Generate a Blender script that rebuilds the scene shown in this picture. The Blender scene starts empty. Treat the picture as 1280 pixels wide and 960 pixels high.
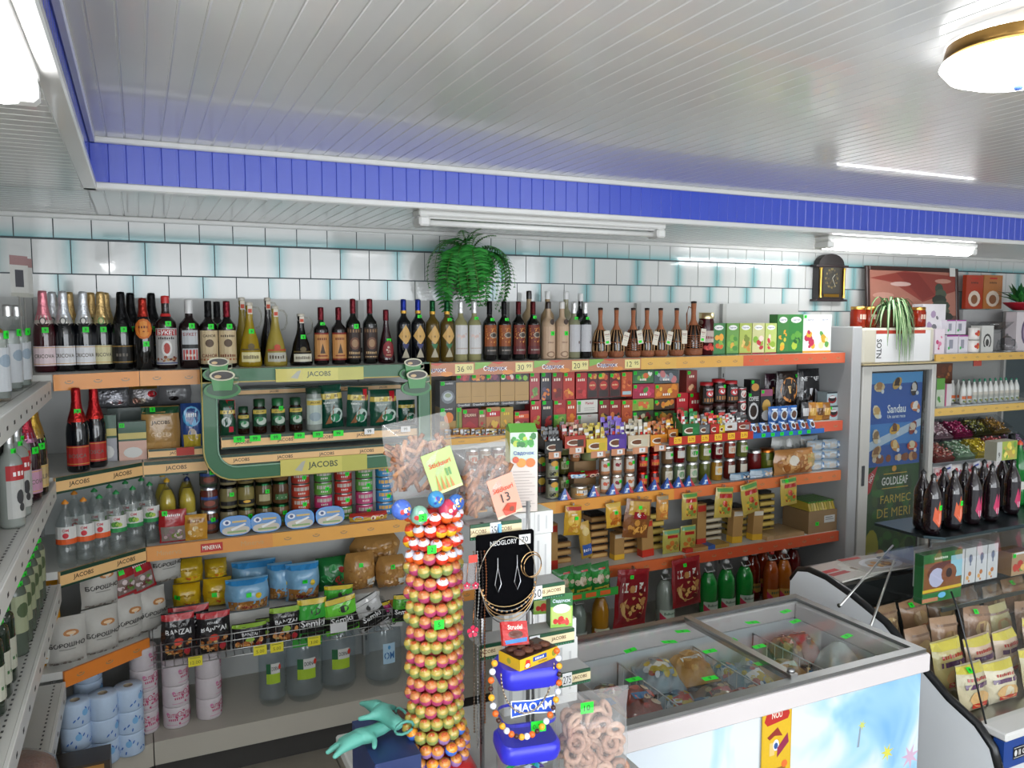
import bpy, math, random
from math import sin, cos, pi, radians as R
from mathutils import Vector, Matrix
random.seed(7)
C = bpy.context.scene.collection
S = bpy.context.scene
EZ = 1.98                                   # eye height above the floor
YAW, PIT = R(25.1), R(4.82)
# ---------------- camera ----------------
cd = bpy.data.cameras.new('camera'); cam = bpy.data.objects.new('camera', cd); C.objects.link(cam)
cd.sensor_width = 36; cd.lens = 996 / 1280 * 36; cd.clip_start = .02; cd.clip_end = 200
cam.location = (0, 0, EZ); cam.rotation_euler = (pi / 2 - PIT, 0, -YAW); S.camera = cam
# ---------------- world, exposure ----------------
w = bpy.data.worlds.new('sky'); S.world = w; w.use_nodes = True
w.node_tree.nodes['Background'].inputs[0].default_value = (.86, .93, 1, 1)
w.node_tree.nodes['Background'].inputs[1].default_value = 1.0
S.view_settings.view_transform = 'Standard'; S.view_settings.look = 'None'
S.view_settings.exposure = 0.8; S.view_settings.gamma = 1
S.cycles.use_denoising = True
S.cycles.max_bounces = 7; S.cycles.diffuse_bounces = 4; S.cycles.glossy_bounces = 3; S.cycles.transparent_max_bounces = 16
S.cycles.transmission_bounces = 4; S.cycles.sample_clamp_indirect = 6; S.cycles.caustics_reflective = False; S.cycles.caustics_refractive = False
def area(name, loc, rot, sx, sy, power, col=(1, 1, 1)):
    l = bpy.data.lights.new(name, 'AREA'); l.shape = 'RECTANGLE'; l.size = sx; l.size_y = sy; l.energy = power; l.color = col
    o = bpy.data.objects.new(name, l); C.objects.link(o); o.location = loc; o.rotation_euler = rot; return o
area('daylight', (2.2, -2.3, 1.75), (R(84), 0, 0), 6.0, 2.3, 120, (.93, .97, 1))   # daylight through the shopfront windows behind the camera
area('added_side_light', (-.8, -1.2, 1.7), (0, R(-90), 0), 1.7, 1.7, 42, (.93, .97, 1))     # side fill added to brighten panels facing left; its window is assumed

# ---------------- helpers ----------------
def ray(x, y):
    u = (x - 640) / 996; v = -(y - 480) / 996
    f = (sin(YAW) * cos(PIT), cos(YAW) * cos(PIT), -sin(PIT)); r = (cos(YAW), -sin(YAW), 0)
    up = (sin(YAW) * sin(PIT), cos(YAW) * sin(PIT), cos(PIT))
    return [f[i] + u * r[i] + v * up[i] for i in range(3)]
def pY(x, y, Y): d = ray(x, y); t = Y / d[1]; return Vector((d[0] * t, Y, d[2] * t + EZ))
def pX(x, y, X): d = ray(x, y); t = X / d[0]; return Vector((X, d[1] * t, d[2] * t + EZ))
def pZ(x, y, Z): d = ray(x, y); t = (Z - EZ) / d[2]; return Vector((d[0] * t, d[1] * t, Z))
def lin(c): return c / 12.92 if c <= .04045 else ((c + .055) / 1.055) ** 2.4
_hc = {}
NAMED = dict(wh='e8e8e6', bk='131214', gr='3a3a3c', rd='c3211f', dr='7c1518', or_='e58a2c', ye='e9c32c', gn='2f8f3c', dg='123f2b', lg='9fca4a', bl='2b50b4', lb='6fb2e0', pk='e0a3a8', cr='e9dcb8', br='8a5226', go='c79a42', ta='c9a36c', gy='9a9a9c', tg='19d92c', pu='5b3aa8', bg='d8c49a', jg='0f4a33', tl='6fc0ab', mg='b8326e')
def hx(h):
    h = NAMED.get(h, h)
    if h not in _hc: _hc[h] = tuple(lin(int(h[i:i + 2], 16) / 255) for i in (0, 2, 4)) + (1,)
    return _hc[h]
MATS = {}
def mat(key, rough=.5, metal=0, spec=.5, coat=0, bump=0, bscale=60, cvar=0, alpha=None, kind=None, mixf=.5):
    m = bpy.data.materials.new(key); m.use_nodes = True; MATS[key] = m
    nt = m.node_tree; N = nt.nodes; L = nt.links; b = N['Principled BSDF']; out = N['Material Output']
    a = N.new('ShaderNodeAttribute'); a.attribute_name = 'Col'
    col = a.outputs['Color']; tc = N.new('ShaderNodeTexCoord')
    if cvar:
        n = N.new('ShaderNodeTexNoise'); n.inputs['Scale'].default_value = bscale; L.new(tc.outputs['Object'], n.inputs['Vector'])
        h = N.new('ShaderNodeHueSaturation'); mr = N.new('ShaderNodeMapRange'); mr.inputs['To Min'].default_value = 1 - cvar; mr.inputs['To Max'].default_value = 1 + cvar
        L.new(n.outputs['Fac'], mr.inputs['Value']); L.new(mr.outputs[0], h.inputs['Value']); L.new(col, h.inputs['Color']); col = h.outputs['Color']
    if bump:
        n = N.new('ShaderNodeTexNoise'); n.inputs['Scale'].default_value = bscale; n.inputs['Detail'].default_value = 4; L.new(tc.outputs['Object'], n.inputs['Vector'])
        bp = N.new('ShaderNodeBump'); bp.inputs['Strength'].default_value = bump; bp.inputs['Distance'].default_value = .01; L.new(n.outputs['Fac'], bp.inputs['Height']); L.new(bp.outputs[0], b.inputs['Normal'])
    b.inputs['Roughness'].default_value = rough; b.inputs['Metallic'].default_value = metal; b.inputs['Specular IOR Level'].default_value = spec; b.inputs['Coat Weight'].default_value = coat
    L.new(col, b.inputs['Base Color'])
    if kind == 'glass':       # thin clear wall: tinted see-through with a fresnel reflection
        t = N.new('ShaderNodeBsdfTransparent'); mw = N.new('ShaderNodeMix'); mw.data_type = 'RGBA'; mw.inputs[0].default_value = .72; L.new(col, mw.inputs[6]); mw.inputs[7].default_value = (1, 1, 1, 1); L.new(mw.outputs[2], t.inputs[0]); g = N.new('ShaderNodeBsdfGlossy'); g.inputs['Roughness'].default_value = rough
        lw = N.new('ShaderNodeFresnel'); lw.inputs[0].default_value = 1.3; mr = N.new('ShaderNodeMapRange'); mr.inputs['To Min'].default_value = .02; mr.inputs['To Max'].default_value = mixf
        gm = N.new('ShaderNodeNewGeometry'); mm = N.new('ShaderNodeMath'); mm.operation = 'MULTIPLY'; iv = N.new('ShaderNodeMath'); iv.operation = 'SUBTRACT'; iv.inputs[0].default_value = 1; L.new(gm.outputs['Backfacing'], iv.inputs[1]); L.new(lw.outputs[0], mm.inputs[0]); L.new(iv.outputs[0], mm.inputs[1]); L.new(mm.outputs[0], mr.inputs[0]); mx = N.new('ShaderNodeMixShader'); L.new(mr.outputs[0], mx.inputs[0]); L.new(t.outputs[0], mx.inputs[1]); L.new(g.outputs[0], mx.inputs[2]); L.new(mx.outputs[0], out.inputs[0])
        if key in ('bag', 'water'): df = N.new('ShaderNodeBsdfDiffuse'); m2 = N.new('ShaderNodeMixShader'); m2.inputs[0].default_value = .13 if key == 'bag' else .06; L.new(mx.outputs[0], m2.inputs[1]); L.new(df.outputs[0], m2.inputs[2]); L.new(m2.outputs[0], out.inputs[0])
    if kind == 'liquid':      # coloured contents: part see-through, part body colour
        t = N.new('ShaderNodeBsdfTransparent'); L.new(col, t.inputs[0]); mx = N.new('ShaderNodeMixShader'); mx.inputs[0].default_value = mixf
        L.new(t.outputs[0], mx.inputs[1]); L.new(b.outputs[0], mx.inputs[2]); L.new(mx.outputs[0], out.inputs[0])
    if kind == 'emit':
        b.inputs['Emission Strength'].default_value = mixf; L.new(col, b.inputs['Emission Color'])
    return m
mat('paper', .55, cvar=.06, bscale=90)
mat('card', .42, coat=.15, cvar=.05, bscale=25)
mat('film', .24, coat=.3, bump=.5, bscale=28, cvar=.08)
mat('plastic', .32)
mat('white_enamel', .38, cvar=.03, bscale=8)
mat('metal', .3, metal=1, cvar=.05)
mat('foil', .34, metal=.75, bump=.6, bscale=70)
mat('wine', .06, coat=.4)
mat('glass', .04, kind='glass', mixf=.75)
mat('bag', .12, kind='glass', mixf=.8, bump=0)
mat('liquid', .08, kind='liquid', mixf=.6)
mat('brew', .08, kind='liquid', mixf=.85)
mat('wicker', .6, cvar=.25, bscale=140, bump=.5)
mat('food', .6, cvar=.3, bscale=120, bump=.6)
mat('leafy', .45, cvar=.2, bscale=40)
mat('water', .05, kind='glass', mixf=.6)
mat('velvet', 1, spec=.04)
mat('tile', .12, coat=.5, bump=.06, bscale=14)
mat('pvc', .22, coat=.3, cvar=.02, bscale=3)
mat('floor_tile', .35, cvar=.12, bscale=12)
mat('lamp_on', .5, kind='emit', mixf=14)
mat('dome_on', .5, kind='emit', mixf=5)
m_ = mat('sky_print', .3, coat=.4); nt = m_.node_tree; tc = nt.nodes.new('ShaderNodeTexCoord'); nz = nt.nodes.new('ShaderNodeTexNoise'); nz.inputs['Scale'].default_value = 3.4; nz.inputs['Detail'].default_value = 3; nz.inputs['Distortion'].default_value = .8
sx = nt.nodes.new('ShaderNodeSeparateXYZ'); ad = nt.nodes.new('ShaderNodeMath'); ad.operation = 'MULTIPLY_ADD'; ad.inputs[1].default_value = .26; cr = nt.nodes.new('ShaderNodeValToRGB'); e = cr.color_ramp.elements
e[0].position = .93; e[0].color = (.66, .72, .78, 1); e[1].position = 1.0; e[1].color = (.38, .62, .82, 1)
for p_, c_ in ((.5, (.66, .72, .78, 1)),): e.new(p_).color = c_
nt.links.new(tc.outputs['Object'], nz.inputs['Vector']); nt.links.new(tc.outputs['Object'], sx.inputs[0]); nt.links.new(sx.outputs[0], ad.inputs[0]); nt.links.new(nz.outputs['Fac'], ad.inputs[2])
mr_ = nt.nodes.new('ShaderNodeMapRange'); mr_.inputs['From Min'].default_value = .97; mr_.inputs['From Max'].default_value = 1.34; nt.links.new(ad.outputs[0], mr_.inputs[0]); e[0].position = 0; e[1].position = .3; e[2].position = 1
e[0].color = (.66, .72, .78, 1); e[1].color = (.36, .6, .8, 1); e[2].color = (.07, .3, .68, 1); nt.links.new(mr_.outputs[0], cr.inputs[0]); nt.links.new(cr.outputs[0], nt.nodes['Principled BSDF'].inputs['Base Color'])

class MB:
    """collects faces with a colour and a material each"""
    def __init__(s): s.v = []; s.f = []; s.c = []; s.m = []; s.mk = []; s.sm = []
    def mi(s, m):
        if m not in s.mk: s.mk.append(m)
        return s.mk.index(m)
    def face(s, pts, col, m='paper', smooth=False):
        i = len(s.v); s.v += [tuple(p) for p in pts]; s.f.append(tuple(range(i, i + len(pts)))); s.c.append(hx(col)); s.m.append(s.mi(m)); s.sm.append(smooth)
    def mesh(s, verts, faces, col, m='paper', smooth=False, cols=None):
        i = len(s.v); s.v += [tuple(p) for p in verts]; k = s.mi(m); hc = hx(col) if col else None
        for j, f in enumerate(faces):
            s.f.append(tuple(i + q for q in f)); s.c.append(hx(cols[j]) if cols else hc); s.m.append(k); s.sm.append(smooth)
        return s
    def box(s, x0, x1, y0, y1, z0, z1, col, m='paper', top=None, bev=0):
        if bev:
            b = bev; v = []; 
            for (xx, yy) in ((x0, y0), (x1, y0), (x1, y1), (x0, y1)):
                sx = b if xx == x0 else -b; sy = b if yy == y0 else -b
                v += [(xx + sx, yy + sy, z0), (xx, yy + sy, z0 + b), (xx, yy + sy, z1 - b), (xx + sx, yy + sy, z1), (xx + sx, yy, z0 + b), (xx + sx, yy, z1 - b)]
            f = [(0, 18, 12, 6), (3, 9, 15, 21)]
            A = lambda k, j: k * 6 + j
            # side faces (front k0-k1 use y faces 4,5 ; etc.)
            f += [(A(0, 4), A(1, 4), A(1, 5), A(0, 5)), (A(1, 1), A(2, 1), A(2, 2), A(1, 2)), (A(2, 4), A(3, 4), A(3, 5), A(2, 5)), (A(3, 1), A(0, 1), A(0, 2), A(3, 2))]
            f += [(A(0, 0), A(1, 0), A(1, 4), A(0, 4)), (A(1, 0), A(2, 0), A(2, 1), A(1, 1)), (A(2, 0), A(3, 0), A(3, 4), A(2, 4)), (A(3, 0), A(0, 0), A(0, 1), A(3, 1))]
            f += [(A(0, 5), A(1, 5), A(1, 3), A(0, 3)), (A(1, 2), A(2, 2), A(2, 3), A(1, 3)), (A(2, 5), A(3, 5), A(3, 3), A(2, 3)), (A(3, 2), A(0, 2), A(0, 3), A(3, 3))]
            for k in range(4): f += [(A(k, 1), A(k, 4), A(k, 5), A(k, 2)), (A(k, 0), A(k, 4), A(k, 1)), (A(k, 3), A(k, 2), A(k, 5))]
            return s.mesh(v, f, col, m)
        v = [(x0, y0, z0), (x1, y0, z0), (x1, y1, z0), (x0, y1, z0), (x0, y0, z1), (x1, y0, z1), (x1, y1, z1), (x0, y1, z1)]
        f = [(3, 2, 1, 0), (0, 1, 5, 4), (1, 2, 6, 5), (2, 3, 7, 6), (3, 0, 4, 7), (4, 5, 6, 7)]
        return s.mesh(v, f, col, m, cols=[col] * 5 + [top or col])
    def lathe(s, prof, col, m='plastic', n=16, at=(0, 0, 0), cols=None, a0=0, a1=2 * pi, sx=1, sy=1):
        """prof: (radius, z) list bottom to top; cols: one colour per ring band"""
        full = abs(a1 - a0 - 2 * pi) < 1e-6; k = n if full else n + 1; v = []
        for r, z in prof:
            for i in range(k):
                a = a0 + (a1 - a0) * i / n; v.append((at[0] + r * sx * cos(a), at[1] + r * sy * sin(a), at[2] + z))
        f = []; cc = []
        for j in range(len(prof) - 1):
            for i in range(n):
                i2 = (i + 1) % k if full else i + 1
                a, b, c, d = j * k + i, j * k + i2, (j + 1) * k + i2, (j + 1) * k + i
                if prof[j][0] < 1e-6: f.append((a, c, d))
                elif prof[j + 1][0] < 1e-6: f.append((a, b, c))
                else: f.append((a, b, c, d))
                cc.append(cols[j] if cols else col)
        return s.mesh(v, f, None, m, True, cc)
    def tube(s, pts, r, col, m='metal', n=6, closed=False):
        pts = [Vector(p) for p in pts]; v = []; N_ = len(pts)
        for i, p in enumerate(pts):
            a = pts[i - 1] if (i or closed) else p; b = pts[(i + 1) % N_] if (i < N_ - 1 or closed) else p
            d = (b - a).normalized(); u = d.orthogonal().normalized() if abs(d.z) > .99 else d.cross(Vector((0, 0, 1))).normalized(); w_ = d.cross(u)
            rr = r[i] if isinstance(r, (list, tuple)) else r
            for k in range(n): an = 2 * pi * k / n; v.append(p + (u * cos(an) + w_ * sin(an)) * rr)
        f = []
        for i in range(N_ if closed else N_ - 1):
            for k in range(n): f.append((i * n + k, i * n + (k + 1) % n, ((i + 1) % N_) * n + (k + 1) % n, ((i + 1) % N_) * n + k))
        if not closed: f += [tuple(range(n))[::-1], tuple((N_ - 1) * n + k for k in range(n))]
        return s.mesh(v, f, col, m, True)
    def prism(s, poly, y0, y1, col, m='paper', plane='xz', side=None):
        """poly in the plane, extruded along the third axis"""
        if plane == 'xz': g = lambda a, b, t: (a, t, b)
        elif plane == 'xy': g = lambda a, b, t: (a, b, t)
        else: g = lambda a, b, t: (t, a, b)
        n = len(poly); v = [g(a, b, y0) for a, b in poly] + [g(a, b, y1) for a, b in poly]
        f = [tuple(range(n)), tuple(range(2 * n - 1, n - 1, -1))] + [(i, i + n, (i + 1) % n + n, (i + 1) % n) for i in range(n)]
        return s.mesh(v, f, None, m, cols=[col, col] + [side or col] * n)
    def ball(s, c, r, col, m='plastic', n=8, rings=5, sz=1):
        return s.lathe([(r * sin(pi * j / rings), -r * sz * cos(pi * j / rings)) for j in range(rings + 1)], col, m, n, c)
    def data(s, name):
        me = bpy.data.meshes.new(name); me.from_pydata(s.v, [], s.f)
        for k in s.mk: me.materials.append(MATS[k])
        me.polygons.foreach_set('material_index', s.m); me.polygons.foreach_set('use_smooth', s.sm)
        ca = me.color_attributes.new('Col', 'FLOAT_COLOR', 'CORNER'); buf = []
        for f, c in zip(s.f, s.c): buf.extend(c * len(f))
        ca.data.foreach_set('color', buf); me.update(); return me
# flat print: layers of shapes and lettering laid on a surface
_txt = {}
_fc = bpy.data.curves.new('lettering', 'FONT'); _fo = bpy.data.objects.new('lettering', _fc); C.objects.link(_fo)
def glyphs(t, bold):
    k = (t, bold)
    if k not in _txt:
        _fc.body = t; _fc.resolution_u = 2; _fc.offset = .018 if bold else 0.0
        bpy.context.view_layer.update()
        me = _fo.evaluated_get(bpy.context.evaluated_depsgraph_get()).to_mesh()
        vs = [(v.co.x, v.co.y) for v in me.vertices]; fs = [tuple(p.vertices) for p in me.polygons]; _fo.to_mesh_clear()
        xs = [v[0] for v in vs] or [0, 1]; ys = [v[1] for v in vs] or [0, 1]
        _txt[k] = (vs, fs, min(xs), max(xs), min(ys), max(ys))
    return _txt[k]
class Art:
    """drawn in metres, u to the right and v up from the lower corner"""
    def __init__(s, w_, h_, bg=None, m='paper', nu=1, nv=1): s.w = w_; s.h = h_; s.ops = []; s.m = m; s.k = 0; s.nu = nu; s.nv = nv; s.bg = bg; bg and s.rect(0, 0, w_, h_, bg)
    def add(s, vs, fs, col, m=None, keep=False):
        if not keep: s.k += 1
        s.ops.append((vs, fs, col, s.k, m or s.m)); return s
    def rect(s, x, y, w_, h_, col, keep=False, m=None):
        nu = max(1, round(s.nu * w_ / s.w)); nv = max(1, round(s.nv * h_ / s.h)); vs = [(x + w_ * i / nu, y + h_ * j / nv) for j in range(nv + 1) for i in range(nu + 1)]
        return s.add(vs, [(j * (nu + 1) + i, j * (nu + 1) + i + 1, (j + 1) * (nu + 1) + i + 1, (j + 1) * (nu + 1) + i) for j in range(nv) for i in range(nu)], col, m, keep)
    def poly(s, pts, col, keep=False):
        pts = list(pts); W = s.w / s.nu
        if s.nu < 2 or max(p[0] for p in pts) - min(p[0] for p in pts) < W * 1.2: return s.add(pts, [tuple(range(len(pts)))], col, None, keep)
        vs = []; fs = []
        def clip(P, x, sg):
            o = []
            for a, b in zip(P, P[1:] + P[:1]):
                ia, ib = (a[0] - x) * sg >= 0, (b[0] - x) * sg >= 0
                if ia: o.append(a)
                if ia != ib: t = (x - a[0]) / (b[0] - a[0]); o.append((x, a[1] + (b[1] - a[1]) * t))
            return o
        for i in range(-1, s.nu + 1):
            Q = clip(pts, i * W, 1); Q = clip(Q, (i + 1) * W, -1) if len(Q) > 2 else []
            if len(Q) > 2: fs.append(tuple(range(len(vs), len(vs) + len(Q)))); vs += Q
        return s.add(vs, fs, col, None, keep)
    def ell(s, cx, cy, rx, ry, col, n=10, keep=False, rot=0):
        pts = []
        for i in range(n):
            a = 2 * pi * i / n; x, y = rx * cos(a), ry * sin(a); pts.append((cx + x * cos(rot) - y * sin(rot), cy + x * sin(rot) + y * cos(rot)))
        if s.nu > 1 and rx > s.w / s.nu * .6: return s.poly(pts, col, keep)
        return s.add([(cx, cy)] + pts, [(0, i + 1, (i + 1) % n + 1) for i in range(n)], col, None, keep)
    def blobs(s, x, y, w_, h_, cols, n, r, rnd=1, keep=False):
        q = random.Random(rnd); s.k += 1
        for i in range(n): rr = r * q.uniform(.6, 1.2); s.ell(x + q.uniform(r, max(w_ - r, r)), y + q.uniform(r, max(h_ - r, r)), rr, rr * q.uniform(.6, 1), q.choice(cols), 7, keep=False, rot=q.uniform(0, 3)); 
        return s
    def text(s, t, cx, cy, h_, col, maxw=None, bold=True, rot=0):
        if t[0] == '~':       # lettering too small to read in the photograph: a line of strokes
            n = len(t) - 1; W = min(maxw or 9, n * h_ * .8); q = random.Random(n); vs = []; fs = []
            for i in range(n):
                x = cx - W / 2 + W * i / n; k = len(vs); a = W / n * .62; b = h_ * q.uniform(.7, 1); vs += [(x, cy - h_ / 2), (x + a, cy - h_ / 2), (x + a, cy - h_ / 2 + b), (x, cy - h_ / 2 + b)]; fs.append((k, k + 1, k + 2, k + 3))
            return s.add(vs, fs, col)
        vs, fs, x0, x1, y0, y1 = glyphs(t, bold); sc = h_ / max(.3, y1 - y0); sx = sc
        if maxw and (x1 - x0) * sx > maxw: sx = maxw / (x1 - x0)
        mx, my = (x0 + x1) / 2, (y0 + y1) / 2; ca, sa = cos(rot), sin(rot); o = []
        for a, b in vs: a = (a - mx) * sx; b = (b - my) * sc; o.append((cx + a * ca - b * sa, cy + a * sa + b * ca))
        return s.add(o, fs, col)
    def lay(s, mb, f, step=.00006, base=.0004):
        """f(u, v, off) -> xyz"""
        for vs, fs, col, k, m in s.ops: mb.mesh([f(u, v, base + k * step) for u, v in vs], fs, col, m)
        return mb
    def flat(s, mb, o, U=(1, 0, 0), V=(0, 0, 1), step=.00006, base=.0004):
        o, U, V = Vector(o), Vector(U).normalized(), Vector(V).normalized(); N_ = U.cross(V)
        return s.lay(mb, lambda u, v, d: o + U * u + V * v + N_ * d, step, base)
    def wrap(s, mb, r, z0, a0=-pi / 2, at=(0, 0), sx=1, sy=1):
        """centred on direction a0 of an upright cylinder, r may be a function of v"""
        def f(u, v, d):
            rr = r(v) if callable(r) else r; a = a0 + (u - s.w / 2) / (r(s.h / 2) if callable(r) else r)
            return (at[0] + (rr + d) * sx * cos(a), at[1] + (rr + d) * sy * sin(a), z0 + v)
        return s.lay(mb, f)
class Proto:
    """parts of a kind of thing: name -> mesh, with optional sub-parts"""
    def __init__(s): s.parts = []
    def part(s, name, mb, label=None, sub=()): s.parts.append((name, mb.data(name), label, [(n, m_.data(n)) for n, m_ in sub])); return s
def link(name, me, parent=None, label=None, kind=None):
    o = bpy.data.objects.new(name, me); C.objects.link(o)
    if parent: o.parent = parent
    if label: o['label'] = label
    if kind: o['kind'] = kind
    return o
LAB = {}
def put(proto, name, cat, label, loc, rz=0, group=None, rot=None, sc=1):
    e = bpy.data.objects.new(name, None); C.objects.link(e); e.empty_display_size = .05; e.location = loc; e.rotation_euler = rot or (0, 0, rz)
    if sc != 1: e.scale = (sc,) * 3
    e['label'] = label; e['category'] = cat
    if group: e['group'] = group
    for pn, me, pl, subs in proto.parts:
        p = link(pn, me, e, pl)
        for sn, sm in subs: link(sn, sm, p)
    LAB.setdefault(label, []).append((name, group)); return e
def solo(name, cat, label, parts, loc=(0, 0, 0), rz=0, group=None, rot=None, sc=1):
    """parts: (name, MB[, label[, subs]])"""
    p = Proto()
    for t in parts: p.part(t[0], t[1], t[2] if len(t) > 2 else None, t[3] if len(t) > 3 else ())
    return put(p, name, cat, label, loc, rz, group, rot, sc)
ORD = 'first second third fourth fifth sixth seventh eighth ninth tenth eleventh twelfth thirteenth fourteenth fifteenth sixteenth seventeenth eighteenth nineteenth twentieth'.split()
ORD += ['twenty-' + o for o in ORD[:9]] + ['thirtieth'] + ['thirty-' + o for o in ORD[:9]]
def row(proto, name, cat, fmt, spots, group, rz=0):
    """fmt takes the ordinal; spots (x, y, z[, rz])"""
    n = len(spots)
    for i, sp in enumerate(spots):
        o = ORD[i] if i < n - 1 or n < 3 else 'last'
        put(proto, name, cat, fmt.format(o=o), sp[:3], sp[3] if len(sp) > 3 else rz, group)
def tag(mb, x, y, z, txt='9', w_=.028, h_=.024, a=0, col='tg'):
    """green price sticker facing -y"""
    A = Art(w_, h_, col); A.text(txt, w_ / 2, h_ / 2, h_ * .55, '0c3a12', w_ * .7)
    return A.flat(mb, (x - w_ / 2 * cos(a), y, z - h_ / 2), (cos(a), 0, sin(a)), (-sin(a), 0, cos(a)))
# ================= the setting =================
XL, XR, YB, YF = -.86, 6.6, 4.05, -2.4
ZS, ZC = EZ + .45, EZ + .615            # soffit and raised ceiling
fl = MB(); fl.box(XL - .1, XR, YF, YB + .1, -.06, -.006, '6b675f', 'floor_tile'); floor = link('floor', fl.data('floor'), kind='structure')
ft = MB(); ft.box(.003, .397, .003, .397, -.01, 0, '8d867a', 'floor_tile', bev=.002); ftm = ft.data('floor_tile')
for i in range(-2, 17):
    for j in range(0, 10):
        o = link('floor_tile', ftm, floor); o.location = (i * .4 - .06, j * .4 + .05, 0)
def wallbox(name, b, col, m='white_enamel'):
    mb = MB(); mb.box(*b, col, m); return link(name, mb.data(name), kind='structure')
mb = MB(); [mb.box(XL - .1, XL, *b, 'dcdcd8', 'white_enamel') for b in ((-.3, YB + .1, 0, 2.9), (YF, -2.1, 0, 2.9), (-2.1, -.3, 0, .8), (-2.1, -.3, 2.6, 2.9))]; link('wall_left', mb.data('wall_left'), kind='structure')
mb = MB(); [mb.box(XL - .08, XL - .02, y - .025, y + .025, .8, 2.6, 'd8d8d8', 'plastic') for y in (-2.08, -1.2, -.32)]; w2 = link('unseen_side_window', mb.data('window_frame'), kind='structure'); mb = MB(); mb.box(XL - .055, XL - .05, -2.1, -.3, .8, 2.6, 'ffffff', 'glass'); link('window_pane', mb.data('window_pane'), w2)  # assumed window out of view, put in to go with the added side light
wallbox('wall_right', (XR, XR + .1, YF, YB + .1, 0, 2.9), 'dcdcd8')
wb = wallbox('wall_back', (XL, XR, YB + .004, YB + .12, 0, 2.9), '3f4a4e', 'paper')
# shopfront wall behind the camera: piers, sill and head round one wide window
mb = MB(); mb.box(XL, XR, YF - .12, YF, 0, .75, 'd0d0cc', 'paper'); mb.box(XL, XR, YF - .12, YF, 2.75, 2.9, 'd0d0cc', 'paper')
mb.box(XL, XL + .3, YF - .12, YF, .75, 2.75, 'd0d0cc', 'paper'); mb.box(XR - .4, XR, YF - .12, YF, .75, 2.75, 'd0d0cc', 'paper'); link('wall_front', mb.data('wall_front'), kind='structure')
mb = MB(); n = 4; x0, x1 = XL + .3, XR - .4
for i in range(n + 1): x = x0 + (x1 - x0) * i / n; mb.box(x - .03, x + .03, YF - .09, YF - .03, .75, 2.75, 'd8d8d8', 'plastic')
win = link('window_1', mb.data('window_frame'), kind='structure')
mb = MB(); mb.box(x0, x1, YF - .065, YF - .06, .75, 2.75, 'ffffff', 'glass'); link('window_pane', mb.data('window_pane'), win)
# wall tiles
P_ = .1493
def tile_mesh(kind):
    n = 5; us = [0, .1, .25, .45, 1] if kind != 'plain' else [0, 1]
    mb = MB(); g = .0022; W = P_ - g * 2; wht = (.60, .61, .6); teal = (.16, .40, .42)
    def colr(t): k = max(0, 1 - t / .4) ** 1.3; return tuple(wht[i] * (1 - k) + teal[i] * k for i in range(3)) + (1,)
    vs = []; fs = []; cc = []
    for a in us:
        for b in (0, 1):
            x, z = (a, b) if kind in ('l', 'plain') else ((1 - a, b) if kind == 'r' else (b, a))
            vs.append((g + W * x, 0, g + W * z)); cc.append(colr(a) if kind != 'plain' else wht + (1,))
    for i in range(len(us) - 1):
        q = (2 * i, 2 * i + 2, 2 * i + 3, 2 * i + 1)
        fs.append(q if kind in ('l', 'plain') else q[::-1])
    nv = len(vs); e = [(0, 0, 0), (P_ - 2 * g, 0, 0), (P_ - 2 * g, 0, P_ - 2 * g), (0, 0, P_ - 2 * g)]
    for k in e: vs.append((k[0] + g, 0, k[2] + g))
    for k in e: vs.append((k[0] + g, .005, k[2] + g))
    for k in range(4): fs.append((nv + k, nv + 4 + k, nv + 4 + (k + 1) % 4, nv + (k + 1) % 4))
    cc += [wht + (1,)] * 8
    me = bpy.data.meshes.new('wall_tile'); me.from_pydata(vs, [], fs); me.materials.append(MATS['tile'])
    ca = me.color_attributes.new('Col', 'FLOAT_COLOR', 'CORNER'); buf = []
    for f in fs:
        for i in f: buf.extend(cc[i])
    ca.data.foreach_set('color', buf); return me
TM = {k: tile_mesh(k) for k in ('l', 'r', 'b', 'plain')}
rows = [(EZ + .347, -.47, 'b'), (EZ + .1925, -.4058, 'm'), (EZ + .0415, -.46, 'm'), (EZ - .11, -.4058, 'm'), (EZ - .26, -.46, 'm')]
for ri, (z, x0_, k) in enumerate(rows):
    i0 = -3
    for i in range(i0, 48):
        x = x0_ + i * P_
        if x < XL or x + P_ > XR or (ri >= 3 and not 3.9 < x < 5.6): continue
        kk = 'b' if k == 'b' else ('l' if i % 2 == (0, 1, 1, 0, 1)[ri] else 'r')
        if k == 'm' and (i * 7 + ri * 3) % 11 == 4: kk = 'plain'
        o = link('wall_tile', TM[kk], wb); o.location = (x, YB - .002, z - .003)
# ceiling boards, blue fascia boards, soffit boards
def board(L_, w_, col, th=.006, m='pvc'):
    mb = MB(); g = .0028; mb.prism([(0, .0025), (g, 0), (w_ - g * 1.5, 0), (w_ - g, .0025), (w_, .0025), (w_, .01), (0, .01)], 0, L_, col, m); return mb.data('board')
mb = MB(); mb.box(-.13, XR, YF, 3.14, ZC + .012, ZC + .03, 'b0b0b0', 'paper'); mb.box(XL, XR, 3.16, YB, ZS + .012, ZS + .03, 'b0b0b0', 'paper'); mb.box(XL, -.15, YF, 3.16, ZS + .012, ZS + .03, 'b0b0b0', 'paper')
ceil = link('ceiling', mb.data('ceiling'), kind='structure')
PB = .0565
bm_ = board(3.14 - YF, PB, 'dededd')
i = 0; x = -.13
while x < XR - PB:
    o = link('ceiling_board', bm_, ceil); o.location = (x, YF, ZC); x += PB
bs = board(YB - 3.15, PB, 'd8d8d6'); x = -.15
while x < XR - PB:
    o = link('ceiling_board', bs, ceil); o.location = (x, 3.15, ZS); x += PB
bl_ = board(.72, PB, 'd0d0cc'); y = YF
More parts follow.
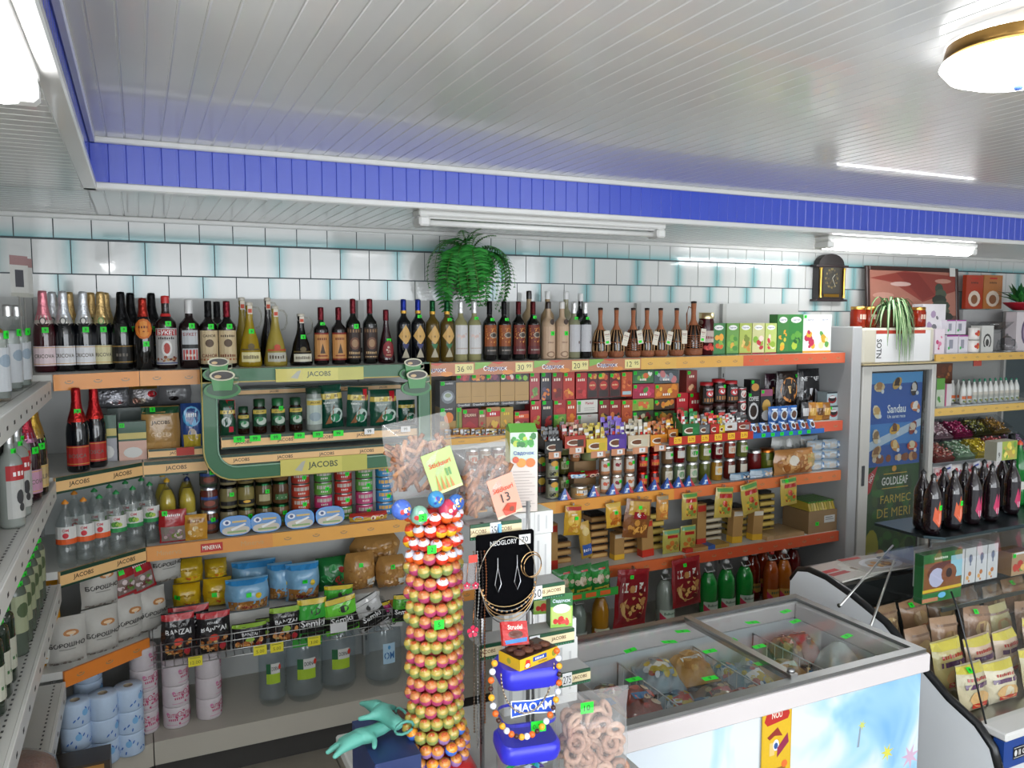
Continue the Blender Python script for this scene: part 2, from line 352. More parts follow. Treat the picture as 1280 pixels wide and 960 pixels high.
while y < YB - PB:
    o = link('ceiling_board', bl_, ceil); o.rotation_euler = (0, 0, -pi / 2); o.location = (XL, y + PB, ZS); y += PB
# blue fascia: boards stand upright
fas = link('trim_1', MB().box(-.13, XR, 3.147, 3.16, ZS, ZC + .02, '2c3c9c', 'pvc').data('fascia'), kind='structure')
mb = MB(); mb.prism([(0, .003), (.003, 0), (PB - .005, 0), (PB - .004, .003), (PB, .003), (PB, .007), (0, .007)], 0, ZC - ZS, '3b50bd', 'pvc', 'xy'); fm = mb.data('fascia_board')
x = -.13
while x < XR - PB:
    o = link('fascia_board', fm, fas); o.location = (x, 3.14, ZS); x += PB
fas2 = link('trim_2', MB().box(-.15, -.137, YF, 3.15, ZS, ZC + .02, '2c3c9c', 'pvc').data('fascia'), kind='structure')
y = YF
while y < 3.14 - PB:
    o = link('fascia_board', fm, fas2); o.location = (-.13, y, ZS); o.rotation_euler = (0, 0, pi / 2); y += PB
# white cover strips
for k, b in enumerate([(-.13, XR, 3.118, 3.14, ZC - .02, ZC + .001), (-.16, XR, 3.12, 3.165, ZS - .012, ZS + .012), (-.155, -.11, YF, 3.165, ZS - .012, ZS + .012), (-.13, -.108, YF, 3.14, ZC - .02, ZC + .001), (XL, XR, YB - .03, YB - .001, ZS - .022, ZS)]):
    mb = MB(); mb.box(*b, 'd6d6d4', 'pvc', bev=.004); link('trim_%d' % (k + 3), mb.data('cover_strip'), kind='structure')
# ---------------- lamps ----------------
def tube_lamp(a, b, on, label, width=.11):
    a, b = Vector(a), Vector(b); L_ = (b - a).length; d = (b - a).normalized(); rz = math.atan2(d.y, d.x)
    base = MB(); base.box(0, L_, -width / 2, width / 2, -.028, 0, 'dededc', 'plastic', bev=.006); base.box(0, .05, -width / 2, width / 2, -.07, -.028, 'dededc', 'plastic', bev=.008); base.box(L_ - .05, L_, -width / 2, width / 2, -.07, -.028, 'dededc', 'plastic', bev=.008)
    parts = [('housing', base)]
    if on:
        df = MB(); n = 8; pr = [(-width / 2 * .95 * cos(pi * i / n), -.03 - .045 * sin(pi * i / n)) for i in range(n + 1)]
        df.prism(pr, .03, L_ - .03, 'ffffff', 'lamp_on', 'yz'); parts.append(('diffuser', df))
    else:
        t = MB(); t.tube([(.05, 0, -.052), (L_ - .05, 0, -.052)], .013, 'ececea', 'plastic', 10); parts.append(('fluorescent_tube', t))
        t2 = MB(); t2.box(.0, L_, -.02, .02, -.036, -.028, 'c9c9c7', 'plastic'); parts.append(('reflector', t2))
    solo('tube_lamp', 'lamp', label, parts, a, rz)
tube_lamp((-.2, .5, ZS), (-.2, 1.72, ZS), True, 'lit fluorescent tube lamp on the low ceiling above the wall of bottles')
tube_lamp((1.08, 3.26, ZS), (2.33, 3.26, ZS), False, 'unlit white fluorescent tube lamp behind the fern, under the blue band', .09)
tube_lamp((3.47, 3.34, ZS), (4.72, 3.34, ZS), True, 'lit fluorescent tube lamp under the blue band near the wall clock')
mb = MB(); mb.lathe([(.148, 0), (.152, -.02), (.148, -.032), (.13, -.034)], '8a6a3a', 'metal', 40)
md = MB(); md.lathe([(.13, -.03), (.155, -.034), (.16, -.045), (.14, -.07), (.1, -.085), (.05, -.094), (0, -.096)], 'ffffff', 'dome_on', 40)
mf = MB(); mf.lathe([(0, -.108), (.008, -.106), (.01, -.098), (0, -.096)], '5577cc', 'plastic', 10)
pp = pZ(1185, 76, ZC - .045) + Vector((.145, -.068, 0))
solo('dome_lamp', 'lamp', 'lit round white ceiling lamp with a brass rim', [('rim', mb), ('diffuser', md), ('finial', mf)], (pp.x, pp.y, ZC - .002))
# ================= shelving =================
SF, SB = 3.6, 4.0                       # front edge and back panel of the wall shelving
L1, L2, L3, L4, L0 = EZ - .222, EZ - .60, EZ - .96, EZ - 1.35, EZ - 1.76
XA, XB, XC, XD = .0, 1.02, 2.69, 3.97
WE = 'cfcfca'
def rail_art(A, x0, x1, h, kind, col, seed=0):
    w_ = x1 - x0
    if kind == 'jacobs':
        A.rect(x0, 0, w_, h, '123a28'); A.rect(x0, h * .14, w_, h * .62, 'e3b77c')
        n = max(1, round(w_ / .17))
        for i in range(n): A.text('JACOBS', x0 + w_ * (i + .5) / n, h * .45, h * .36, '3a2412', bold=True)
    elif kind == 'emblem':
        A.rect(x0, 0, w_, h, col); n = max(1, round(w_ / .12))
        for i in range(n):
            u = x0 + w_ * (i + .5) / n; A.ell(u, h * .5, .017, h * .13, 'a8845a', 8); A.ell(u, h * .56, .012, h * .12, col, 8); A.rect(u - .007, h * .55, .014, h * .05, '8a6a44')
    elif kind == 'sadochok':
        A.rect(x0, 0, w_, h, 'b9764e'); n = max(1, round(w_ / .335))
        for i in range(n):
            u = x0 + w_ * i / n; s_ = w_ / n
            A.poly([(u, h), (u + s_ * .3, h), (u + s_ * .18, h * .62), (u, h * .4)], '7fae4a'); A.poly([(u + s_ * .25, h), (u + s_ * .5, h), (u + s_ * .4, h * .8)], 'c8452e'); A.ell(u + s_ * .55, h * .15, s_ * .1, h * .2, 'd98a3a', 8)
            A.text('Садочок', u + s_ * .34, h * .46, h * .46, 'f4f4f4', s_ * .5); A.text('Садочок', u + s_ * .34, h * .47, h * .38, '2a3c78', s_ * .47)
            A.rect(u + s_ * .68, h * .14, s_ * .3, h * .76, 'e2d68f'); A.text(['36', '30', '20', '12', '36'][(i + seed) % 5], u + s_ * .77, h * .5, h * .46, '2c2c20', s_ * .13, bold=False); A.text(['00', '99', '99', '95', '00'][(i + seed) % 5], u + s_ * .91, h * .58, h * .32, '2c2c20', s_ * .1, bold=False)
    elif kind == 'meat':
        A.rect(x0, 0, w_, h, col); n = max(1, round(w_ / .2))
        for i in range(n):
            u = x0 + w_ * (i + .5) / n
            if i % 2: A.rect(u - .045, h * .2, .09, h * .6, 'b8302a'); A.text('MINERVA', u, h * .5, h * .3, 'f0e6d8', .075)
            else: A.text('Minerva', u, h * .5, h * .34, 'c8a070', .1, bold=False)
    else: A.rect(x0, 0, w_, h, col)
def rail(p0, p1, z, segs, h=.062, tilt=0):
    """price rail along p0->p1 (front face towards the left of travel reversed), segs: (length share, kind, colour)"""
    p0 = Vector((*p0, z)); p1 = Vector((*p1, z)); U = (p1 - p0); L_ = U.length; U.normalize(); out = []
    tot = sum(s_[0] for s_ in segs); u = 0
    N_ = U.cross(Vector((0, 0, 1)))
    for sh, kind, col in segs:
        l = L_ * sh / tot; mb = MB(); a = p0 + U * u; b = p0 + U * (u + l)
        q = [a, b, b - N_ * .012, a - N_ * .012]; v = [p + Vector((0, 0, -h)) for p in q] + q
        mb.mesh(v, [(0, 1, 5, 4), (1, 2, 6, 5), (2, 3, 7, 6), (3, 0, 4, 7), (4, 5, 6, 7), (3, 2, 1, 0)], col, 'plastic')
        A = Art(l, h, None, 'card'); rail_art(A, .002, l - .002, h, kind, col); A.flat(mb, a + Vector((0, 0, -h)), U); out.append(('price_rail', mb)); u += l
    return out
def shelf(x0, x1, z, yf=SF, yb=SB, th=.03): mb = MB(); mb.box(x0, x1, yf + .014, yb, z - th, z, WE, 'white_enamel'); mb.box(x0, x1, yf + .013, yf + .022, z - .06, z - th, WE, 'white_enamel'); return ('shelf_board', mb)
def back(x0, x1, z0=.1, z1=EZ + .085): 
    mb = MB(); mb.box(x0, x1, SB, SB + .02, z0, z1, 'b9bab8', 'white_enamel'); return ('back_panel', mb)
def post(x, z1=EZ + .08, y=SB - .02): mb = MB(); mb.box(x - .015, x + .015, y - .01, y + .02, 0, z1, 'a9a9a6', 'white_enamel'); [mb.box(x - .004, x + .004, y - .0112, y - .0102, z, z + .025, '3a3a3a') for z in [.3 + k * .1 for k in range(17)]]; return ('upright', mb)
def base(x0, x1, yf=3.5): mb = MB(); mb.box(x0, x1, yf, SB, L0 - .1, L0, 'b5b0a4', 'white_enamel'); mb.box(x0, x1, yf + .05, SB, 0, L0 - .1, '3a3836'); return ('base_deck', mb)
O1, O2, O3 = 'e09648', 'd8742f', 'cf5b3c'
solo('wall_shelving', 'shelving', 'white metal wall shelving bay with the coffee display and pasta bags', [back(XA, XB), post(XA + .02), post(XB), shelf(XA, XB, L1), shelf(XA, .25, L2), shelf(XA, XB, L3), shelf(XA, XB, L4 + .02, 3.68), base(XA, XB)]
     + rail((XA, SF), (.25, SF), L2, [(1, 'jacobs', 'e3b77c')]) + rail((-.1 + .12, 3.64), (.24, 3.64), L2 + .045, [(1, 'jacobs', 'e3b77c')], .04) + [('new_tag', MB().box(.13, .2, 3.634, 3.638, L2 + .012, L2 + .045, 'b83428'))] + rail((XA, SF), (.25, SF), L1, [(1, 'emblem', O1)]) + rail((.25, SF), (1.16, SF), L1, [(1, 'plain', 'dcae6c')], .03) + rail((XA, SF), (XB, SF), L3, [(.5, 'meat', 'd9924a'), (.5, 'emblem', 'e0a24a')]))
solo('wall_shelving', 'shelving', 'white metal wall shelving bay full of tea boxes and jars, fern on top', [back(XB, XC), post(XC), post(1.86), shelf(XB, XC, L1), shelf(XB, XC, L2, 3.66), shelf(XB, XC, L3), shelf(XB, XC, L4), base(XB, XC)]
     + rail((1.16, SF), (XC, SF), L1, [(1.34, 'sadochok', 'b9764e'), (.24, 'emblem', 'dcae54')]) + rail((XB, SF), (XC, SF), L3, [(.55, 'emblem', 'e0a24a'), (.45, 'emblem', 'e0983f')]) + rail((XB, SF), (XC, SF), L4, [(.5, 'emblem', O1), (.5, 'emblem', 'd76a38')])
     + rail((XB, 3.646), (XC - .5, 3.646), L2, [(.3, 'emblem', 'e0a24a'), (.7, 'emblem', 'dca64a')], .03))
solo('wall_shelving', 'shelving', 'white metal wall shelving bay with instant coffee, next to the grey side panel', [back(XC, XD), post(3.33), shelf(XC, XD, L1), shelf(XC, XD, L2 - .045), shelf(XC, XD, L3), shelf(XC, XD, L4), base(XC, XD)]
     + rail((XC, SF), (XD, SF), L1, [(.37, 'emblem', 'dca64e'), (.63, 'emblem', 'd2603c')]) + rail((XC + .2, SF), (XD, SF), L2 - .045, [(1, 'emblem', 'd2583a')]) + rail((XC, SF), (XD, SF), L3, [(1, 'emblem', 'd9743f')]) + rail((XC, SF), (XD, SF), L4, [(1, 'emblem', 'd0542c')]))
sp = MB(); sp.box(3.99, 4.07, 3.56, 4.02, 0, EZ - .06, 'a9aaab', 'white_enamel', bev=.006)
solo('side_panel', 'panel', 'tall grey side panel between the shelving and the glass door fridge', [('panel_board', sp)])
# corner shelving: boards run slantwise from the wall bay to the bottle gondola
XG = -.3                                # front edge of the gondola along the left wall
cp = []
for z, rs in ((L1, [(1, 'emblem', 'e0903f')]), (L2 - .0, [(1, 'jacobs', 'e3b77c')]), (L3, [(1, 'jacobs', 'e3b77c')]), (L4, [(1, 'emblem', 'dc7f30')])):
    yy = 3.5 if z == L1 else 3.38; y2 = SF if z != L1 else SF
    mb = MB(); mb.prism([(XG, yy + .012), (XA - .004, y2 + .014), (XA - .004, SB), (-.84, SB), (-.84, yy + .01)], z - .03, z, WE, 'white_enamel', 'xy'); cp.append(('shelf_board', mb)); cp += rail((XG, yy), (XA - .002, y2), z, rs)
mb = MB(); mb.prism([(XG, 3.37), (XA - .004, 3.5), (XA - .004, SB), (-.84, SB), (-.84, 3.37)], L0 - .1, L0, 'b5b0a4', 'white_enamel', 'xy'); mb.prism([(XG, 3.42), (XA - .004, 3.55), (XA - .004, SB), (-.84, SB), (-.84, 3.42)], 0, L0 - .1, '3a3836', 'paper', 'xy'); cp.append(('base_deck', mb))
cp.append(back(-.84, XA - .001)); cp.append(post(-.42))
mb = MB(); mb.box(-.855, -.843, 3.36, SB, .1, EZ + .085, 'b9bab8', 'white_enamel'); cp.append(('back_panel', mb))
solo('corner_shelving', 'shelving', 'slanting white corner shelving holding sparkling wine, water bottles and flour bags', cp)
# jacobs coffee shelf inside the green frame: level two continues at the same height
# gondola along the left wall
G1, G2, G3, G4, G0 = EZ - .235, EZ - .61, EZ - 1.0, EZ - 1.38, EZ - 1.76
gp = []
def gshelf(z, xf=XG, y0=.9, y1=3.36, holes=True, sub=()):
    mb = MB(); mb.box(-.84, xf, y0, y1, z - .028, z, WE, 'white_enamel'); mb.box(xf - .008, xf + .004, y0, y1, z - .065, z + .002, 'd6d6d2', 'white_enamel', bev=.002)
    k = 0; y = y0 + .1
    while y < y1 - .05: mb.box(xf + .0042, xf + .0048, y, y + .02, z - .04, z - .03, '1c1c1c'); y += .125
    if holes:
        y = y0 + .03
        while y < y1: mb.face([(xf - .035, y, z + .0006), (xf - .029, y, z + .0006), (xf - .029, y + .012, z + .0006), (xf - .035, y + .012, z + .0006)], '444444'); y += .03
    return ('shelf_board', mb)
for z in (G1, G2, G3, G4): gp.append(gshelf(z))
mb = MB(); mb.box(-.84, -.22, .9, 3.28, G0 - .1, G0, 'b5b0a4', 'white_enamel'); mb.box(-.84, -.28, .9, 3.25, 0, G0 - .1, '3a3836'); gp.append(('base_deck', mb))
mb = MB(); mb.box(-.857, -.842, .9, 3.36, .1, EZ + .15, 'b4b5b3', 'white_enamel'); gp.append(('back_panel', mb))
for y in (1.3, 2.3, 3.2):
    mb = MB(); mb.box(-.842, -.82, y - .015, y + .015, 0, EZ + .12, 'a9a9a6', 'white_enamel'); gp.append(('upright', mb))
solo('bottle_gondola', 'shelving', 'white metal shelving of bottles along the side wall, perforated shelves', gp)
# ================= bottles on the top shelf =================
def prof(shape, r, h):
    if shape == 'bordeaux': return [(0, .004), (r * .9, 0), (r, .008), (r, h * .6), (r * .93, h * .65), (r * .6, h * .7), (r * .4, h * .74), (r * .36, h * .8), (r * .36, h * .98), (r * .33, h)]
    if shape == 'champagne': return [(0, .004), (r * .9, 0), (r, .01), (r, h * .46), (r * .93, h * .54), (r * .72, h * .64), (r * .48, h * .75), (r * .38, h * .84), (r * .36, h * .97), (r * .3, h)]
    if shape == 'flask': return [(0, .004), (r * .85, 0), (r, .02), (r, h * .25), (r * .9, h * .42), (r * .55, h * .58), (r * .3, h * .68), (r * .25, h * .8), (r * .3, h * .97), (r * .28, h)]
    if shape == 'decanter': return [(0, .003), (r * .95, 0), (r, .012), (r * .97, h * .12), (r * .7, h * .42), (r * .4, h * .62), (r * .3, h * .75), (r * .3, h * .98), (r * .28, h)]
    if shape == 'vodka': return [(0, .004), (r * .92, 0), (r, .008), (r, h * .66), (r * .85, h * .72), (r * .45, h * .78), (r * .38, h * .84), (r * .38, h * .98), (r * .34, h)]
    if shape == 'pet': return [(0, .01), (r * .8, 0), (r, .02), (r, h * .3), (r * .94, h * .32), (r, h * .34), (r, h * .6), (r * .9, h * .68), (r * .5, h * .82), (r * .3, h * .88), (r * .3, h * .95), (r * .3, h * .96)]
    if shape == 'jug': return [(0, .01), (r * .85, 0), (r, .03), (r, h * .12), (r * .95, h * .15), (r, h * .18), (r, h * .3), (r * .95, h * .33), (r, h * .36), (r, h * .62), (r * .9, h * .75), (r * .5, h * .88), (r * .22, h * .92), (r * .22, h * .97), (r * .2, h * .97)]
def rad(pr, z):
    for (a, za), (b, zb) in zip(pr, pr[1:]):
        if za <= z <= zb and zb > za: return a + (b - a) * (z - za) / (zb - za)
    return pr[-1][0]
def bottle(h, r, col, shape='bordeaux', m='wine', cap=('bk', .2, 'plastic'), label=None, lz=.14, lh=.3, lw=2.3, st=.7, fill=None, n=14, extra=None, stk='9', body='bottle_glass'):
    p = Proto(); pr = prof(shape, r, h); b = MB(); b.lathe(pr, col, m, n)
    if fill: b.lathe([(0, .008)] + [(max(q - .004, 0), z) for q, z in pr[2:] if z <= h * fill[0]] + [(rad(pr, h * fill[0]) - .004, h * fill[0]), (0, h * fill[0])], fill[1], fill[2] if len(fill) > 2 else 'liquid', n)
    p.part(body, b)
    if cap:
        z0 = h * (1 - cap[1]); k = MB(); q = [(rad(pr, z0) + .0015, z0)] + [(a + .0015, z) for a, z in pr if z > z0 + .002] + [(0, h + .002)]; k.lathe(q, cap[0], cap[2], 12)
        if len(cap) > 3: k.lathe([(rad(pr, z0) + .0022, z0), (rad(pr, z0 + .012) + .0022, z0 + .014)], cap[3], 'foil', 12)
        p.part('bottle_cap' if cap[1] < .15 else 'neck_foil', k)
    if label:
        A = Art(r * lw, h * lh, None, 'paper', nu=6); label(A, A.w, A.h); k = MB(); A.wrap(k, r + .0006, h * lz); p.part('label', k)
    if extra: k = MB(); extra(k, pr, h, r); p.part('neck_label', k)
    if st:
        k = MB(); z = h * st; rr = rad(pr, z); A = Art(.024, .022, 'tg', nu=2); A.text(stk, .012, .011, .012, '0c3a12', .016); A.wrap(k, rr + .0022, z - .011, -pi / 2 + .2); p.part('price_sticker', k)
    return p
def H(px, top, Y, z): return pY(px, top, Y).z - z
YT = 3.72
def lab(*ops):
    def f(A, w_, h_):
        for o in ops:
            k = o[0]
            if k == 'r': A.rect(o[1] * w_, o[2] * h_, o[3] * w_, o[4] * h_, o[5])
            elif k == 't': A.text(o[1], o[2] * w_, o[3] * h_, o[4] * h_, o[5], (o[6] if len(o) > 6 else .8) * w_)
            elif k == 'e': A.ell(o[1] * w_, o[2] * h_, o[3] * w_, o[4] * h_, o[5], 12)
            elif k == 'p': A.poly([(a * w_, b * h_) for a, b in o[1]], o[2])
            elif k == 'b': A.blobs(o[1] * w_, o[2] * h_, o[3] * w_, o[4] * h_, o[5], o[6], o[7] * w_, o[8] if len(o) > 8 else 1)
    return f
def collar(col, seal=None):
    def f(k, pr, h, r):
        k.lathe([(rad(pr, h * .6) + .001, h * .6), (rad(pr, h * .7) + .0012, h * .7)], col, 'foil', 14)
        z = h * .6; q = rad(pr, z) + .0015; k.mesh([(-.028, -q * .72, z), (.028, -q * .72, z), (0, -rad(pr, h * .53) - .001, h * .53)], [(0, 1, 2)], col, 'foil')
        if seal: A = Art(.024, .03, None, nu=2); A.ell(.012, .015, .012, .015, seal, 12); A.ell(.012, .015, .008, .011, col, 12); A.wrap(k, q + .001, z - .005)
    return f
spk = lambda g, f_, l, sc_='bk', ttl='CRICOVA', seal=None, sticker=.52: bottle(.325, .0415, g, 'champagne', cap=(f_, .36, 'foil'), label=lab(('r', 0, 0, 1, 1, l), ('t', ttl, .5, .5, .2, '6a6258'), ('r', 0, .08, 1, .03, 'go'), ('r', 0, .92, 1, .03, 'go')), lz=.08, lh=.24, st=sticker, extra=collar(sc_, seal), n=16)
pink = spk('3a0d16', 'e58f9c', 'e8d3d8', 'ead9d2', seal='333333'); whi = spk('0d0f14', 'dfe2e8', 'e2e2e6', 'dedcd6', seal='333333', sticker=None); whs = spk('0d0f14', 'dfe2e8', 'e2e2e6', 'dedcd6', seal='333333')
gol = spk('0e1014', 'cfae74', 'd6cfa4', 'cfc08a', seal='4a8a4a'); blk = spk('0b0b0c', '101012', '15130f', '121212', ttl='~Asti')
def TB(pr, name, label, px, Y=YT, rz=0, cat='bottle', group='bottles on the top shelf', z=L1, py=455): put(pr, name, cat, label, (pY(px, py, Y).x, Y, z + .0005), rz, group)
wt = 'top shelf'
TB(pink, 'sparkling_wine_bottle', 'dark sparkling wine bottle with pink foil neck at the end of the top shelf', 57, 3.70)
TB(whi, 'sparkling_wine_bottle', 'sparkling wine bottle with white foil, next to the pink foiled one', 82, 3.72)
TB(whi, 'sparkling_wine_bottle', 'sparkling wine bottle with white foil peeking out behind the pink foiled one', 69, 3.83)
TB(whs, 'sparkling_wine_bottle', 'white foiled sparkling wine bottle with green sticker, beside gold foiled ones', 107, 3.74)
TB(gol, 'sparkling_wine_bottle', 'gold foiled sparkling wine bottle behind the two white foiled ones', 90, 3.87)
TB(gol, 'sparkling_wine_bottle', 'gold foiled sparkling wine bottle with cream label at the front of the three', 129, 3.76)
TB(gol, 'sparkling_wine_bottle', 'gold foiled sparkling wine bottle behind the front one, beside the white foil', 117, 3.88)
TB(gol, 'sparkling_wine_bottle', 'gold foiled sparkling wine bottle behind the front one, beside the black bottle', 135, 3.88)
TB(blk, 'sparkling_wine_bottle', 'all black sparkling wine bottle with green sticker on the top shelf', 154, 3.74)
TB(blk, 'sparkling_wine_bottle', 'all black sparkling wine bottle half hidden behind the front black one', 166, 3.87)
org = bottle(.3, .042, '0e0c0c', 'champagne', cap=('9c2a1e', .26, 'foil'), label=lab(('e', .5, .5, .45, .48, 'c8661c'), ('e', .5, .5, .36, .38, 'd98a34'), ('t', '~ASTI', .5, .6, .14, '6a2410'), ('r', .3, .35, .4, .06, '8a3414')), lz=.42, lh=.3, lw=1.9, st=.36)
TB(org, 'wine_bottle', 'dark bottle with red foil and orange oval label on the top shelf', 181)
TB(blk, 'wine_bottle', 'black foiled bottle behind the orange labelled one on the top shelf', 192, 3.86)
ver = bottle(.31, .043, '1c0a0c', 'bordeaux', cap=('c82a2a', .1, 'plastic'), label=lab(('r', 0, 0, 1, 1, 'b4b2b0'), ('r', .04, .8, .92, .17, 'b02a2c'), ('t', 'БУКЕТ', .5, .885, .12, 'f2f2f2', .85), ('t', '~МОЛДАВИИ', .5, .73, .07, '3a2a2a', .7), ('e', .5, .45, .2, .22, 'd8d6d4'), ('e', .5, .45, .12, .15, 'a83a30'), ('b', .08, .06, .84, .2, ['8a4a2a', 'b08a5a', '6a2a22'], 14, .06), ('r', .04, .03, .92, .03, '28407a')), lz=.06, lh=.5, lw=2.5, st=.62, extra=lambda k, pr, h, r: k.lathe([(rad(pr, h * .72) + .001, h * .72), (rad(pr, h * .76) + .001, h * .76)], 'c82a2a', 'paper', 14))
TB(ver, 'vermouth_bottle', 'vermouth bottle with red cap and framed red and white label, top shelf', 209)
vr2 = bottle(.295, .045, '1c0a0c', 'decanter', cap=('d8d8d8', .14, 'plastic'), label=lab(('r', .1, .05, .8, .9, 'b9bcc0'), ('t', 'БУКЕТ', .5, .83, .1, '8a2a2c', .7), ('r', .1, .4, .8, .12, '2a2a2a'), ('r', .15, .06, .7, .3, 'b83026'), ('t', '~VERMUT', .5, .2, .08, 'f0e0d0', .5)), lz=.1, lh=.5, lw=2, st=.62)
vr2 = bottle(.295, .043, '1c0a0c', 'bordeaux', cap=('d8d8d8', .2, 'plastic'), label=lab(('r', .1, .05, .8, .9, 'b9bcc0'), ('t', 'БУКЕТ', .5, .83, .1, '8a2a2c', .7), ('r', .1, .4, .8, .12, '2a2a2a'), ('r', .15, .06, .7, .3, 'b83026'), ('t', '~VERMUT', .5, .2, .08, 'f0e0d0', .5)), lz=.1, lh=.48, lw=2, st=.62)
TB(vr2, 'vermouth_bottle', 'vermouth bottle with white cap and small white and red label, top shelf', 238)
cr = lambda fc, t_: bottle(.29, .038, '120a0c', cap=(fc, .24, 'foil'), label=lab(('r', 0, 0, 1, 1, 'c9b590'), ('r', .05, .1, .9, .06, 'a8562e'), ('e', .5, .62, .2, .12, '5a4634'), ('t', t_, .5, .84, .08, '4a3a2a'), ('t', t_, .5, .25, .1, '7a3a20')), lz=.06, lh=.5, lw=2.4, st=.62)
c1 = cr('0f0f10', 'CAHOR'); c2 = cr('6c1220', '~CHATEAU')
TB(c1, 'wine_bottle', 'black foiled wine bottle with tan label in front of its twin, beside the vermouth', 262)
TB(c1, 'wine_bottle', 'black foiled wine bottle standing behind its twin with the tan label', 273, 3.87)
TB(c2, 'wine_bottle', 'wine bottle with crimson foil and cream label over the coffee cup sign', 285)
def handle_(col):
    def f(k, pr, h, r):
        k.tube([(.3 * r, 0, h * .93), (r * .75, 0, h * .92), (r * 1.0, 0, h * .84), (r * 1.0, 0, h * .72), (r * .8, 0, h * .62), (r * .5, 0, h * .6)], .005, col, 'glass', 6)
        k.tube([(-.3 * r, -.01, h * .99), (-.34 * r, -.012, h * .9), (-.25 * r, -.014, h * .86)], .0015, 'c8c8c8', 'metal', 4); k.box(-.008, .012, -r * .36, -r * .33, h * .82, h * .95, 'd8cfc0'); k.box(-.006, .01, -r * .365, -r * .36, h * .84, h * .9, 'c2401f')
    return f
jug = lambda col, lc, h_=.285, acc='5a4a20', sd=.55, n_='~Chardonnay': bottle(h_, .052, col, 'decanter', 'brew', cap=('c9c2b4', .045, 'plastic'), label=lab(('r', 0, 0, 1, .5, lc), ('t', n_, .5, .26, .2, '4a3a20'), ('r', 0, .6, 1, .08, acc), ('e', .5, .8, .16, .16, acc)), lz=.08, lh=.3, lw=1.7, st=sd, extra=handle_('d8d4c0'))
j1, j2, j3 = jug('a58b1e', 'd9cf9a'), jug('a99744', 'b8b6a8', .27, 'b8401f', None, '~Muscat'), jug('0d0a0c', 'd0ccb8', .235)
TB(j1, 'wine_jug', 'front yellow wine jug with glass handle and swing stopper, top shelf', 313, cat='jug')
TB(j2, 'wine_jug', 'pale yellow wine jug with orange crest label and glass handle, top shelf', 345, cat='jug')
TB(bottle(.31, .045, '948232', 'decanter', 'brew', cap=('c9c2b4', .045, 'plastic'), extra=handle_('d8d4c0'), st=None), 'wine_jug', 'yellow wine jug standing behind the front yellow one', 304, 3.87, cat='jug')
TB(bottle(.31, .045, '0d0a0c', 'decanter', cap=('c9c2b4', .045, 'plastic'), extra=handle_('d8d4c0'), st=None), 'wine_jug', 'tall dark wine jug standing behind the pale yellow jug', 336, 3.87, cat='jug')
TB(j3, 'wine_jug', 'short dark wine jug with pale label and green sticker, top shelf', 377, cat='jug')
def bt(col, fc, body, st=.62, h_=.295, r=.0348, lz=.08, lh=.48, band=None, m='wine', cl=.22): return bottle(h_, r, col, cap=(fc, cl, 'foil') + ((band,) if band else ()), label=body, lz=lz, lh=lh, st=st, m=m)
ob = lab(('r', 0, 0, 1, 1, 'c08a50'), ('r', 0, 0, 1, .06, '7a1a12'), ('r', 0, .94, 1, .06, '7a1a12'), ('p', [(.35, .25), (.65, .25), (.5, .62)], '4a3626'), ('t', '~KAGOR', .5, .78, .09, '6a2410'), ('r', .2, .14, .6, .05, '8a3a1c'))
for px, lb_, st in ((402, 'first of two maroon foiled wine bottles with orange label, top shelf', .7), (424, 'second of two maroon foiled wine bottles with orange label, top shelf', None)): TB(bt('100b0d', '5c141c', ob, st, .265), 'wine_bottle', lb_, px)
bb = lab(('r', 0, 0, 1, 1, '30201a'), ('r', .08, .85, .84, .1, '8a6a4a'), ('e', .5, .5, .3, .2, '6a4432'), ('e', .5, .5, .2, .13, '9a7a5a'), ('t', '~MERLOT', .5, .2, .08, 'c9a878'), ('r', .1, .05, .8, .03, 'c9a878'))
for px, lb_, st in ((442, 'first of two tall wine bottles with dark brown medallion label', .58), (463, 'second of two tall wine bottles with dark brown medallion label', None)): TB(bt('0b0d0b', '641a22', bb, st, .305), 'wine_bottle', lb_, px)
TB(bottle(.255, .042, '280810', 'decanter', cap=('5c141c', .2, 'foil'), label=lab(('e', .5, .5, .45, .46, '7c141c'), ('b', .3, .3, .4, .4, ['c9b8a8', '9a6a5a'], 8, .08), ('r', .3, .2, .4, .04, 'c9a878')), lz=.08, lh=.36, lw=1.5, st=.42), 'wine_bottle', 'small conical wine bottle with round crimson label, top shelf', 483)
dm = lambda ac: lab(('p', [(.5, 1), (.95, .66), (.5, .4), (.05, .66)], 'c9a05c'), ('p', [(.28, .42), (.72, .42), (.5, .2)], ac), ('p', [(.25, 0), (.75, 0), (.5, .3)], 'a8a08a'), ('r', .3, .62, .4, .06, '8a6a3a'))
for i, (px, st) in enumerate(((505, None), (523, .72))): TB(bt('0a0c12', '1e2f86', dm('2a3060'), st, .305, lh=.52, band='go'), 'wine_bottle', ['first', 'second'][i] + ' blue foiled wine bottle with golden diamond label, top shelf', px)
for i, (px, st) in enumerate(((541, None), (559, .68))): TB(bt('5c4a1e', '0f4a26', dm('2a6a44'), st, .3, lh=.52, band='go', m='brew'), 'wine_bottle', ['first', 'second'][i] + ' green foiled white wine bottle with golden diamond label', px)
ww = lab(('r', 0, 0, 1, 1, 'c9c8c8'), ('b', .1, .5, .8, .3, ['d8c0b8', 'c9b0a8'], 6, .1), ('r', .1, .18, .8, .04, 'b8a8a0'))
for i, (px, st) in enumerate(((576, None), (593, .7))): TB(bt('98946a', 'dcdcdc', ww, st, .3, lz=.12, m='brew', cl=.2), 'wine_bottle', ['first', 'second'][i] + ' clear white wine bottle with white label and white foil, beside the fern', px)
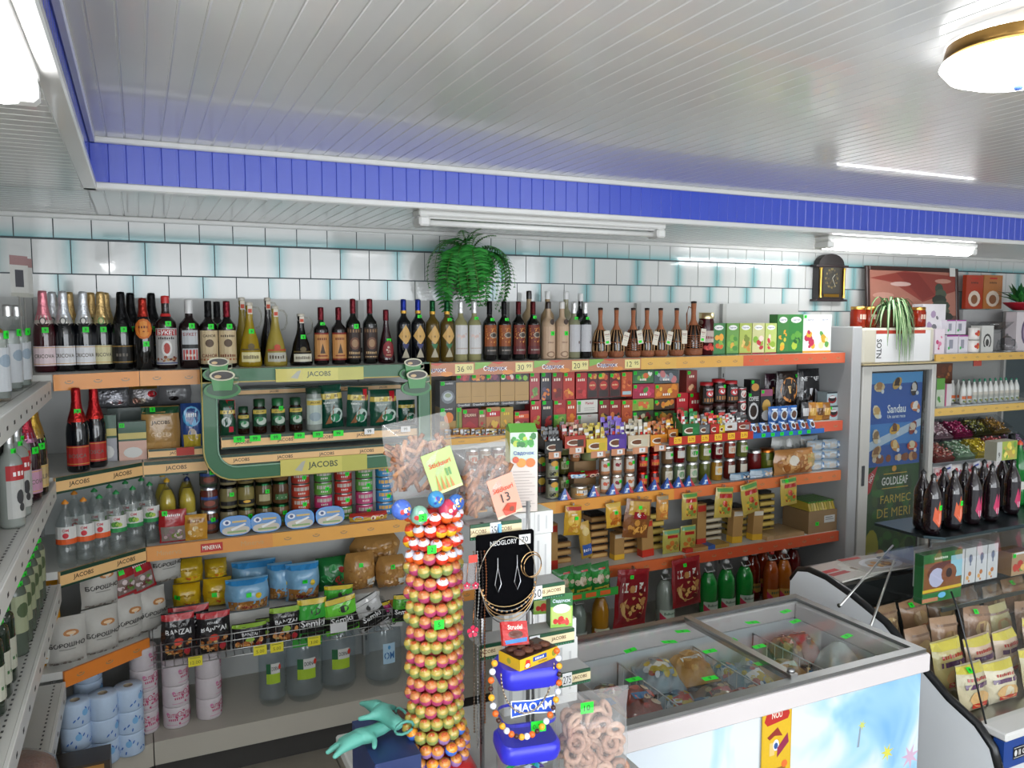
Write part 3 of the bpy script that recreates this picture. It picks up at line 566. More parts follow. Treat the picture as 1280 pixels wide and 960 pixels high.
dk = lambda c, c2_: lab(('r', 0, .28, 1, .72, c), ('b', .05, .34, .9, .6, ['c8843a', 'b06a2c', 'd89a50'], 40, .05, 3), ('e', .6, .66, .26, .1, 'a89888'), ('e', .6, .66, .2, .07, '3a302c'), ('r', 0, 0, 1, .28, c2_), ('r', .2, .12, .6, .05, '8a8078'))
for i, (px, st) in enumerate(((612, .68), (630, .68))): TB(bt('0b0a0b', '0e0e10', dk('8a4418', '26221f'), st, .3, lz=.1, lh=.5), 'wine_bottle', ['first', 'second'][i] + ' black foiled wine bottle with orange patterned label, top shelf', px)
for i, (px, st) in enumerate(((648, None), (666, .72))): TB(bt('0b0a0b', '4c1014', dk('6a2414', '5a1a1c'), st, .3, lz=.1, lh=.5), 'wine_bottle', ['first', 'second'][i] + ' maroon foiled wine bottle with red patterned label, top shelf', px)
wr = lambda cc: lab(('r', 0, 0, 1, 1, 'bfa287'), ('e', .5, .12, .3, .1, '8a6c54'), ('e', .5, .12, .2, .06, 'bfa287'), ('t', '~Shiraz', .5, .5, .05, '7a5c48', .4))
for i, (px, cc, st) in enumerate(((685, '2a1a14', .45), (702, 'd8d4d0', .45))): TB(bottle(.3, .037, 'b3997e', m='paper', cap=(cc, .12, 'plastic'), label=wr(cc), lz=.02, lh=.55, st=st, extra=lambda k, pr, h, r: (lambda A: (A.ell(.015, .015, .014, .015, '3a2a22', 12), A.wrap(k, rad(pr, h * .62) + .002, h * .6, -pi / 2 + .15)))(Art(.03, .03, nu=2))), 'wine_bottle', ['dark capped', 'white capped'][i] + ' wine bottle wrapped in tan paper, front row of the top shelf', px)
for i, (px, c_, st, mm) in enumerate(((717, '8c8c70', .7, 'brew'), (731, '0b0c0c', .7, 'wine'))): TB(bt(c_, 'dcdcdc', lab(('r', 0, 0, 1, 1, 'b8b8bc'), ('e', .7, .35, .07, .06, '5a3a32')), st, .3, lz=.12, m=mm, cl=.2), 'wine_bottle', ['clear', 'dark'][i] + ' wine bottle with white foil and plain grey label, front row', px)
for px, c_, cc, d, mm, h_ in ((661, 'a8906f', '1a1210', 'tall tan bottle with black top rising behind the maroon foiled wines', 'paper', .36), (684, 'a58a66', 'dcdcdc', 'tall tan paper wrapped bottle with white cap, back row', 'paper', .36), (707, '9c987a', 'dcdcdc', 'clear white foiled wine bottle in the back row', 'brew', .36), (725, '0c0c10', 'dcdcdc', 'dark white foiled wine bottle in the back row', 'wine', .35)): TB(bottle(h_, .037, c_, m=mm, cap=(cc, .12, 'plastic'), st=None), 'wine_bottle', d, px, 3.87)
# wicker covered bottles
def wicker_bottle(seed, h_=.26, sticker=True, cage=True, r=.042):
    p = Proto(); pr = prof('flask', r, h_); q = random.Random(seed)
    b = MB(); b.lathe([(a * .93, z) for a, z in pr], '1a0f0a', 'wine', 14); p.part('bottle_glass', b)
    k = MB(); k.lathe([(a * 1.02, z) for a, z in pr if z > h_ * .5] + [(0, h_)], '9c5c38', 'wicker', 14); p.part('wicker_neck', k); k = MB(); k.lathe([(r * .86, 0), (r * 1.05, .01), (r * 1.04, h_ * .13), (r * .98, h_ * .14)], '8a5030', 'wicker', 14); 0; p.part('wicker_foot', k)
    w_ = MB(); n = 12
    for i in range(n):
        a = 2 * pi * i / n + .1; w_.tube([(cos(a) * (rad(pr, z) + .002), sin(a) * (rad(pr, z) + .002), z) for z in (h_ * .12, h_ * .25, h_ * .38, h_ * .5, h_ * .58)], .0025, 'c39a6c' if cage else '8a5230', 'wicker', 4)
    for z in ([.32] if cage else [.18, .22, .26, .3, .34, .38]): w_.tube([(cos(a) * (rad(pr, z * h_) + .004), sin(a) * (rad(pr, z * h_) + .004), z * h_) for a in [2 * pi * j / 12 for j in range(12)]], .002, '9c5c38', 'wicker', 4, True)
    p.part('wicker_cage', w_)
    c_ = MB(); c_.lathe([(r * .32, h_ - .002), (r * .32, h_ + .01), (0, h_ + .012)], '2a1a12', 'paper', 10); p.part('cork', c_)
    t = MB(); A = Art(.036, .075, 'd6cfc0'); A.text('~Pastoral', .018, .055, .008, '7a2a22', .028); A.rect(.008, .044, .02, .002, '8a8478'); A.rect(.008, .03, .02, .002, '8a8478')
    if sticker: A.rect(.006, .006, .02, .014, 'tg')
    an = q.uniform(-.35, .2); A.flat(t, (.002, -r * 1.15, h_ * .27), (cos(an), 0, sin(an)), (-sin(an), -.0, cos(an))); t.tube([(.01, -r * .5, h_ * .6), (.018, -r * 1.1, h_ * .55)], .001, 'b0a080', 'paper', 3); p.part('hang_tag', t); return p
for i, (px, st) in enumerate(((750, 1), (770, 0), (791, 1), (808, 0), (825, 1), (845, 0))): TB(wicker_bottle(i, sticker=st, cage=i not in (2,)), 'wicker_bottle', ORD[i] + ' wicker covered wine bottle with paper hang tag, top shelf', px, py=447, group='wicker bottles')
wb2 = wicker_bottle(11, .3, True, False, .052); k = MB(); k.tube([(-.012, 0, .27), (-.035, 0, .28), (-.048, 0, .24), (-.046, 0, .16), (-.045, 0, .1)], .004, '8a5230', 'wicker', 5); k.ball((.03, -.03, .19), .014, '4a3020', 'wicker'); wb2.part('wicker_handle', k)
TB(wb2, 'wicker_jug', 'large wicker covered jug with side handle, beside the red preserve jar', 866, cat='jug', py=447)
# ================= boxes, jars, cans, pouches =================
def px_rect(x0, y0, x1, y1, Y, z=None):
    a = pY((x0 + x1) / 2, y1, Y); t = pY((x0 + x1) / 2, y0, Y); w_ = pY(x1, y1, Y).x - pY(x0, y1, Y).x
    zz = a.z if z is None else z
    return a.x, zz, w_, t.z - zz
def carton(w_, h_, d, art, side='cr', top=None, st=True, m='card', stk='12'):
    p = Proto(); b = MB(); b.box(-w_ / 2, w_ / 2, 0, d, 0, h_, side, m, top); p.part('carton', b)
    if art:
        A = Art(w_, h_, None, m); art(A, w_, h_); k = MB(); A.flat(k, (-w_ / 2, 0, 0)); p.part('front_print', k)
    if st: k = MB(); tag(k, -w_ / 2 + .014, -.0035, h_ - .014, stk, .02, .018); p.part('price_sticker', k)
    return p
def soft(u, v, d, e=3): return d / 2 * max(0, 1 - abs(2 * u - 1) ** e) ** .6 * max(0, 1 - abs(2 * v - 1) ** 4) ** .7
def pouch(w_, h_, d, col, art=None, m='film', st=None, seed=0, waist=0, back=None, name='pouch', contents=None, am=None, stk='9', nu=8, nv=9, parts=()):
    """pillow of film: stands on its lower edge, front towards -y"""
    q = random.Random(seed + 5); jit = [[q.uniform(-1, 1) for _ in range(nu + 1)] for _ in range(nv + 1)]
    def xz(u, v): s_ = 1 - waist * max(0, abs(2 * v - 1) - .3) - .03 * sin(v * 9 + seed); return (u - .5) * w_ * s_, v * h_
    def dep(u, v):
        i, j = min(nu - 1, int(u * nu)), min(nv - 1, int(v * nv)); fu, fv = u * nu - i, v * nv - j
        J = (jit[j][i] * (1 - fu) + jit[j][i + 1] * fu) * (1 - fv) + (jit[j + 1][i] * (1 - fu) + jit[j + 1][i + 1] * fu) * fv
        g = soft(min(max(u, 0), 1), min(max(v, 0), 1), d); return g * (1 + .16 * J) + .001
    p = Proto(); b = MB()
    for sg in (-1, 1):
        vs = [(*[xz(i / nu, j / nv)[0]], sg * dep(i / nu, j / nv) * (1 if sg < 0 else .8), j / nv * h_) for j in range(nv + 1) for i in range(nu + 1)]
        fs = []
        for j in range(nv):
            for i in range(nu):
                a = j * (nu + 1) + i; f = (a, a + 1, a + nu + 2, a + nu + 1); fs.append(f if sg < 0 else f[::-1])
        b.mesh(vs, fs, col, m, True)
    p.part(name, b)
    if contents: p.part(*contents)
    F = lambda u, v, off: (xz(u / w_ + 0, v / h_)[0], -dep(u / w_, v / h_) - .0012 - off * 1.6, v)
    if art: A = Art(w_, h_, None, am or m, nu=nu, nv=nv); art(A, w_, h_); k = MB(); A.lay(k, F); p.part('print', k)
    if st:
        k = MB(); A = Art(.022, .019, None); ou, ov = st[0] * w_ - .011, st[1] * h_ - .01
        A.rect(0, 0, .022, .019, 'tg'); A.text(stk, .011, .0095, .011, '0c3a12', .016); A.lay(k, lambda u, v, off: (F(ou + u, ov + v, off + .002))); p.part('price_sticker', k)
    return p
def jar(r, h_, fill, lid='wh', art=None, lh=.5, lz=.22, st=.5, lidm='metal', n=12, glass='d8dcd8', lw=2.2, stk='9', waist=.9, sta=.3, lid_t=.13):
    p = Proto(); b = MB(); z1 = h_ * (1 - lid_t); b.lathe([(0, .003), (r * .94, 0), (r, .006), (r, z1 * .84), (r * waist, z1 * .95), (r * waist, z1)], fill, 'liquid', n); p.part('jar_glass', b)
    k = MB(); k.lathe([(r * waist + .002, z1 - .002), (r * waist + .002, h_ - .002), (r * waist - .002, h_), (0, h_)], lid, lidm, n); p.part('lid', k)
    if art: A = Art(r * lw, h_ * lh, None, 'paper', nu=5); art(A, A.w, A.h); k = MB(); A.wrap(k, r + .0006, h_ * lz); p.part('label', k)
    if st: k = MB(); A = Art(.02, .018, 'tg', nu=2); A.text(stk, .01, .009, .01, '0c3a12', .014); A.wrap(k, r + .0032, h_ * st - .009, -pi / 2 + sta); p.part('price_sticker', k)
    return p
def can(r, h_, art, col, st=True, n=14, stk='9'):
    p = Proto(); b = MB(); b.lathe([(0, 0), (r, 0), (r, h_ * .06)], 'b8b8b8', 'metal', n); b.lathe([(r, h_ * .94), (r, h_), (r * .92, h_), (r * .9, h_ - .003), (0, h_ - .003)], 'b8b8b8', 'metal', n); p.part('tin', b)
    k = MB(); k.lathe([(r + .0003, h_ * .06), (r + .0003, h_ * .94)], col, 'card', n); A = Art(r * 2.2, h_ * .88, None, 'card', nu=5); art and art(A, A.w, A.h); A.wrap(k, r + .0005, h_ * .06); p.part('label', k)
    if st: k = MB(); A = Art(.02, .018, 'tg', nu=2); A.text(stk, .01, .009, .01, '0c3a12', .014); A.wrap(k, r + .003, h_ * .5 - .009, -pi / 2 + .25); p.part('price_sticker', k)
    return p
def boxat(name, label, x0, y0, x1, y1, Y, d, art, side, z=None, st=True, cat='box', group=None, rz=0, top=None, m='card', gap=.997):
    X, zz, w_, h_ = px_rect(x0, y0, x1, y1, Y, z); put(carton(w_ * gap, h_ * gap, d, art, side, top, st, m), name, cat, label, (X, Y, zz + .0006), rz, group); return zz + h_
def pouchat(name, label, x0, y0, x1, y1, Y, d, col, art=None, z=None, cat='pouch', group=None, rot=None, **k):
    X, zz, w_, h_ = px_rect(x0, y0, x1, y1, Y, z); put(pouch(w_, h_, d, col, art, **k), name, cat, label, (X, Y, zz + .001), 0, group, rot); return zz + h_
# ---- preserve jar and juice cartons at the end of the top shelf
X, zz, w_, h_ = px_rect(874, 391, 890, 445, YT, L1)
put(jar(w_ / 2, h_, '4a0c10', 'd8c89a', lab(('r', .1, .4, .8, .5, 'b8a8a0'), ('t', '~COMPOT', .5, .62, .12, '7a1a1a', .6), ('b', .05, .02, .9, .36, ['a81c24', 'd04a3a'], 10, .12)), .55, .08, st=None, n=16), 'preserve_jar', 'jar', 'tall jar of dark cherry preserve between the wicker jug and juice cartons', (X, YT, L1 + .001))
fr = lambda a, b, c, n=12, s_=1: lab(('r', 0, 0, 1, 1, a), ('e', .5, .86, .36, .08, 'wh'), ('t', 'Садочок', .5, .86, .06, '24406a', .6), ('b', .04, .06, .92, .6, b, n, .2, s_), ('r', .0, .0, 1, .05, c))
juices = [(890, 906, 404, '3c7a44', ['d8602c', 'e8a43a', '7fb04a'], '1f5a30', 'a peach'), (908, 923, 404, '6a9a4c', ['7fb04a', 'e0b04a', '4a8a3c'], '1f5a30', 'a pear'), (924, 939, 404, 'a9b85a', ['c98a3c', '7a8a3a', 'e0c070'], '8a4a2a', 'an apricot'), (940, 955, 404, 'c8c890', ['b8303c', '7fae3a', 'e8d0c8'], '8a2a3a', 'an apple'), (956, 970, 404, 'b8c870', ['c8404a', '8fae3a', 'e8d8c8'], '8a2a3a', 'a pomegranate'), (971, 985, 393, '3c7a3a', ['e0a030', 'c8c03a', '2a7a3a'], '145028', 'an orange'), (985, 1003, 393, '2f7a35', ['5a9a3a', 'a8c040', '1a5a2a'], '145028', 'a lime'), (1003, 1020, 393, 'd0d8d4', ['b02a4a', 'e0a030'], 'd89a30', 'a red fruit'), (1020, 1038, 393, 'd4dcd8', ['5a9a4a', 'e8d8a0', 'c8a030'], 'd89a30', 'a green fruit')]
for i, (x0, x1, t_, a, b, c, nm) in enumerate(juices): boxat('juice_carton', 'juice carton printed with %s, %s of the juices on the top shelf' % (nm, ORD[i]), x0, t_, x1, 443, 3.68, .07, fr(a, b, c, 10, i), a, L1, i in (7,), 'carton', 'juice cartons on the top shelf')
# ---- tea boxes
def gold(cols, s_): return lab(('r', 0, 0, 1, 1, 'b08a4a'), ('r', 0, 0, 1, .12, '1c1a1a'), ('t', 'Greenfield', .5, .06, .07, 'c8c8c8'), ('r', 0, .74, 1, .26, '2a1c18'), ('b', 0, .74, 1, .26, cols, 9, .16, s_), ('r', .1, .3, .8, .01, '8a6a34'))
def grn(s_=0): return lab(('r', 0, 0, 1, 1, '15161a'), ('t', 'Greenfield', .5, .9, .07, 'd8d8d8'), ('e', .5, .4, .42, .25, '6a7278'), ('e', .5, .42, .3, .16, 'b8c0c4'), ('e', .5, .46, .2, .08, '8a9a7a'))
def berry(bg, cols, t='~TEA', tc='f0e4d0', s_=1, band=None): return lab(('r', 0, 0, 1, 1, bg), ('b', 0, .0, 1, .5, cols, 10, .2, s_), *((('r', 0, .62, 1, .22, band),) if band else ()), ('t', t, .5, .74, .12, tc, .7))
TY = 3.78; top2 = pY(600, 508, TY).z
boxat('tea_box', 'black tea box picturing a white teapot, first of the upper row', 550, 476, 570, 508, TY, .07, grn(), '15161a', top2)
for i, (x0, x1, c, nm) in enumerate([(570.3, 589, ['a01c24', 'c8383a'], 'red berries'), (589.3, 607, ['d87a24', 'e8a040', '6a2a1a'], 'oranges'), (607.3, 625, ['5a2444', '8a3a5c', 'c06a4a'], 'plums'), (625.6, 643.5, ['b8242c', 'e8d8c8', '8a1c20'], 'red and white blossom'), (643.8, 661, ['5a9a2c', '8ac03c', '3a7a24'], 'green leaves')]): boxat('tea_box', 'gold tea box topped with a picture of %s, upper row of tea' % nm, x0, 467, x1, 508, TY, .07, gold(c, i), 'a07c40', top2, group='gold tea boxes')
for i, (x0, y0, x1, y1, art, sd, nm) in enumerate([(550, 509, 570, 556, lab(('r', 0, 0, 1, 1, 'a8843f'), ('r', 0, .5, 1, .5, '1c1a1a'), ('t', 'Greenfield', .5, .93, .06, 'd8d8d8'), ('e', .55, .62, .3, .2, 'e07a28'), ('e', .2, .78, .2, .1, '5aa034')), 'a8843f', 'gold tea box with an orange mango, lower row of tea'),
    (570.5, 509, 577.5, 556, lab(('r', 0, 0, 1, 1, '8a8a3c'), ('r', .2, 0, .3, 1, '4a7a34')), '7a7a34', 'narrow olive tea box squeezed between the mango and red boxes'), (578, 511, 598, 556, berry('8f1a22', ['a82028'], 'DILMAH', 'e8d0b0', band='7a141c'), '7a141c', 'plain crimson tea box in the lower row'), (598.5, 512, 607.5, 556, berry('9a6a4a', ['b02a2a', '3a7a3c'], '~TEA'), '8a5a3a', 'slim brown tea box beside the crimson one'),
    (608, 509, 625, 556, berry('b8824a', ['b02028', 'd8b04a', '8a5a2a'], '~ЧАЙ', 'ffffff', 2, 'b81c24'), 'a8743a', 'tea box with a red square badge and fruit, lower row'), (625.5, 509, 641.5, 556, berry('b0913f', ['a88a3a', '5a4a20', 'e8b030'], '~TEA', 'e8c83a', 4), '8a7030', 'golden tea box with yellow fruit, lower row'), (643, 514, 661, 556, berry('a0242a', ['b83a3a', 'd8b8a8', '6a141c'], '~НУК', 'f8e0d0', 3, 'd85a24'), '8a1c22', 'red tea box with an orange badge, lower row')]): boxat('tea_box', nm, x0, y0, x1, y1, TY, .07, art, sd, L2 if y1 == 556 else None)
def upper(x0, x1, y0, y1, art, sd, nm, z=None, Y=TY): boxat('tea_box', nm, x0, y0, x1, y1, Y, .07, art, sd, z)
ru = pY(720, 499, TY).z
upper(662, 674.5, 465, 498, berry('a8323a', ['5a8a3a', '7aa04a'], '~TEA', s_=3), '8a2a30', 'red tea box with a green lower half, upper row', ru)
upper(676, 689, 465, 498, berry('221c2c', ['d8782c', '4a3a5a'], '~TEA', s_=5), '1c1824', 'dark violet tea box with small orange shapes, upper row', ru)
upper(690, 703.5, 465, 498, berry('8a1a1c', ['6a1a14', 'd87028'], '~TEA', s_=6), '7a1418', 'dark red tea box with orange fruit, upper row', ru)
upper(704, 718, 465, 498, berry('b8301c', ['e08a28', 'c85a20', 'e8a840'], '~TEA', s_=7), '9a2818', 'red tea box covered in orange slices, upper row', ru)
upper(720, 733.5, 466, 499, berry('b01c20', ['c83434', '8a1418'], '~NARD', s_=8), '9a181c', 'bright red tea box, first of four alike in red tones', ru)
for i, (x0, x1) in enumerate(((734, 747), (747.3, 761), (761.5, 775.5))): upper(x0, x1, 466, 499, lab(('r', 0, 0, 1, 1, '5a1a1a'), ('b', 0, .7, 1, .3, ['d8a03c', 'c8502c'], 8, .2, i), ('e', .5, .5, .35, .18, 'b8342c'), ('t', '~NARD', .5, .52, .08, 'e8c890'), ('r', .1, .05, .8, .25, '2c1c1a')), '5a1c1c', '%s dark red tea box with golden top, upper row' % ORD[i], ru)
upper(776.5, 790, 465, 499, lab(('r', 0, 0, 1, 1, 'b8481f'), ('b', 0, .3, 1, .65, ['c8602c', 'a0341c', 'd8783c'], 12, .16, 4), ('r', .1, .08, .8, .14, 'a8c0c8')), 'a03c1c', 'tall orange red tea box, upper row', ru)
wide = [(791, 817, 463, 479, ['7ab04a', 'e8e8e0', '3a7a44', 'd86a3a'], '3c6a44', 'green box of flower tea', 'upper'), (817.5, 848, 463, 479, ['8a8f98', 'a8b0b0', 'c87a7a', '4a5a5c'], '4c565a', 'grey green box of flower tea', 'upper'), (791, 818, 480, 498, ['b82450', 'd84a6a', '4a8a3c'], 'a02040', 'raspberry coloured box of fruit tea', 'second'), (818.5, 848, 480, 498, ['e08a24', 'e8b83a', 'b85a20'], 'b86a20', 'orange slice printed box of tea', 'second')]
for x0, x1, y0, y1, c, bg, nm, tr in wide: boxat('tea_box', '%s lying wide in the %s tier near the shelf end' % (nm, tr), x0, y0, x1, y1, TY, .07, lab(('r', 0, 0, 1, 1, bg), ('b', 0, 0, 1, 1, c, 12, .12, x0), ('t', '~Tess', .5, .3, .2, 'f0f0e8', .4)), bg)
z3 = pY(720, 517, TY).z
for x0, x1, y0, y1, art, sd, nm, z in [(663, 676, 500, 556, berry('b02424', ['c03a30', 'a8a03a'], '~TEA', s_=2), '9a2020', 'tall red tea box in the lower row, beside the black one', L2), (677, 690.5, 500, 556, berry('2a2426', ['a02424', '4a4a4c'], '~Tess', s_=9), '241f20', 'black tea box with a red lid picture, lower row', L2), (692, 707.5, 500, 517, berry('a01c20', ['b8342c'], '~TEA', s_=2), '8a181c', 'small red tea box on the green wide box', z3), (708, 720, 500, 556, berry('b8401c', ['e08a28', 'd86024'], '~TEA', s_=12), '9a3418', 'tea box with orange slices in the lower row', L2),
    (692, 707.5, 518, 556, lab(('r', 0, 0, 1, 1, '6a9a3c'), ('b', 0, .3, 1, .6, ['8ab04a', '4a7a34', 'a8c05a'], 10, .15, 5)), '5a8a34', 'green tea box carrying the small red one', L2), (721, 747, 500, 517, lab(('r', 0, 0, 1, 1, 'd4d2ca'), ('t', 'Plantal', .6, .75, .2, 'b03a4a', .4), ('r', .06, .1, .12, .8, '8a9a80'), ('r', .35, .2, .5, .05, 'a8a8a0'), ('r', .35, .35, .5, .05, 'a8a8a0')), 'c8c6be', 'white cream coloured tea box, upper of the two', z3), (721, 747, 518, 556, lab(('r', 0, 0, 1, 1, 'd4d2ca'), ('t', 'Plantal', .6, .85, .1, 'b03a4a', .4), ('r', .06, .1, .12, .8, '8a9a80')), 'c8c6be', 'white cream coloured tea box, lower of the two', L2),
    (748, 761, 500, 556, berry('7a241c', ['c8a03a', '2a1c1a'], '~TEA', s_=22), '6a201a', 'brown and gold tea box next to the white pair', L2), (761.5, 775.5, 500, 556, berry('8a1c1a', ['d8783a', '2c1a18'], '~TEA', s_=23), '7a1a18', 'dark red tea box with orange glow, lower row', L2), (776.5, 790, 500, 556, berry('b04a20', ['c8602c', 'a0341c'], '~TEA', s_=24), '9a3c1c', 'orange red tea box standing under its twin', L2)]: boxat('tea_box', nm, x0, y0, x1, y1, TY, .07, art, sd, z)
za = pY(803, 513, TY).z; zb = pY(803, 527, TY).z
for x0, x1, y0, y1, c, bg, nm, z in [(790.5, 817, 499, 513, ['a8c04a', 'd86a3c', '7a9a3a'], '8a9a3c', 'olive wide tea box with fruit under the raspberry one', za), (817.5, 843, 499, 513, ['e09a30', '3a2a1c', 'd8782c'], '4a3420', 'dark wide tea box with an orange slice', za), (790.5, 817, 514, 527, ['5a8a4a', '7a1c24', 'c8c0a0'], '3c4a3a', 'dark green wide tea box in the third tier', zb), (817.5, 843, 514, 527, ['3a6a34', 'd88a2c', 'e0b04a'], '3a4424', 'green wide tea box with an orange, third tier', zb), (790.5, 817, 528, 556, ['6a8a3a', 'b83a2c'], '5a5a34', 'lowest wide tea box of the pile at the shelf end', L2), (817.5, 843, 528, 556, ['8a2a2c', 'd88a4c'], '5a2a24', 'lowest dark red wide tea box of its pile', L2)]: boxat('tea_box', nm, x0, y0, x1, y1, TY, .07, lab(('r', 0, 0, 1, 1, bg), ('b', 0, 0, 1, 1, c, 9, .12, x0 + y0)), bg, z)
for x0, x1, y0, y1, bg, nm in [(858, 871, 463, 491, '8a3a34', 'tall brown pink tea box under the shelf joint'), (845, 859, 491, 556, 'b8202a', 'red tea box at the end of the tea shelf'), (861, 876, 491, 545, 'b01c28', 'second red tea box next to the coffee jars')]: boxat('tea_box', nm, x0, y0, x1, y1, TY, .07, berry(bg, ['c8403c', '8a5a3a', 'e8b890'], '~РЯД', s_=x0), bg, None if y0 < 480 else (L2 if x0 < 850 else L2 - .045))
# ================= coffee, sachets and jars in the tea bay and the coffee bay =================
def tray(name, label, x0, x1, ytop, ybot, Y, cols, card='2a2422', n=4, rows_=1, tagc=True, top='2a2422', pic=None, group=None, tilt=.18, rz=0, cat='display box'):
    """open card display of stick sachets, standing on or hooked before a shelf"""
    X, z, w_, h_ = px_rect(x0, ytop, x1, ybot, Y); q = random.Random(int(x0 * 3)); parts = []
    b = MB(); b.box(-w_ / 2, w_ / 2, .0, .09, 0, h_ * .12, card, 'card'); b.box(-w_ / 2, w_ / 2, 0, .003, h_ * .12, h_ * .45, card, 'card'); b.prism([(0, 0), (.09, 0), (.09, h_ * .8), (0, h_ * .42)], -w_ / 2, -w_ / 2 + .003, card, 'card', 'yz'); b.prism([(0, 0), (.09, 0), (.09, h_ * .8), (0, h_ * .42)], w_ / 2 - .003, w_ / 2, card, 'card', 'yz'); b.box(-w_ / 2, w_ / 2, .087, .09, 0, h_ * .8, card, 'card'); parts.append(('display_tray', b))
    A = Art(w_, h_ * .45, card, 'card'); A.ell(w_ * .45, h_ * .2, w_ * .36, h_ * .12, 'e4dccc', 12); A.ell(w_ * .45, h_ * .21, w_ * .28, h_ * .08, pic or '6a3a1c', 12); A.rect(w_ * .6, h_ * .05, w_ * .3, h_ * .25, cols[0]); k = MB(); A.flat(k, (-w_ / 2, -.0005, 0)); parts.append(('front_print', k))
    for r_ in range(rows_):
        for i in range(n):
            c = q.choice(cols); x = -w_ / 2 + w_ * (i + .5) / n; y = .02 + .03 * r_ + q.uniform(-.004, .004); hh = h_ * q.uniform(.86, .98) * (.9 + .1 * r_); sw = w_ / n * .43; k = MB(); s_ = q.uniform(-.08, .08) * hh
            v = [(x - sw, y, .01), (x + sw, y, .01), (x + sw + s_, y + tilt * hh * .3, hh), (x - sw + s_, y + tilt * hh * .3, hh)]; v2 = [(a, b_ + .004, c_) for a, b_, c_ in v]
            k.mesh(v + v2 + [(x + s_ / 2, y + .01 - .012, hh / 2)], [(0, 1, 8), (1, 2, 8), (2, 3, 8), (3, 0, 8), (1, 5, 6, 2), (2, 6, 7, 3), (3, 7, 4, 0)], c, 'film'); k.box(x - sw * .9 + s_ * .8, x + sw * .9 + s_ * .8, y + tilt * hh * .24 - .004, y + tilt * hh * .24 - .003, hh * .72, hh * .84, q.choice(['wh', 'go', top]), 'film')
            k.box(x - sw * .6 + s_ * .6, x + sw * .6 + s_ * .6, y + tilt * hh * .15 - .009, y + tilt * hh * .15 - .008, hh * .5, hh * .62, q.choice(['wh', 'rd', 'br']), 'film'); parts.append(('sachet', k))
    if tagc: k = MB(); A = Art(w_ * .7, .035, 'c98a66', 'paper'); A.rect(w_ * .3, .006, w_ * .28, .024, 'e4e4e4'); A.text('9', w_ * .44, .018, .014, '333333'); A.flat(k, (-w_ * .3, -.004, -.03)); parts.append(('price_card', k))
    solo(name, cat, label, parts, (X, Y, z), rz, group)
for i, (x0, x1, c, nm) in enumerate([(557, 577, ['3a3a3c', '8a8a8c', '4a3a2a'], 'grey and brown'), (577, 595, ['2a2a2c', 'b8b8ba'], 'black and silver'), (595, 613, ['5a5a50', 'c8c8c8', '2a2624'], 'mixed grey'), (613, 628, ['a89434', 'c8b048', '2a2a1c'], 'gold'), (629, 643, ['1c4034', '2a2a2a'], 'dark green'), (644, 660, ['1c3c3c', 'b89a3c', '4a7a6a'], 'green and gold'), (661, 680, ['c8c8c4', 'd8d8d0', '3a5a34'], 'white and green')]):
    tray('sachet_tray', 'small tray of %s coffee sachets before the tea boxes' % nm, x0, x1, 534, 552, 3.68, c, 'c88a2c', 4, group='sachet trays')
hang = [(681, 703, 533, 566, ['1c1c1e', '2a2a2e'], '141416', 'black', 4), (706, 732, 526, 560, ['3a2a1e', '8a5a34', 'c8a080', 'a02a24'], 'b03a24', 'brown and red', 4), (733, 759, 528, 565, ['c8b02c', 'd8c454', 'b8a040'], 'd8b030', 'yellow', 4), (759, 783, 520, 562, ['5a3a9a', '6a4ab0', '7a5ac0'], '4a2a8a', 'purple', 4), (785, 812, 524, 560, ['c8c0a8', 'd8d0c0', 'b0a48c'], 'cbb89a', 'cream', 5), (813, 834, 526, 557, ['c8783a', 'd8904a', 'b86a34'], 'd88a24', 'orange', 4), (835, 851, 521, 549, ['c88a2c', 'e0a83a', 'b8501c'], 'c87a24', 'amber', 3)]
for x0, x1, y0, y1, c, cd_, nm, n in hang: tray('sachet_display', 'hooked display of %s instant coffee sticks above the jars' % nm, x0, x1, y0, y1, 3.54, c, cd_, n, 2, group='hooked sachet displays')
hang2 = [(853, 874, 511, 545, ['1c7a3a', '2a9a4c', 'c8302c'], '1c6a34', 'green', 4), (874, 887, 516, 543, ['6a6a6c', '8a3a3a', '9a9a9c'], '5a5a5c', 'grey', 3), (888, 899, 516, 542, ['c8281c', 'd83a2c'], 'b0241c', 'red', 2), (899, 906, 520, 541, ['d8c02c', '2a8a4a'], 'c8b024', 'yellow and green', 2), (906, 921, 516, 538, ['c8c4c0', 'b8b4b0', 'c83a34'], 'c8c8c8', 'white', 4), (922, 938, 515, 538, ['8a8a8c', '4a4a4c', 'b8b8b8'], '8a2a24', 'silver', 3)]
for x0, x1, y0, y1, c, cd_, nm, n in hang2: tray('sachet_display', 'display of %s sachets behind the yellow price labels' % nm, x0, x1, y0, y1, 3.5, c, cd_, n, 2, False, group='sachet displays over the price rail')
# sloping rail with yellow price cards under those displays
a, b = pY(836, 556, 3.47), pY(941, 541, 3.47); mb = MB(); L_ = (b - a).length; zr = a.z
rb = MB(); rb.box(a.x, b.x, 3.47, 3.59, zr - .006, zr + .002, 'a9a9a6', 'white_enamel'); rb.box(a.x, b.x, 3.466, 3.47, zr - .005, zr + .04, 'b83020', 'plastic'); parts = [('rail_board', rb)]
for i in range(6):
    k = MB(); A = Art(.05, .036, 'e8b82a', 'paper'); A.text('2.75', .025, .018, .016, 'a02a10', .042); u = a.x + .03 + i * (b.x - a.x - .03) / 6; A.flat(k, (u, 3.4655, zr + .003)); parts.append(('price_card', k))
for u in (a.x + .05, b.x - .05): k = MB(); k.box(u - .004, u + .004, 3.5, 3.6, zr - .012, zr - .005, 'a9a9a6', 'metal'); parts.append(('bracket', k))
solo('display_rail', 'rail', 'narrow red rail with yellow price cards carrying the sachet displays', parts)
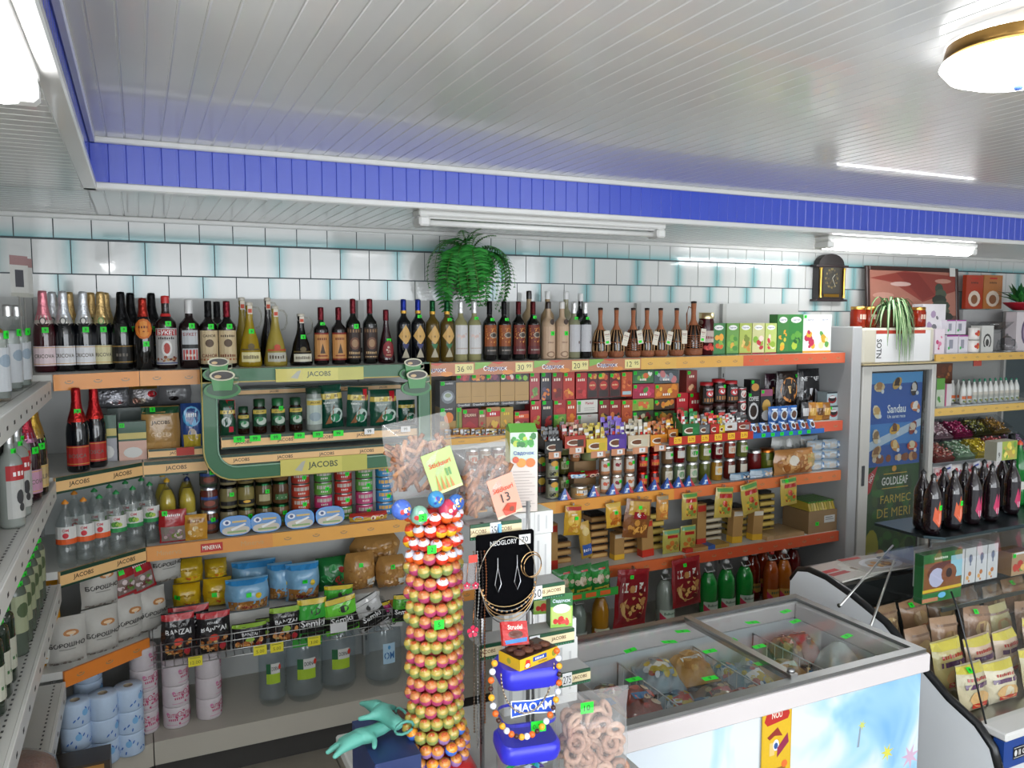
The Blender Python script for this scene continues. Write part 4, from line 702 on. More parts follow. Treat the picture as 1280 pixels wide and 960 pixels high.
# blue hooked coffee trays
def pearl(w_=.05, h_=.07): return pouch(w_, h_, .02, '1f5aa0', lab(('e', .5, .5, .36, .32, 'c8d8e4'), ('e', .5, .5, .26, .22, '5a3a28'), ('r', .2, .8, .6, .08, 'd8e4f0')), st=None, nu=5, nv=5)
pp_ = pearl(); bt_ = []
for i, x in enumerate((948, 960, 972, 984, 995, 1003, 1017)): bt_.append(i)
c0, c1 = pY(940, 546, 3.5), pY(1030, 530, 3.5)
k = MB(); k.box(c0.x, c1.x, 3.5, 3.6, c0.z - .002, c0.z + .002, '2a5ca8', 'plastic'); k.box(c0.x, c1.x, 3.496, 3.5, c0.z - .01, c0.z + .018, '2a64b0', 'plastic'); s_ = [('tray_floor', k)]
for i in range(6): t_ = MB(); tag(t_, c0.x + .08 + i * .062 * 1.12, 3.4945, c0.z + .004, '9', .028, .02); s_.append(('price_sticker', t_))
for u in (c0.x + .05, c1.x - .05): t_ = MB(); t_.box(u - .004, u + .004, 3.55, 3.605, c0.z - .012, c0.z - .002, 'a9a9a6', 'metal'); s_.append(('bracket', t_))
solo('blue_tray', 'tray', 'long blue tray with green stickers, hooked below the instant coffee jars', s_)
for i in range(7): put(pp_, 'coffee_sachet', 'sachet', '%s blue coffee sachet in the long blue tray' % (ORD[i] if i < 6 else 'last'), (c0.x + .045 + i * (c1.x - c0.x - .08) / 6.3, 3.53, c0.z + .004), 0, 'blue coffee sachets', (R(-24), 0, 0))
LC = L2 - .045
for i in range(3): put(pp_, 'coffee_sachet', 'sachet', '%s upright blue coffee sachet behind the blue tray' % ORD[i], (pY(966 + i * 12, 515, 3.66).x, 3.66, LC + .001), 0, 'upright blue sachets', None, 1.5)
# instant coffee on its shelf
nes = lab(('r', 0, 0, 1, 1, '1c1414'), ('e', .5, .62, .3, .22, 'b8242a'), ('e', .5, .6, .18, .12, 'd8d8d8'), ('r', .1, .1, .8, .22, 'a8703a'), ('t', 'NESCAFE', .5, .86, .1, 'e8e8e8', .85))
for i, (x0, x1, y0) in enumerate(((875, 889, 477), (890, 904, 473), (905, 919, 475))):
    X, z, w_, h_ = px_rect(x0, y0, x1, 527, 3.7, LC); put(jar(w_ / 2, h_ / 2 - .002, '2c1a10', '3a1a1a', nes, .7, .08, st=None if i else .7, lidm='plastic'), 'coffee_jar', 'jar', '%s lower instant coffee jar with red and gold label' % ORD[i], (X, 3.7, z + .001), 0, 'instant coffee jars'); put(jar(w_ / 2, h_ / 2 - .002, '2c1a10', 'a01c24', nes, .7, .08, st=.7 if i == 1 else None, lidm='plastic'), 'coffee_jar', 'jar', '%s upper instant coffee jar with red lid, stacked on its twin' % ORD[i], (X, 3.7, z + h_ / 2), 0, 'instant coffee jars')
tin = can(.034, .075, lab(('r', 0, 0, 1, 1, '2a1414'), ('e', .5, .5, .28, .34, 'd8d0c8'), ('e', .5, .5, .2, .24, 'a01c24'), ('r', 0, .88, 1, .1, 'b02028')), '3a1418', False)
for i in range(3): put(tin, 'coffee_tin', 'tin', '%s red rimmed coffee tin in the stack beside the jars' % ('lowest', 'middle', 'topmost')[i], (pY(925, 510, 3.7).x, 3.7, LC + .001 + i * .0755), 0, 'red rimmed coffee tins')
X = pY(940, 520, 3.72).x
for x0, x1, y0, y1, z, art, sd, nm in [(934, 949, 491, 527, LC, lab(('r', 0, 0, 1, 1, '1c1c1e'), ('t', 'COFFEE', .5, .8, .14, 'd8d8d8'), ('e', .5, .4, .4, .28, 'c8c8c8'), ('e', .5, .4, .3, .2, '2a1c14')), '1c1c1e', 'black coffee box with a white cup picture, beside the tins'), (950, 965, 487, 527, LC, lab(('r', 0, 0, 1, 1, '2a2a2e'), ('r', 0, .8, 1, .2, '9a4a6a'), ('e', .5, .5, .36, .2, 'c8a050'), ('e', .5, .22, .4, .16, 'd8d8d8')), '2a2a2c', 'dark coffee box with pink top band'), (938, 950, 474, 490, None, lab(('r', 0, 0, 1, 1, '141214'), ('e', .5, .4, .4, .3, 'c88a3c')), '141214', 'little black box with gold cup on top of the coffee box')]:
    X, zz, w_, h_ = px_rect(x0, y0, x1, y1, 3.72, z)
    if z is None: zz = LC + px_rect(934, 491, 949, 527, 3.72, LC)[3] + .001
    put(carton(w_ * .98, h_, .06, art, sd), 'coffee_box', 'box', nm, (X, 3.72, zz + .001))
cup = lambda bg, ring: lab(('r', .05, .05, .9, .9, bg), ('e', .5, .62, .4, .26, ring), ('e', .5, .62, .33, .2, '2a1a14'), ('e', .5, .62, .2, .08, 'd8a85a'), ('r', .1, .1, .8, .2, 'b8823a'))
pouchat('coffee_pouch', 'black coffee pouch with an orange ringed cup, rear of the coffee shelf', 969, 464, 994, 527, 3.8, .06, '241a16', cup('241a16', 'd88a3a'), LC, st=(.9, .9))
pouchat('coffee_pouch', 'narrow dark coffee pouch with pink top beside the ringed cup pouch', 955, 467, 971, 510, 3.9, .04, '3a1c2a', cup('3a1c2a', 'c8c8c8'), LC)
pouchat('coffee_pouch', 'large black and silver coffee pouch with white lettering across its top', 995, 461, 1022, 516, 3.82, .06, '1a1a1c', lab(('r', .05, .05, .9, .9, '1a1a1c'), ('t', 'NESCAFE', .5, .8, .09, 'e0e0e0', .8), ('e', .5, .45, .4, .16, 'c0c0c4'), ('e', .5, .45, .3, .1, '2a1a14'), ('r', .2, .06, .7, .2, 'b0722c')), LC)
for i in range(4): pouchat('coffee_pouch', '%s small amber coffee pack lying before the large pouch' % ORD[i], 1001 + i * 9, 503, 1010 + i * 9, 520, 3.66, .03, ['3a3a3c', 'a8702c', 'b8842c', '8a5a24'][i], lab(('r', .1, .3, .8, .4, ['b8b8b8', 'c8a04a', '5a3a1c', 'c8a04a'][i])), LC, group='small amber packs')
cupart = lab(('r', 0, 0, 1, 1, 'a8b8bc'), ('e', .5, .45, .4, .3, '8a1c24'), ('e', .5, .5, .32, .2, '1c1c1e'), ('e', .5, .62, .3, .08, 'd8d8d8'), ('r', 0, .9, 1, .1, '2a3034'))
X, z, w_, h_ = px_rect(1038, 493, 1055, 514, 3.66, LC)
put(carton(.085, .085, .09, cupart, '8a9a9c', stk='7'), 'cup_box', 'box', 'pale blue box with a red cup picture, lower of two at the shelf end', (X - .03, 3.66, LC + .001)); put(carton(.09, .085, .08, cupart, '9aa8ac', st=False), 'cup_box', 'box', 'pale blue box with a red cup picture, upper of two at the shelf end', (X - .035, 3.67, LC + .0875))
# ---- preserve jars on shelf three
def jarat(name, label, x0, x1, y0, y1, Y, fill, lid, art=None, z=None, group='preserve jars', lidm='metal', cat='jar', dz=0, **k):
    X, zz, w_, h_ = px_rect(x0, y0, x1, y1, Y, z); put(jar(w_ / 2 * .98, h_ - .001, fill, lid, art, lidm=lidm, **k), name, cat, label, (X, Y, zz + dz + .0006), 0, group); return zz + h_
ola = lab(('r', 0, 0, 1, 1, '8a8a74'), ('r', 0, .75, 1, .25, '17181a'), ('e', .5, .72, .3, .16, 'd8a03a'), ('b', .1, .05, .8, .25, ['1c1c14', 'a8a02c'], 8, .12), ('r', .1, .38, .8, .2, 'a8a898'))
z = L3
for i in range(3): put(can(.034, .112, ola, '7a7a66', stk='7'), 'olive_can', 'can', '%s of the stacked olive cans by the juice carton' % ('lowest', 'middle', 'topmost')[i], (pY(690, 610, 3.68).x, 3.68, L3 + .001 + i * .1125), 0, 'olive cans')
for i in range(3): put(can(.034, .112, lab(('r', 0, 0, 1, 1, '22241f'), ('e', .5, .7, .3, .2, 'c8a83a'), ('r', .1, .1, .8, .3, '7a2420')), '22241f', i == 1), 'olive_can', 'can', '%s of the dark olive cans half behind the juice carton' % ('lowest', 'middle', 'topmost')[i], (pY(674, 610, 3.8).x, 3.8, L3 + .001 + i * .1125), 0, 'dark olive cans')
for i in range(3): put(jar(.03, .105, ['8a8458', '6a6a34', '7a7a4a'][i], '3a3a34', lab(('r', .1, .1, .8, .8, 'a8a480'), ('e', .5, .5, .3, .3, '5a6a34')), st=.6), 'olive_jar', 'jar', '%s of the narrow olive jars behind the cans' % ('lowest', 'middle', 'topmost')[i], (pY(704, 610, 3.78).x, 3.78, L3 + .001 + i * .1055), 0, 'narrow olive jars')
jarat('spread_jar', 'low wide jar with orange fruit label and white lid, shelf three', 714, 733, 606, 628, 3.64, 'c8a878', 'd0cfc8', lab(('r', .15, .1, .7, .8, 'd8d4cc'), ('e', .3, .3, .25, .2, 'e0912c'), ('r', .5, .5, .2, .3, '5a6a8a')), L3, st=None)
b2 = pouchat('cake_roll_pack', 'red and blue pack of rolls lying on the low jars', 710, 589, 748, 606, 3.66, .07, '8a241c', lab(('r', .05, .15, .4, .6, 'c8dce8'), ('e', .2, .5, .12, .25, '4aa0d8'), ('e', .7, .4, .1, .25, 'e0c0a8'), ('e', .88, .4, .1, .25, 'e0c0a8'), ('e', .7, .4, .05, .12, '3a1c14'), ('e', .88, .4, .05, .12, '3a1c14')), L3 + .0985, cat='pack', st=(.45, .8))
jarat('spread_jar', 'second low jar under the pack of rolls', 735, 749, 606, 628, 3.66, 'b8a078', 'd0cfc8', None, L3, st=None)
jarat('pickle_jar', 'clear jar of green pickles above the roll pack', 727, 746, 560, 589, 3.78, 'a8b07a', 'd8d8d0', None, L3 + .17, st=None)
jarat('honey_glass', 'slim glass with orange label beside the green pickles', 713, 724, 560, 589, 3.78, 'c88a5a', 'c8c8c8', lab(('r', .1, .2, .8, .6, 'd8c8b8'), ('e', .5, .4, .3, .15, 'c8602c')), L3 + .17, st=None)
X = pY(729, 600, 3.78).x; put(carton(.14, .168, .08, None, '8a6a44', st=False), 'cardboard_box', 'box', 'brown cardboard box carrying the clear pickle jar', (X, 3.76, L3 + .001))
fru = lambda c: lab(('r', 0, .1, 1, .8, 'd0c8bc'), ('b', .15, .35, .7, .45, [c, c], 5, .16), ('r', 0, 0, 1, .14, 'b87a4a'))
for ci, (x, c, nm) in enumerate(((755, 'c85a3c', 'apricot'), (770, '8a1c2c', 'cherry'), (786, 'c06a2c', 'peach'))):
    for r_ in range(3): X = pY(x, 610, 3.68).x; put(jar(.0295, .099, 'b88a6a', 'd8d4cc', fru(c), .75, .12, st=.6 if (ci + r_) % 2 else None, stk='6'), 'yogurt_glass', 'glass', '%s glass in the %s printed stack on shelf three' % (('lowest', 'middle', 'topmost')[r_], nm), (X, 3.68, L3 + .001 + r_ * .0995), 0, 'printed glasses')
red = lab(('r', 0, .1, 1, .7, 'a01c1c'), ('r', .1, .2, .8, .3, 'd8a02c'), ('e', .5, .6, .3, .2, 'd84a2c'))
for ci, x in enumerate((802, 817)):
    for r_ in range(3): X = pY(x, 606, 3.68).x; put(jar(.0295, .1, '6a0e0e', 'a8281c', red, st=.7 if r_ < 2 and not ci else None), 'tomato_paste_jar', 'jar', '%s tomato paste jar in the %s red stack' % (('lowest', 'middle', 'topmost')[r_], ORD[ci]), (X, 3.68, L3 + .001 + r_ * .1005), 0, 'tomato paste jars')
jr = [('8a6a4a', 'd8d0c8', 'brown jam'), ('7a141c', 'c8c8c8', 'dark red jam'), ('8a8a4a', '4a8a4c', 'green fruit'), ('8a8a3c', 'b8b8a0', 'pickle'), ('6a101a', '8a1c28', 'crimson jam'), ('a83a24', 'c89a7a', 'orange red jam'), ('7a8040', 'b8b07a', 'olive')]
jr2 = [('8a7a5a', 'b8aa90'), ('7a8a6a', '5a8a5a'), ('8a9464', '7aa07a'), ('6a7030', None), ('b8862c', 'd8a84a'), ('7a2a20', 'c8c0b8'), ('5a3020', 'c8b8a8')]
for i, x in enumerate((833, 848, 864, 880, 895, 911, 926)):
    X = pY(x, 605, 3.7).x; f1, l1, nm = jr[i]; f2, l2 = jr2[i]
    la = lab(('r', .12, .1, .76, .8, 'd0cabc'), ('e', .5, .5, .28, .28, l1)); lb2 = lab(('r', .12, .1, .76, .8, 'cfc8b8'), ('e', .5, .5, .28, .28, l2)) if l2 else None
    rr = .0335; put(jar(rr, .125, f2, 'd8d8d6', lb2, st=None), 'preserve_jar', 'jar', 'lower jar below the %s jar in the %s stack of preserves' % (nm, ORD[i]), (X, 3.7, L3 + .001), 0, 'preserve jars')
    put(jar(rr, .105, f1, 'd8d8d6', la, st=.5 if i in (0, 2, 3, 6) else None), 'preserve_jar', 'jar', '%s jar with white lid, upper one of the %s stack' % (nm, ORD[i]), (X, 3.7, L3 + .127), 0, 'preserve jars')
jarat('preserve_jar', 'red preserve jar with white lid past the stacks', 935, 949, 561, 602, 3.72, '7a1c1c', 'd8d8d6', None, L3, st=None)
jarat('olive_jar', 'jar of green olives with orange lid beside the cookie bag', 950, 965, 560, 602, 3.72, '6a7424', 'b8682c', lab(('r', .2, .3, .6, .4, '8a8440')), L3, st=.55)
for x0, x1, y0, nm, c in [(912, 936, 591, 'chocolate', '3a1c14'), (937, 965, 586, 'cream', 'c8a888')]: pouchat('swiss_roll_pack', 'blue pack of %s swiss rolls lying at the shelf edge' % nm, x0, y0, x1, y0 + 18, 3.63, .06, '7aa0c0', lab(('r', 0, .1, .4, .8, 'b8c8d4'), ('e', .55, .5, .12, .34, c), ('e', .78, .5, .12, .34, c), ('e', .55, .5, .06, .17, 'e8d8c8'), ('e', .78, .5, .06, .17, 'e8d8c8')), L3, cat='pack', st=None)
pouchat('cookie_bag', 'large clear bag of round golden cookies on shelf three', 967, 561, 1015, 597, 3.64, .1, 'b8824c', lab(('b', .03, .05, .94, .9, ['c89458', 'a86c34', 'd8ac74', '9a5c2c'], 60, .08), ('e', .35, .6, .12, .2, 'e0d8c8'), ('r', .7, .3, .25, .5, 'b8a060')), L3, cat='bag', st=(.4, .68))
pouchat('pasta_bag', 'crumpled clear grey bag behind the cookie bag', 963, 541, 1000, 597, 3.78, .08, '9a9c98', lab(('b', .1, .1, .8, .8, ['b8bab8', '7a7c7a'], 14, .1)), L3, cat='bag', st=None)
sug = lab(('r', .0, .15, .55, .7, 'c8c4bc'), ('e', .75, .5, .18, .36, '2a7ac0'), ('e', .75, .5, .08, .16, 'd8e4f0'))
for c_ in range(2):
    for r_ in range(3): X = pY(1020 + c_ * 19, 590, 3.66).x; put(pouch(.125, .062, .1, 'b8c8d4', sug, nu=6, nv=5), 'sugar_pack', 'pack', '%s white and blue pack in the %s pile at the shelf end' % (('lowest', 'middle', 'topmost')[r_], ORD[c_]), (X, 3.68, L3 + .001 + r_ * .0625), 0, 'white and blue packs')
pouchat('sugar_pack', 'white and blue pack lying behind the piles', 994, 545, 1022, 560, 3.8, .08, 'b8c8d4', sug, L3 + .1, cat='pack')
X = pY(1008, 560, 3.8).x; put(carton(.14, .099, .09, None, '9a9c98', st=False), 'cardboard_box', 'box', 'grey box under the rear white and blue pack', (X, 3.8, L3 + .0005))
# little blue and red triangular packs along the edge
def tri():
    k = MB(); k.mesh([(-.035, -.012, 0), (.035, -.012, 0), (.0, .0, .062), (-.035, .02, 0), (.035, .02, 0)], [(0, 1, 2), (1, 4, 2), (4, 3, 2), (3, 0, 2)], '2a5cb0', 'film'); A = Art(.07, .062, None, 'film'); A.poly([(.046, 0), (.07, 0), (.04, .05)], 'b8303a'); A.poly([(.01, .004), (.03, .004), (.034, .03)], 'b8d0e8'); A.rect(.022, .018, .02, .008, 'e8eef8')
    p = Proto(); p.part('wrapper', k); k2 = MB(); A.lay(k2, lambda u, v, o: (u - .035, -.012 + v * .19 - .001 - o, v)); p.part('print', k2); return p
tp = tri()
row(tp, 'triangular_pack', 'pack', '{o} blue and red triangular pack along the edge of shelf three', [(pY(x, y, 3.625).x, 3.625, L3 + .001) for x, y in ((706, 622), (742, 620), (766, 618), (784, 616), (801, 614), (818, 611), (834, 608), (848, 606), (861, 604), (882, 602))], 'blue and red triangular packs')
for ci, px in enumerate((590, 606, 622, 637)):
    for r_ in range(3): put(jar(.033, .1, ['b8703a', 'c8a884', '9a5a34', 'b88a5a'][ci], 'd8d8d4', lab(('r', .1, .1, .8, .8, 'd0c8b8'), ('e', .5, .5, .28, .26, ['c8602c', '8a3a2c'][ci % 2])), st=.5 if (ci + r_) % 3 == 0 else None), 'preserve_jar', 'jar', '%s white lidded jar in the %s stack behind the stick biscuit bags' % (('lowest', 'middle', 'topmost')[r_], ORD[ci]), (pY(px, 610, 3.68).x, 3.68, L3 + .001 + r_ * .1005), 0, 'jars behind the biscuit bags')
# ================= hanging snack pouches, wafers, soda: lower levels of the tea and coffee bays =================
snackA = lambda t, a, b, c: lab(('r', .06, .85, .88, .12, a), ('e', .5, .5, .36, .2, b), ('e', .55, .28, .3, .14, c), ('t', t, .5, .72, .07, 'f4ecd0', .6), ('b', .15, .08, .7, .25, [c, b, 'd8b060'], 8, .1))
def hang(name, label, x0, y0, x1, y1, col, art, st=None, Y=3.57, lean=0, **k):
    X, z, w_, h_ = px_rect(x0, y0, x1, y1, Y); p = pouch(w_, h_, .035, col, art, st=st, **k); c_ = MB(); c_.box(-.004, .004, .0, .02, h_ - .012, h_ + .012, 'c8c8c8', 'metal'); p.part('hook', c_)
    put(p, name, 'pouch', label, (X, Y, z), 0, 'pouches clipped to the price rail', (0, R(lean), 0))
hang('snack_pouch', 'yellow snack pouch with a red header, hanging beside the white boxes', 704, 632, 725, 669, 'c89a2c', snackA('~SNAC', 'a8281c', 'd8b04a', 'c88a34'), (.6, .6), lean=4)
hang('snack_pouch', 'long yellow pouch of straws with blue lettering, hanging askew', 727, 651, 741, 697, 'b8923c', lab(('r', .1, .1, .8, .3, '3a5aa0'), ('t', '~STAR', .5, .25, .1, 'e8e8e8', .7), ('e', .5, .75, .3, .12, 'd8c080')), None, 3.6, lean=-8)
hang('snack_pouch', 'orange yellow snack pouch hanging before the stacked wafers', 758, 628, 777, 659, 'd8a83a', snackA('~SNAC', 'c8a850', 'c87a24', 'a85a1c'), (.55, .62), lean=-3)
hang('pretzel_pouch', 'large star printed pretzel pouch hanging from the price rail', 777, 624, 809, 672, '7a4a24', lab(('r', .1, .6, .8, .35, 'b8903c'), ('r', .3, .5, .5, .18, '8a1c24'), ('t', 'Star', .55, .59, .1, 'e8e8f4', .4), ('b', .1, .05, .8, .45, ['b88038', 'd8a04c', '8a5424'], 18, .1)), (.5, .8), 3.54, lean=8)
hang('snack_pouch', 'narrow tan snack pouch between the star pouch and the red one', 820, 619, 835, 650, 'b8803c', snackA('~SNAC', '9a8a6a', 'd8a04a', 'c8783a'))
for i, (x0, y0, x1, y1, ln) in enumerate([(852, 616, 871, 649, 0), (892, 609, 914, 647, 4), (929, 603, 950, 641, -10), (976, 597, 996, 631, -4)]): hang('seed_pouch', '%s red and yellow printed pouch hanging from the orange price rail' % (ORD[i] if i < 3 else 'last'), x0, y0, x1, y1, 'b8a04a', lab(('r', .05, .86, .9, .11, '4a8a3a'), ('r', .15, .66, .7, .14, 'a8241c'), ('b', .1, .1, .8, .5, ['b8401c', 'c8a03a', '9a2a1c', '7a8a3a'], 16, .12)), (.3, .92) if i == 3 else None, lean=ln)
# wafer stacks in cardboard stands on shelf four
def wafers(n, w_, hh, cols): 
    out = []
    for i in range(n): k = MB(); c = cols[i % len(cols)]; k.box(-w_ / 2, w_ / 2, 0, .12, i * hh, i * hh + hh * .62, c, 'card'); k.box(-w_ / 2 + .006, w_ / 2 - .006, -.0015, 0, i * hh + hh * .15, i * hh + hh * .5, {'b8864c': 'd8b070', 'b89a44': 'e0c468', 'b8a888': 'd8d0b8'}.get(c, 'c8a060')); out.append(k)
    return out
for gi, (x0, x1, y0, y1, n, c, nm) in enumerate([(697, 716, 676, 704, 3, 'b8864c', 'behind the white boxes'), (741, 762, 644, 700, 6, 'b8864c', 'behind the straw pouch'), (780, 800, 650, 697, 5, 'b8864c', 'behind the star pouch'), (814, 832, 640, 690, 5, 'b89a44', 'past the star pouch'), (884, 904, 630, 686, 6, 'b8a888', 'with pale ends'), (921, 936, 634, 676, 5, 'b89a44', 'between two cardboard stands'), (952, 970, 616, 672, 6, 'b89a44', 'next to the last hanging pouch')]):
    X, z, w_, h_ = px_rect(x0, y0, x1, y1, 3.74, L4); hh = h_ / n; ws = wafers(n, w_, hh, [c])
    for i, k in enumerate(ws):
        k2 = MB(); k2.box(-w_ / 2 + .01, w_ / 2 - .01, .02, .1, i * hh + hh * .62, (i + 1) * hh, '1a1412', 'card')  # near-black block stands in for the shade in the gap between packs
        solo('wafer_pack', 'pack', '%s brown wafer pack in the stack %s' % (ORD[i] if i < n - 1 else 'topmost', nm), [('wrapper', k), ('gap_shade', k2)], (X, 3.76, L4 + .0006 + i * .0001), 0, 'wafer packs on shelf four')
def stand(name, label, x0, x1, y0, y1, foot, Y=3.68, lean=0):
    X, z, w_, h_ = px_rect(x0, y0, x1, y1, Y, L4); b = MB(); b.box(-w_ / 2, w_ / 2, 0, .05, 0, h_, 'a9824c', 'card'); f = MB(); f.box(-w_ / 2 - .001, w_ / 2 + .001, -.002, .051, .001, h_ * .2, foot, 'card'); t = MB(); t.box(-w_ / 2 + .004, w_ / 2 - .004, -.002, 0, h_ * .82, h_ * .96, foot if foot != 'd8a82c' else 'd8d0c0', 'card')
    solo(name, 'box', label, [('carton', b), ('foot_band', f), ('header', t)], (X, Y, L4 + .0006), 0, 'upright cardboard boxes', (0, R(lean), 0))
for a in [('upright_box', 'narrow upright cardboard box with red cap next to the white boxes', 689, 697, 655, 705, 'b83020'), ('upright_box', 'upright cardboard box with yellow foot below the yellow snack pouch', 768, 780, 667, 707, 'd8a82c'), ('upright_box', 'upright cardboard box with bright red foot under the star pouch', 803, 817, 650, 702, 'c0301c', 3.66, -3), ('upright_box', 'tall upright cardboard box with red top beside the pale wafer stack', 871, 882, 630, 685, 'b83428'), ('upright_box', 'upright cardboard box with yellow foot, first of two', 915, 927, 638, 677, 'd8a82c', 3.66, 3), ('upright_box', 'upright cardboard box with yellow foot, second of two', 940, 952, 638, 675, 'd8a82c', 3.66, 4)]: stand(*a)
for i, (x0, x1, y0) in enumerate(((828, 849, 662), (850, 869, 657))): pouchat('seasoning_pouch', '%s of two green topped pouches standing on shelf four' % ORD[i], x0, y0, x1, y0 + 36, 3.66, .03, 'a8a04a', lab(('r', .05, .84, .9, .12, '5a9a6a'), ('r', .2, .66, .6, .12, 'a8241c'), ('b', .1, .08, .8, .5, ['b86a2c', 'c8a848', '8a7a34'], 12, .12)), L4, st=None)
for nm, x0, x1, y0, d, c, c2 in [('flat brown bar box with red end lying on shelf four', 856, 892, 687, .16, 'a8824c', 'b83020'), ('flat brown bar box with blue and yellow print at the shelf edge', 884, 910, 680, .1, 'a8843c', '3a5a9a'), ('low empty cardboard tray near the yellow sachet box', 958, 1004, 663, .22, 'a88a60', 'b89a70')]:
    X, z, w_, h_ = px_rect(x0, y0, x1, y0 + 9, 3.63, L4); b = MB(); b.box(-w_ / 2, w_ / 2, 0, d, 0, .022, c, 'card'); f = MB(); f.box(-w_ / 2 - .001, -w_ / 2 + .05, -.001, d + .001, .001, .024, c2, 'card'); solo('flat_box', 'box', nm, [('carton', b), ('end_band', f)], (X, 3.62, L4 + .0006))
# carton of yellow sachets at the end
X, z, w_, h_ = px_rect(1020, 628, 1063, 672, 3.56, L4); X -= .05; b = MB(); b.box(-.12, .12, 0, .22, 0, .14, '8f7452', 'card', top='5a4630'); f = MB(); A = Art(.09, .045, 'c8c8c4', 'paper'); A.rect(.01, .03, .06, .005, '6a6a6a'); A.rect(.01, .018, .07, .004, '6a6a6a'); A.flat(f, (.01, -.001, .06)); s_ = MB(); tag(s_, -.05, -.002, .06)
parts = [('carton', b), ('paper_label', f), ('price_sticker', s_)]
for i in range(10): k = MB(); x = -.105 + i * .022; k.mesh([(x, .01, .14), (x + .02, .01, .14), (x + .018, .03, .19), (x + .002, .03, .19), (x, .2, .14), (x + .02, .2, .14), (x + .018, .19, .195), (x + .002, .19, .195)], [(0, 1, 2, 3), (3, 2, 6, 7), (1, 5, 6, 2), (4, 0, 3, 7), (5, 4, 7, 6)], ['b8a03c', 'a8983c', 'c8b060'][i % 3], 'film'); k.box(x + .002, x + .018, .02, .19, .188, .197, ['4a8a34', '5a7a2c'][i % 2], 'film'); parts.append(('sachet', k))
solo('sachet_carton', 'box', 'open brown carton packed with yellow sachets at the end of shelf four', parts, (3.85, 3.62, L4 + .0006))
# green snack bags on their own little rail below shelf four
a, b = pY(700, 752, 3.4), pY(772, 733, 3.4)
mb = MB(); mb.box(a.x, b.x, 3.4, 3.58, a.z - .004, a.z, 'a9a9a6', 'white_enamel'); rl = MB(); rl.box(a.x, b.x, 3.394, 3.4, a.z - .01, a.z + .03, '2f9a3a', 'plastic'); pr = [('rail_board', mb), ('price_rail', rl)]
for i in range(3): k = MB(); k.box(a.x + .06 + i * .085, a.x + .12 + i * .085, 3.392, 3.394, a.z, a.z + .022, 'd8601c'); pr.append(('price_card', k))
for u in (a.x + .06, b.x - .06): k = MB(); k.box(u - .005, u + .005, 3.57, 3.59, a.z - .004, L4 - .03, 'a9a9a6', 'metal'); pr.append(('bracket', k))
solo('green_rail', 'rail', 'small hooked shelf with a green price rail under shelf four', pr)
gb = pouch(.13, .15, .06, '1f6a2c', lab(('r', .1, .55, .8, .25, '2f8a3a'), ('b', .1, .3, .8, .4, ['c8b8a0', '9a8a6a', '3a8a44'], 9, .12), ('r', .15, .08, .7, .16, 'b8a83a'), ('t', '~Kracker', .5, .16, .07, '2a2a14', .6), ('r', .4, .82, .3, .06, 'b02a1c')))
for i in range(3): put(gb, 'cracker_bag', 'bag', '%s of the three green cracker bags on the green rail' % ('first', 'middle', 'last')[i], (a.x + .06 + i * .1, 3.46 - i * .006, a.z + .001), 0, 'green cracker bags', (0, R(-5), 0))
# base deck: soda bottles, hanging chip bags
def soda(h_, r, liq, cap, lcol, t='Bulboaca', cl='dfe8df'):
    def ex(k, pr, h, r): k.tube([(-r * .5, 0, h * .9), (-r * .5, -.02, h * .84), (r * .5, -.02, h * .84), (r * .5, 0, h * .9)], .003, 'd8d8d8', 'plastic', 4)
    return bottle(h_, r, cl, 'pet', 'glass', cap=(cap, .07, 'plastic'), label=lab(('r', 0, .1, 1, .8, lcol), ('t', t, .5, .6, .22, '2a5a3a', .8), ('p', [(0, .1), (.4, .1), (0, .7)], 'b82a4a')), lz=.16, lh=.2, st=None, fill=(.8, liq, 'brew'), extra=ex, n=14, body='plastic_bottle')
gs = soda(.34, .055, '1c9a3c', 'c8c8c8', 'b8c8b8')
for i, x in enumerate((885, 907, 930)): put(gs, 'soda_bottle', 'bottle', '%s bright green soda bottle on the bottom deck behind the freezer' % ORD[i], (pY(x, 750, 3.62).x, 3.62, L0 + .001), 0, 'green soda bottles')
for i, (x, y, c, cp_) in enumerate([(940, 3.75, '8a2a14', 'a8241c'), (952, 3.8, 'a8401c', 'a8241c'), (963, 3.62, 'b85a20', 'a8241c'), (973, 3.78, '9a3418', 'a8241c'), (979, 3.6, 'c0701c', 'c8c8c8'), (990, 3.74, '7a1c1c', 'a8241c')]): put(soda(.35, .05, c, cp_, 'b8883a', '~Citro', 'd8b898'), 'soda_bottle', 'bottle', '%s orange or red soda bottle in the cluster beside the green ones' % ORD[i], (pY(x, 740, y).x, y, L0 + .001), 0, 'orange soda bottles')
put(soda(.34, .055, 'a8b0a8', 'c8c8c8', 'b8c8b8'), 'soda_bottle', 'bottle', 'colourless soda bottle between the hanging pretzel bags', (pY(831, 755, 3.62).x, 3.62, L0 + .001))
put(soda(.33, .05, 'c88a1c', 'a8b8b8', 'c8c8a8'), 'soda_bottle', 'bottle', 'yellow soda bottle below the green cracker bags', (pY(750, 785, 3.55).x, 3.55, L0 + .001)); put(soda(.3, .05, '9aa8a0', '2f8a4a', 'a8b0a8'), 'soda_bottle', 'bottle', 'colourless green capped bottle below the cracker bags', (pY(722, 785, 3.57).x, 3.57, L0 + .001))
put(soda(.33, .06, 'a84a1c', 'a8b8b8', 'c8c8a8'), 'soda_bottle', 'bottle', 'amber soda bottle behind the front pretzel bag', (pY(782, 775, 3.6).x, 3.6, L0 + .001))
prz = lab(('r', .08, .08, .84, .84, '7a141c'), ('r', .15, .62, .7, .16, 'd8d8cc'), ('t', '~Kringels', .5, .7, .1, '8a2018', .6), ('e', .5, .34, .36, .2, 'd0a868'), ('e', .5, .34, .2, .07, '6a3018'), ('b', .1, .08, .8, .7, ['b8824a', 'd8a860', '5a1014'], 14, .09))
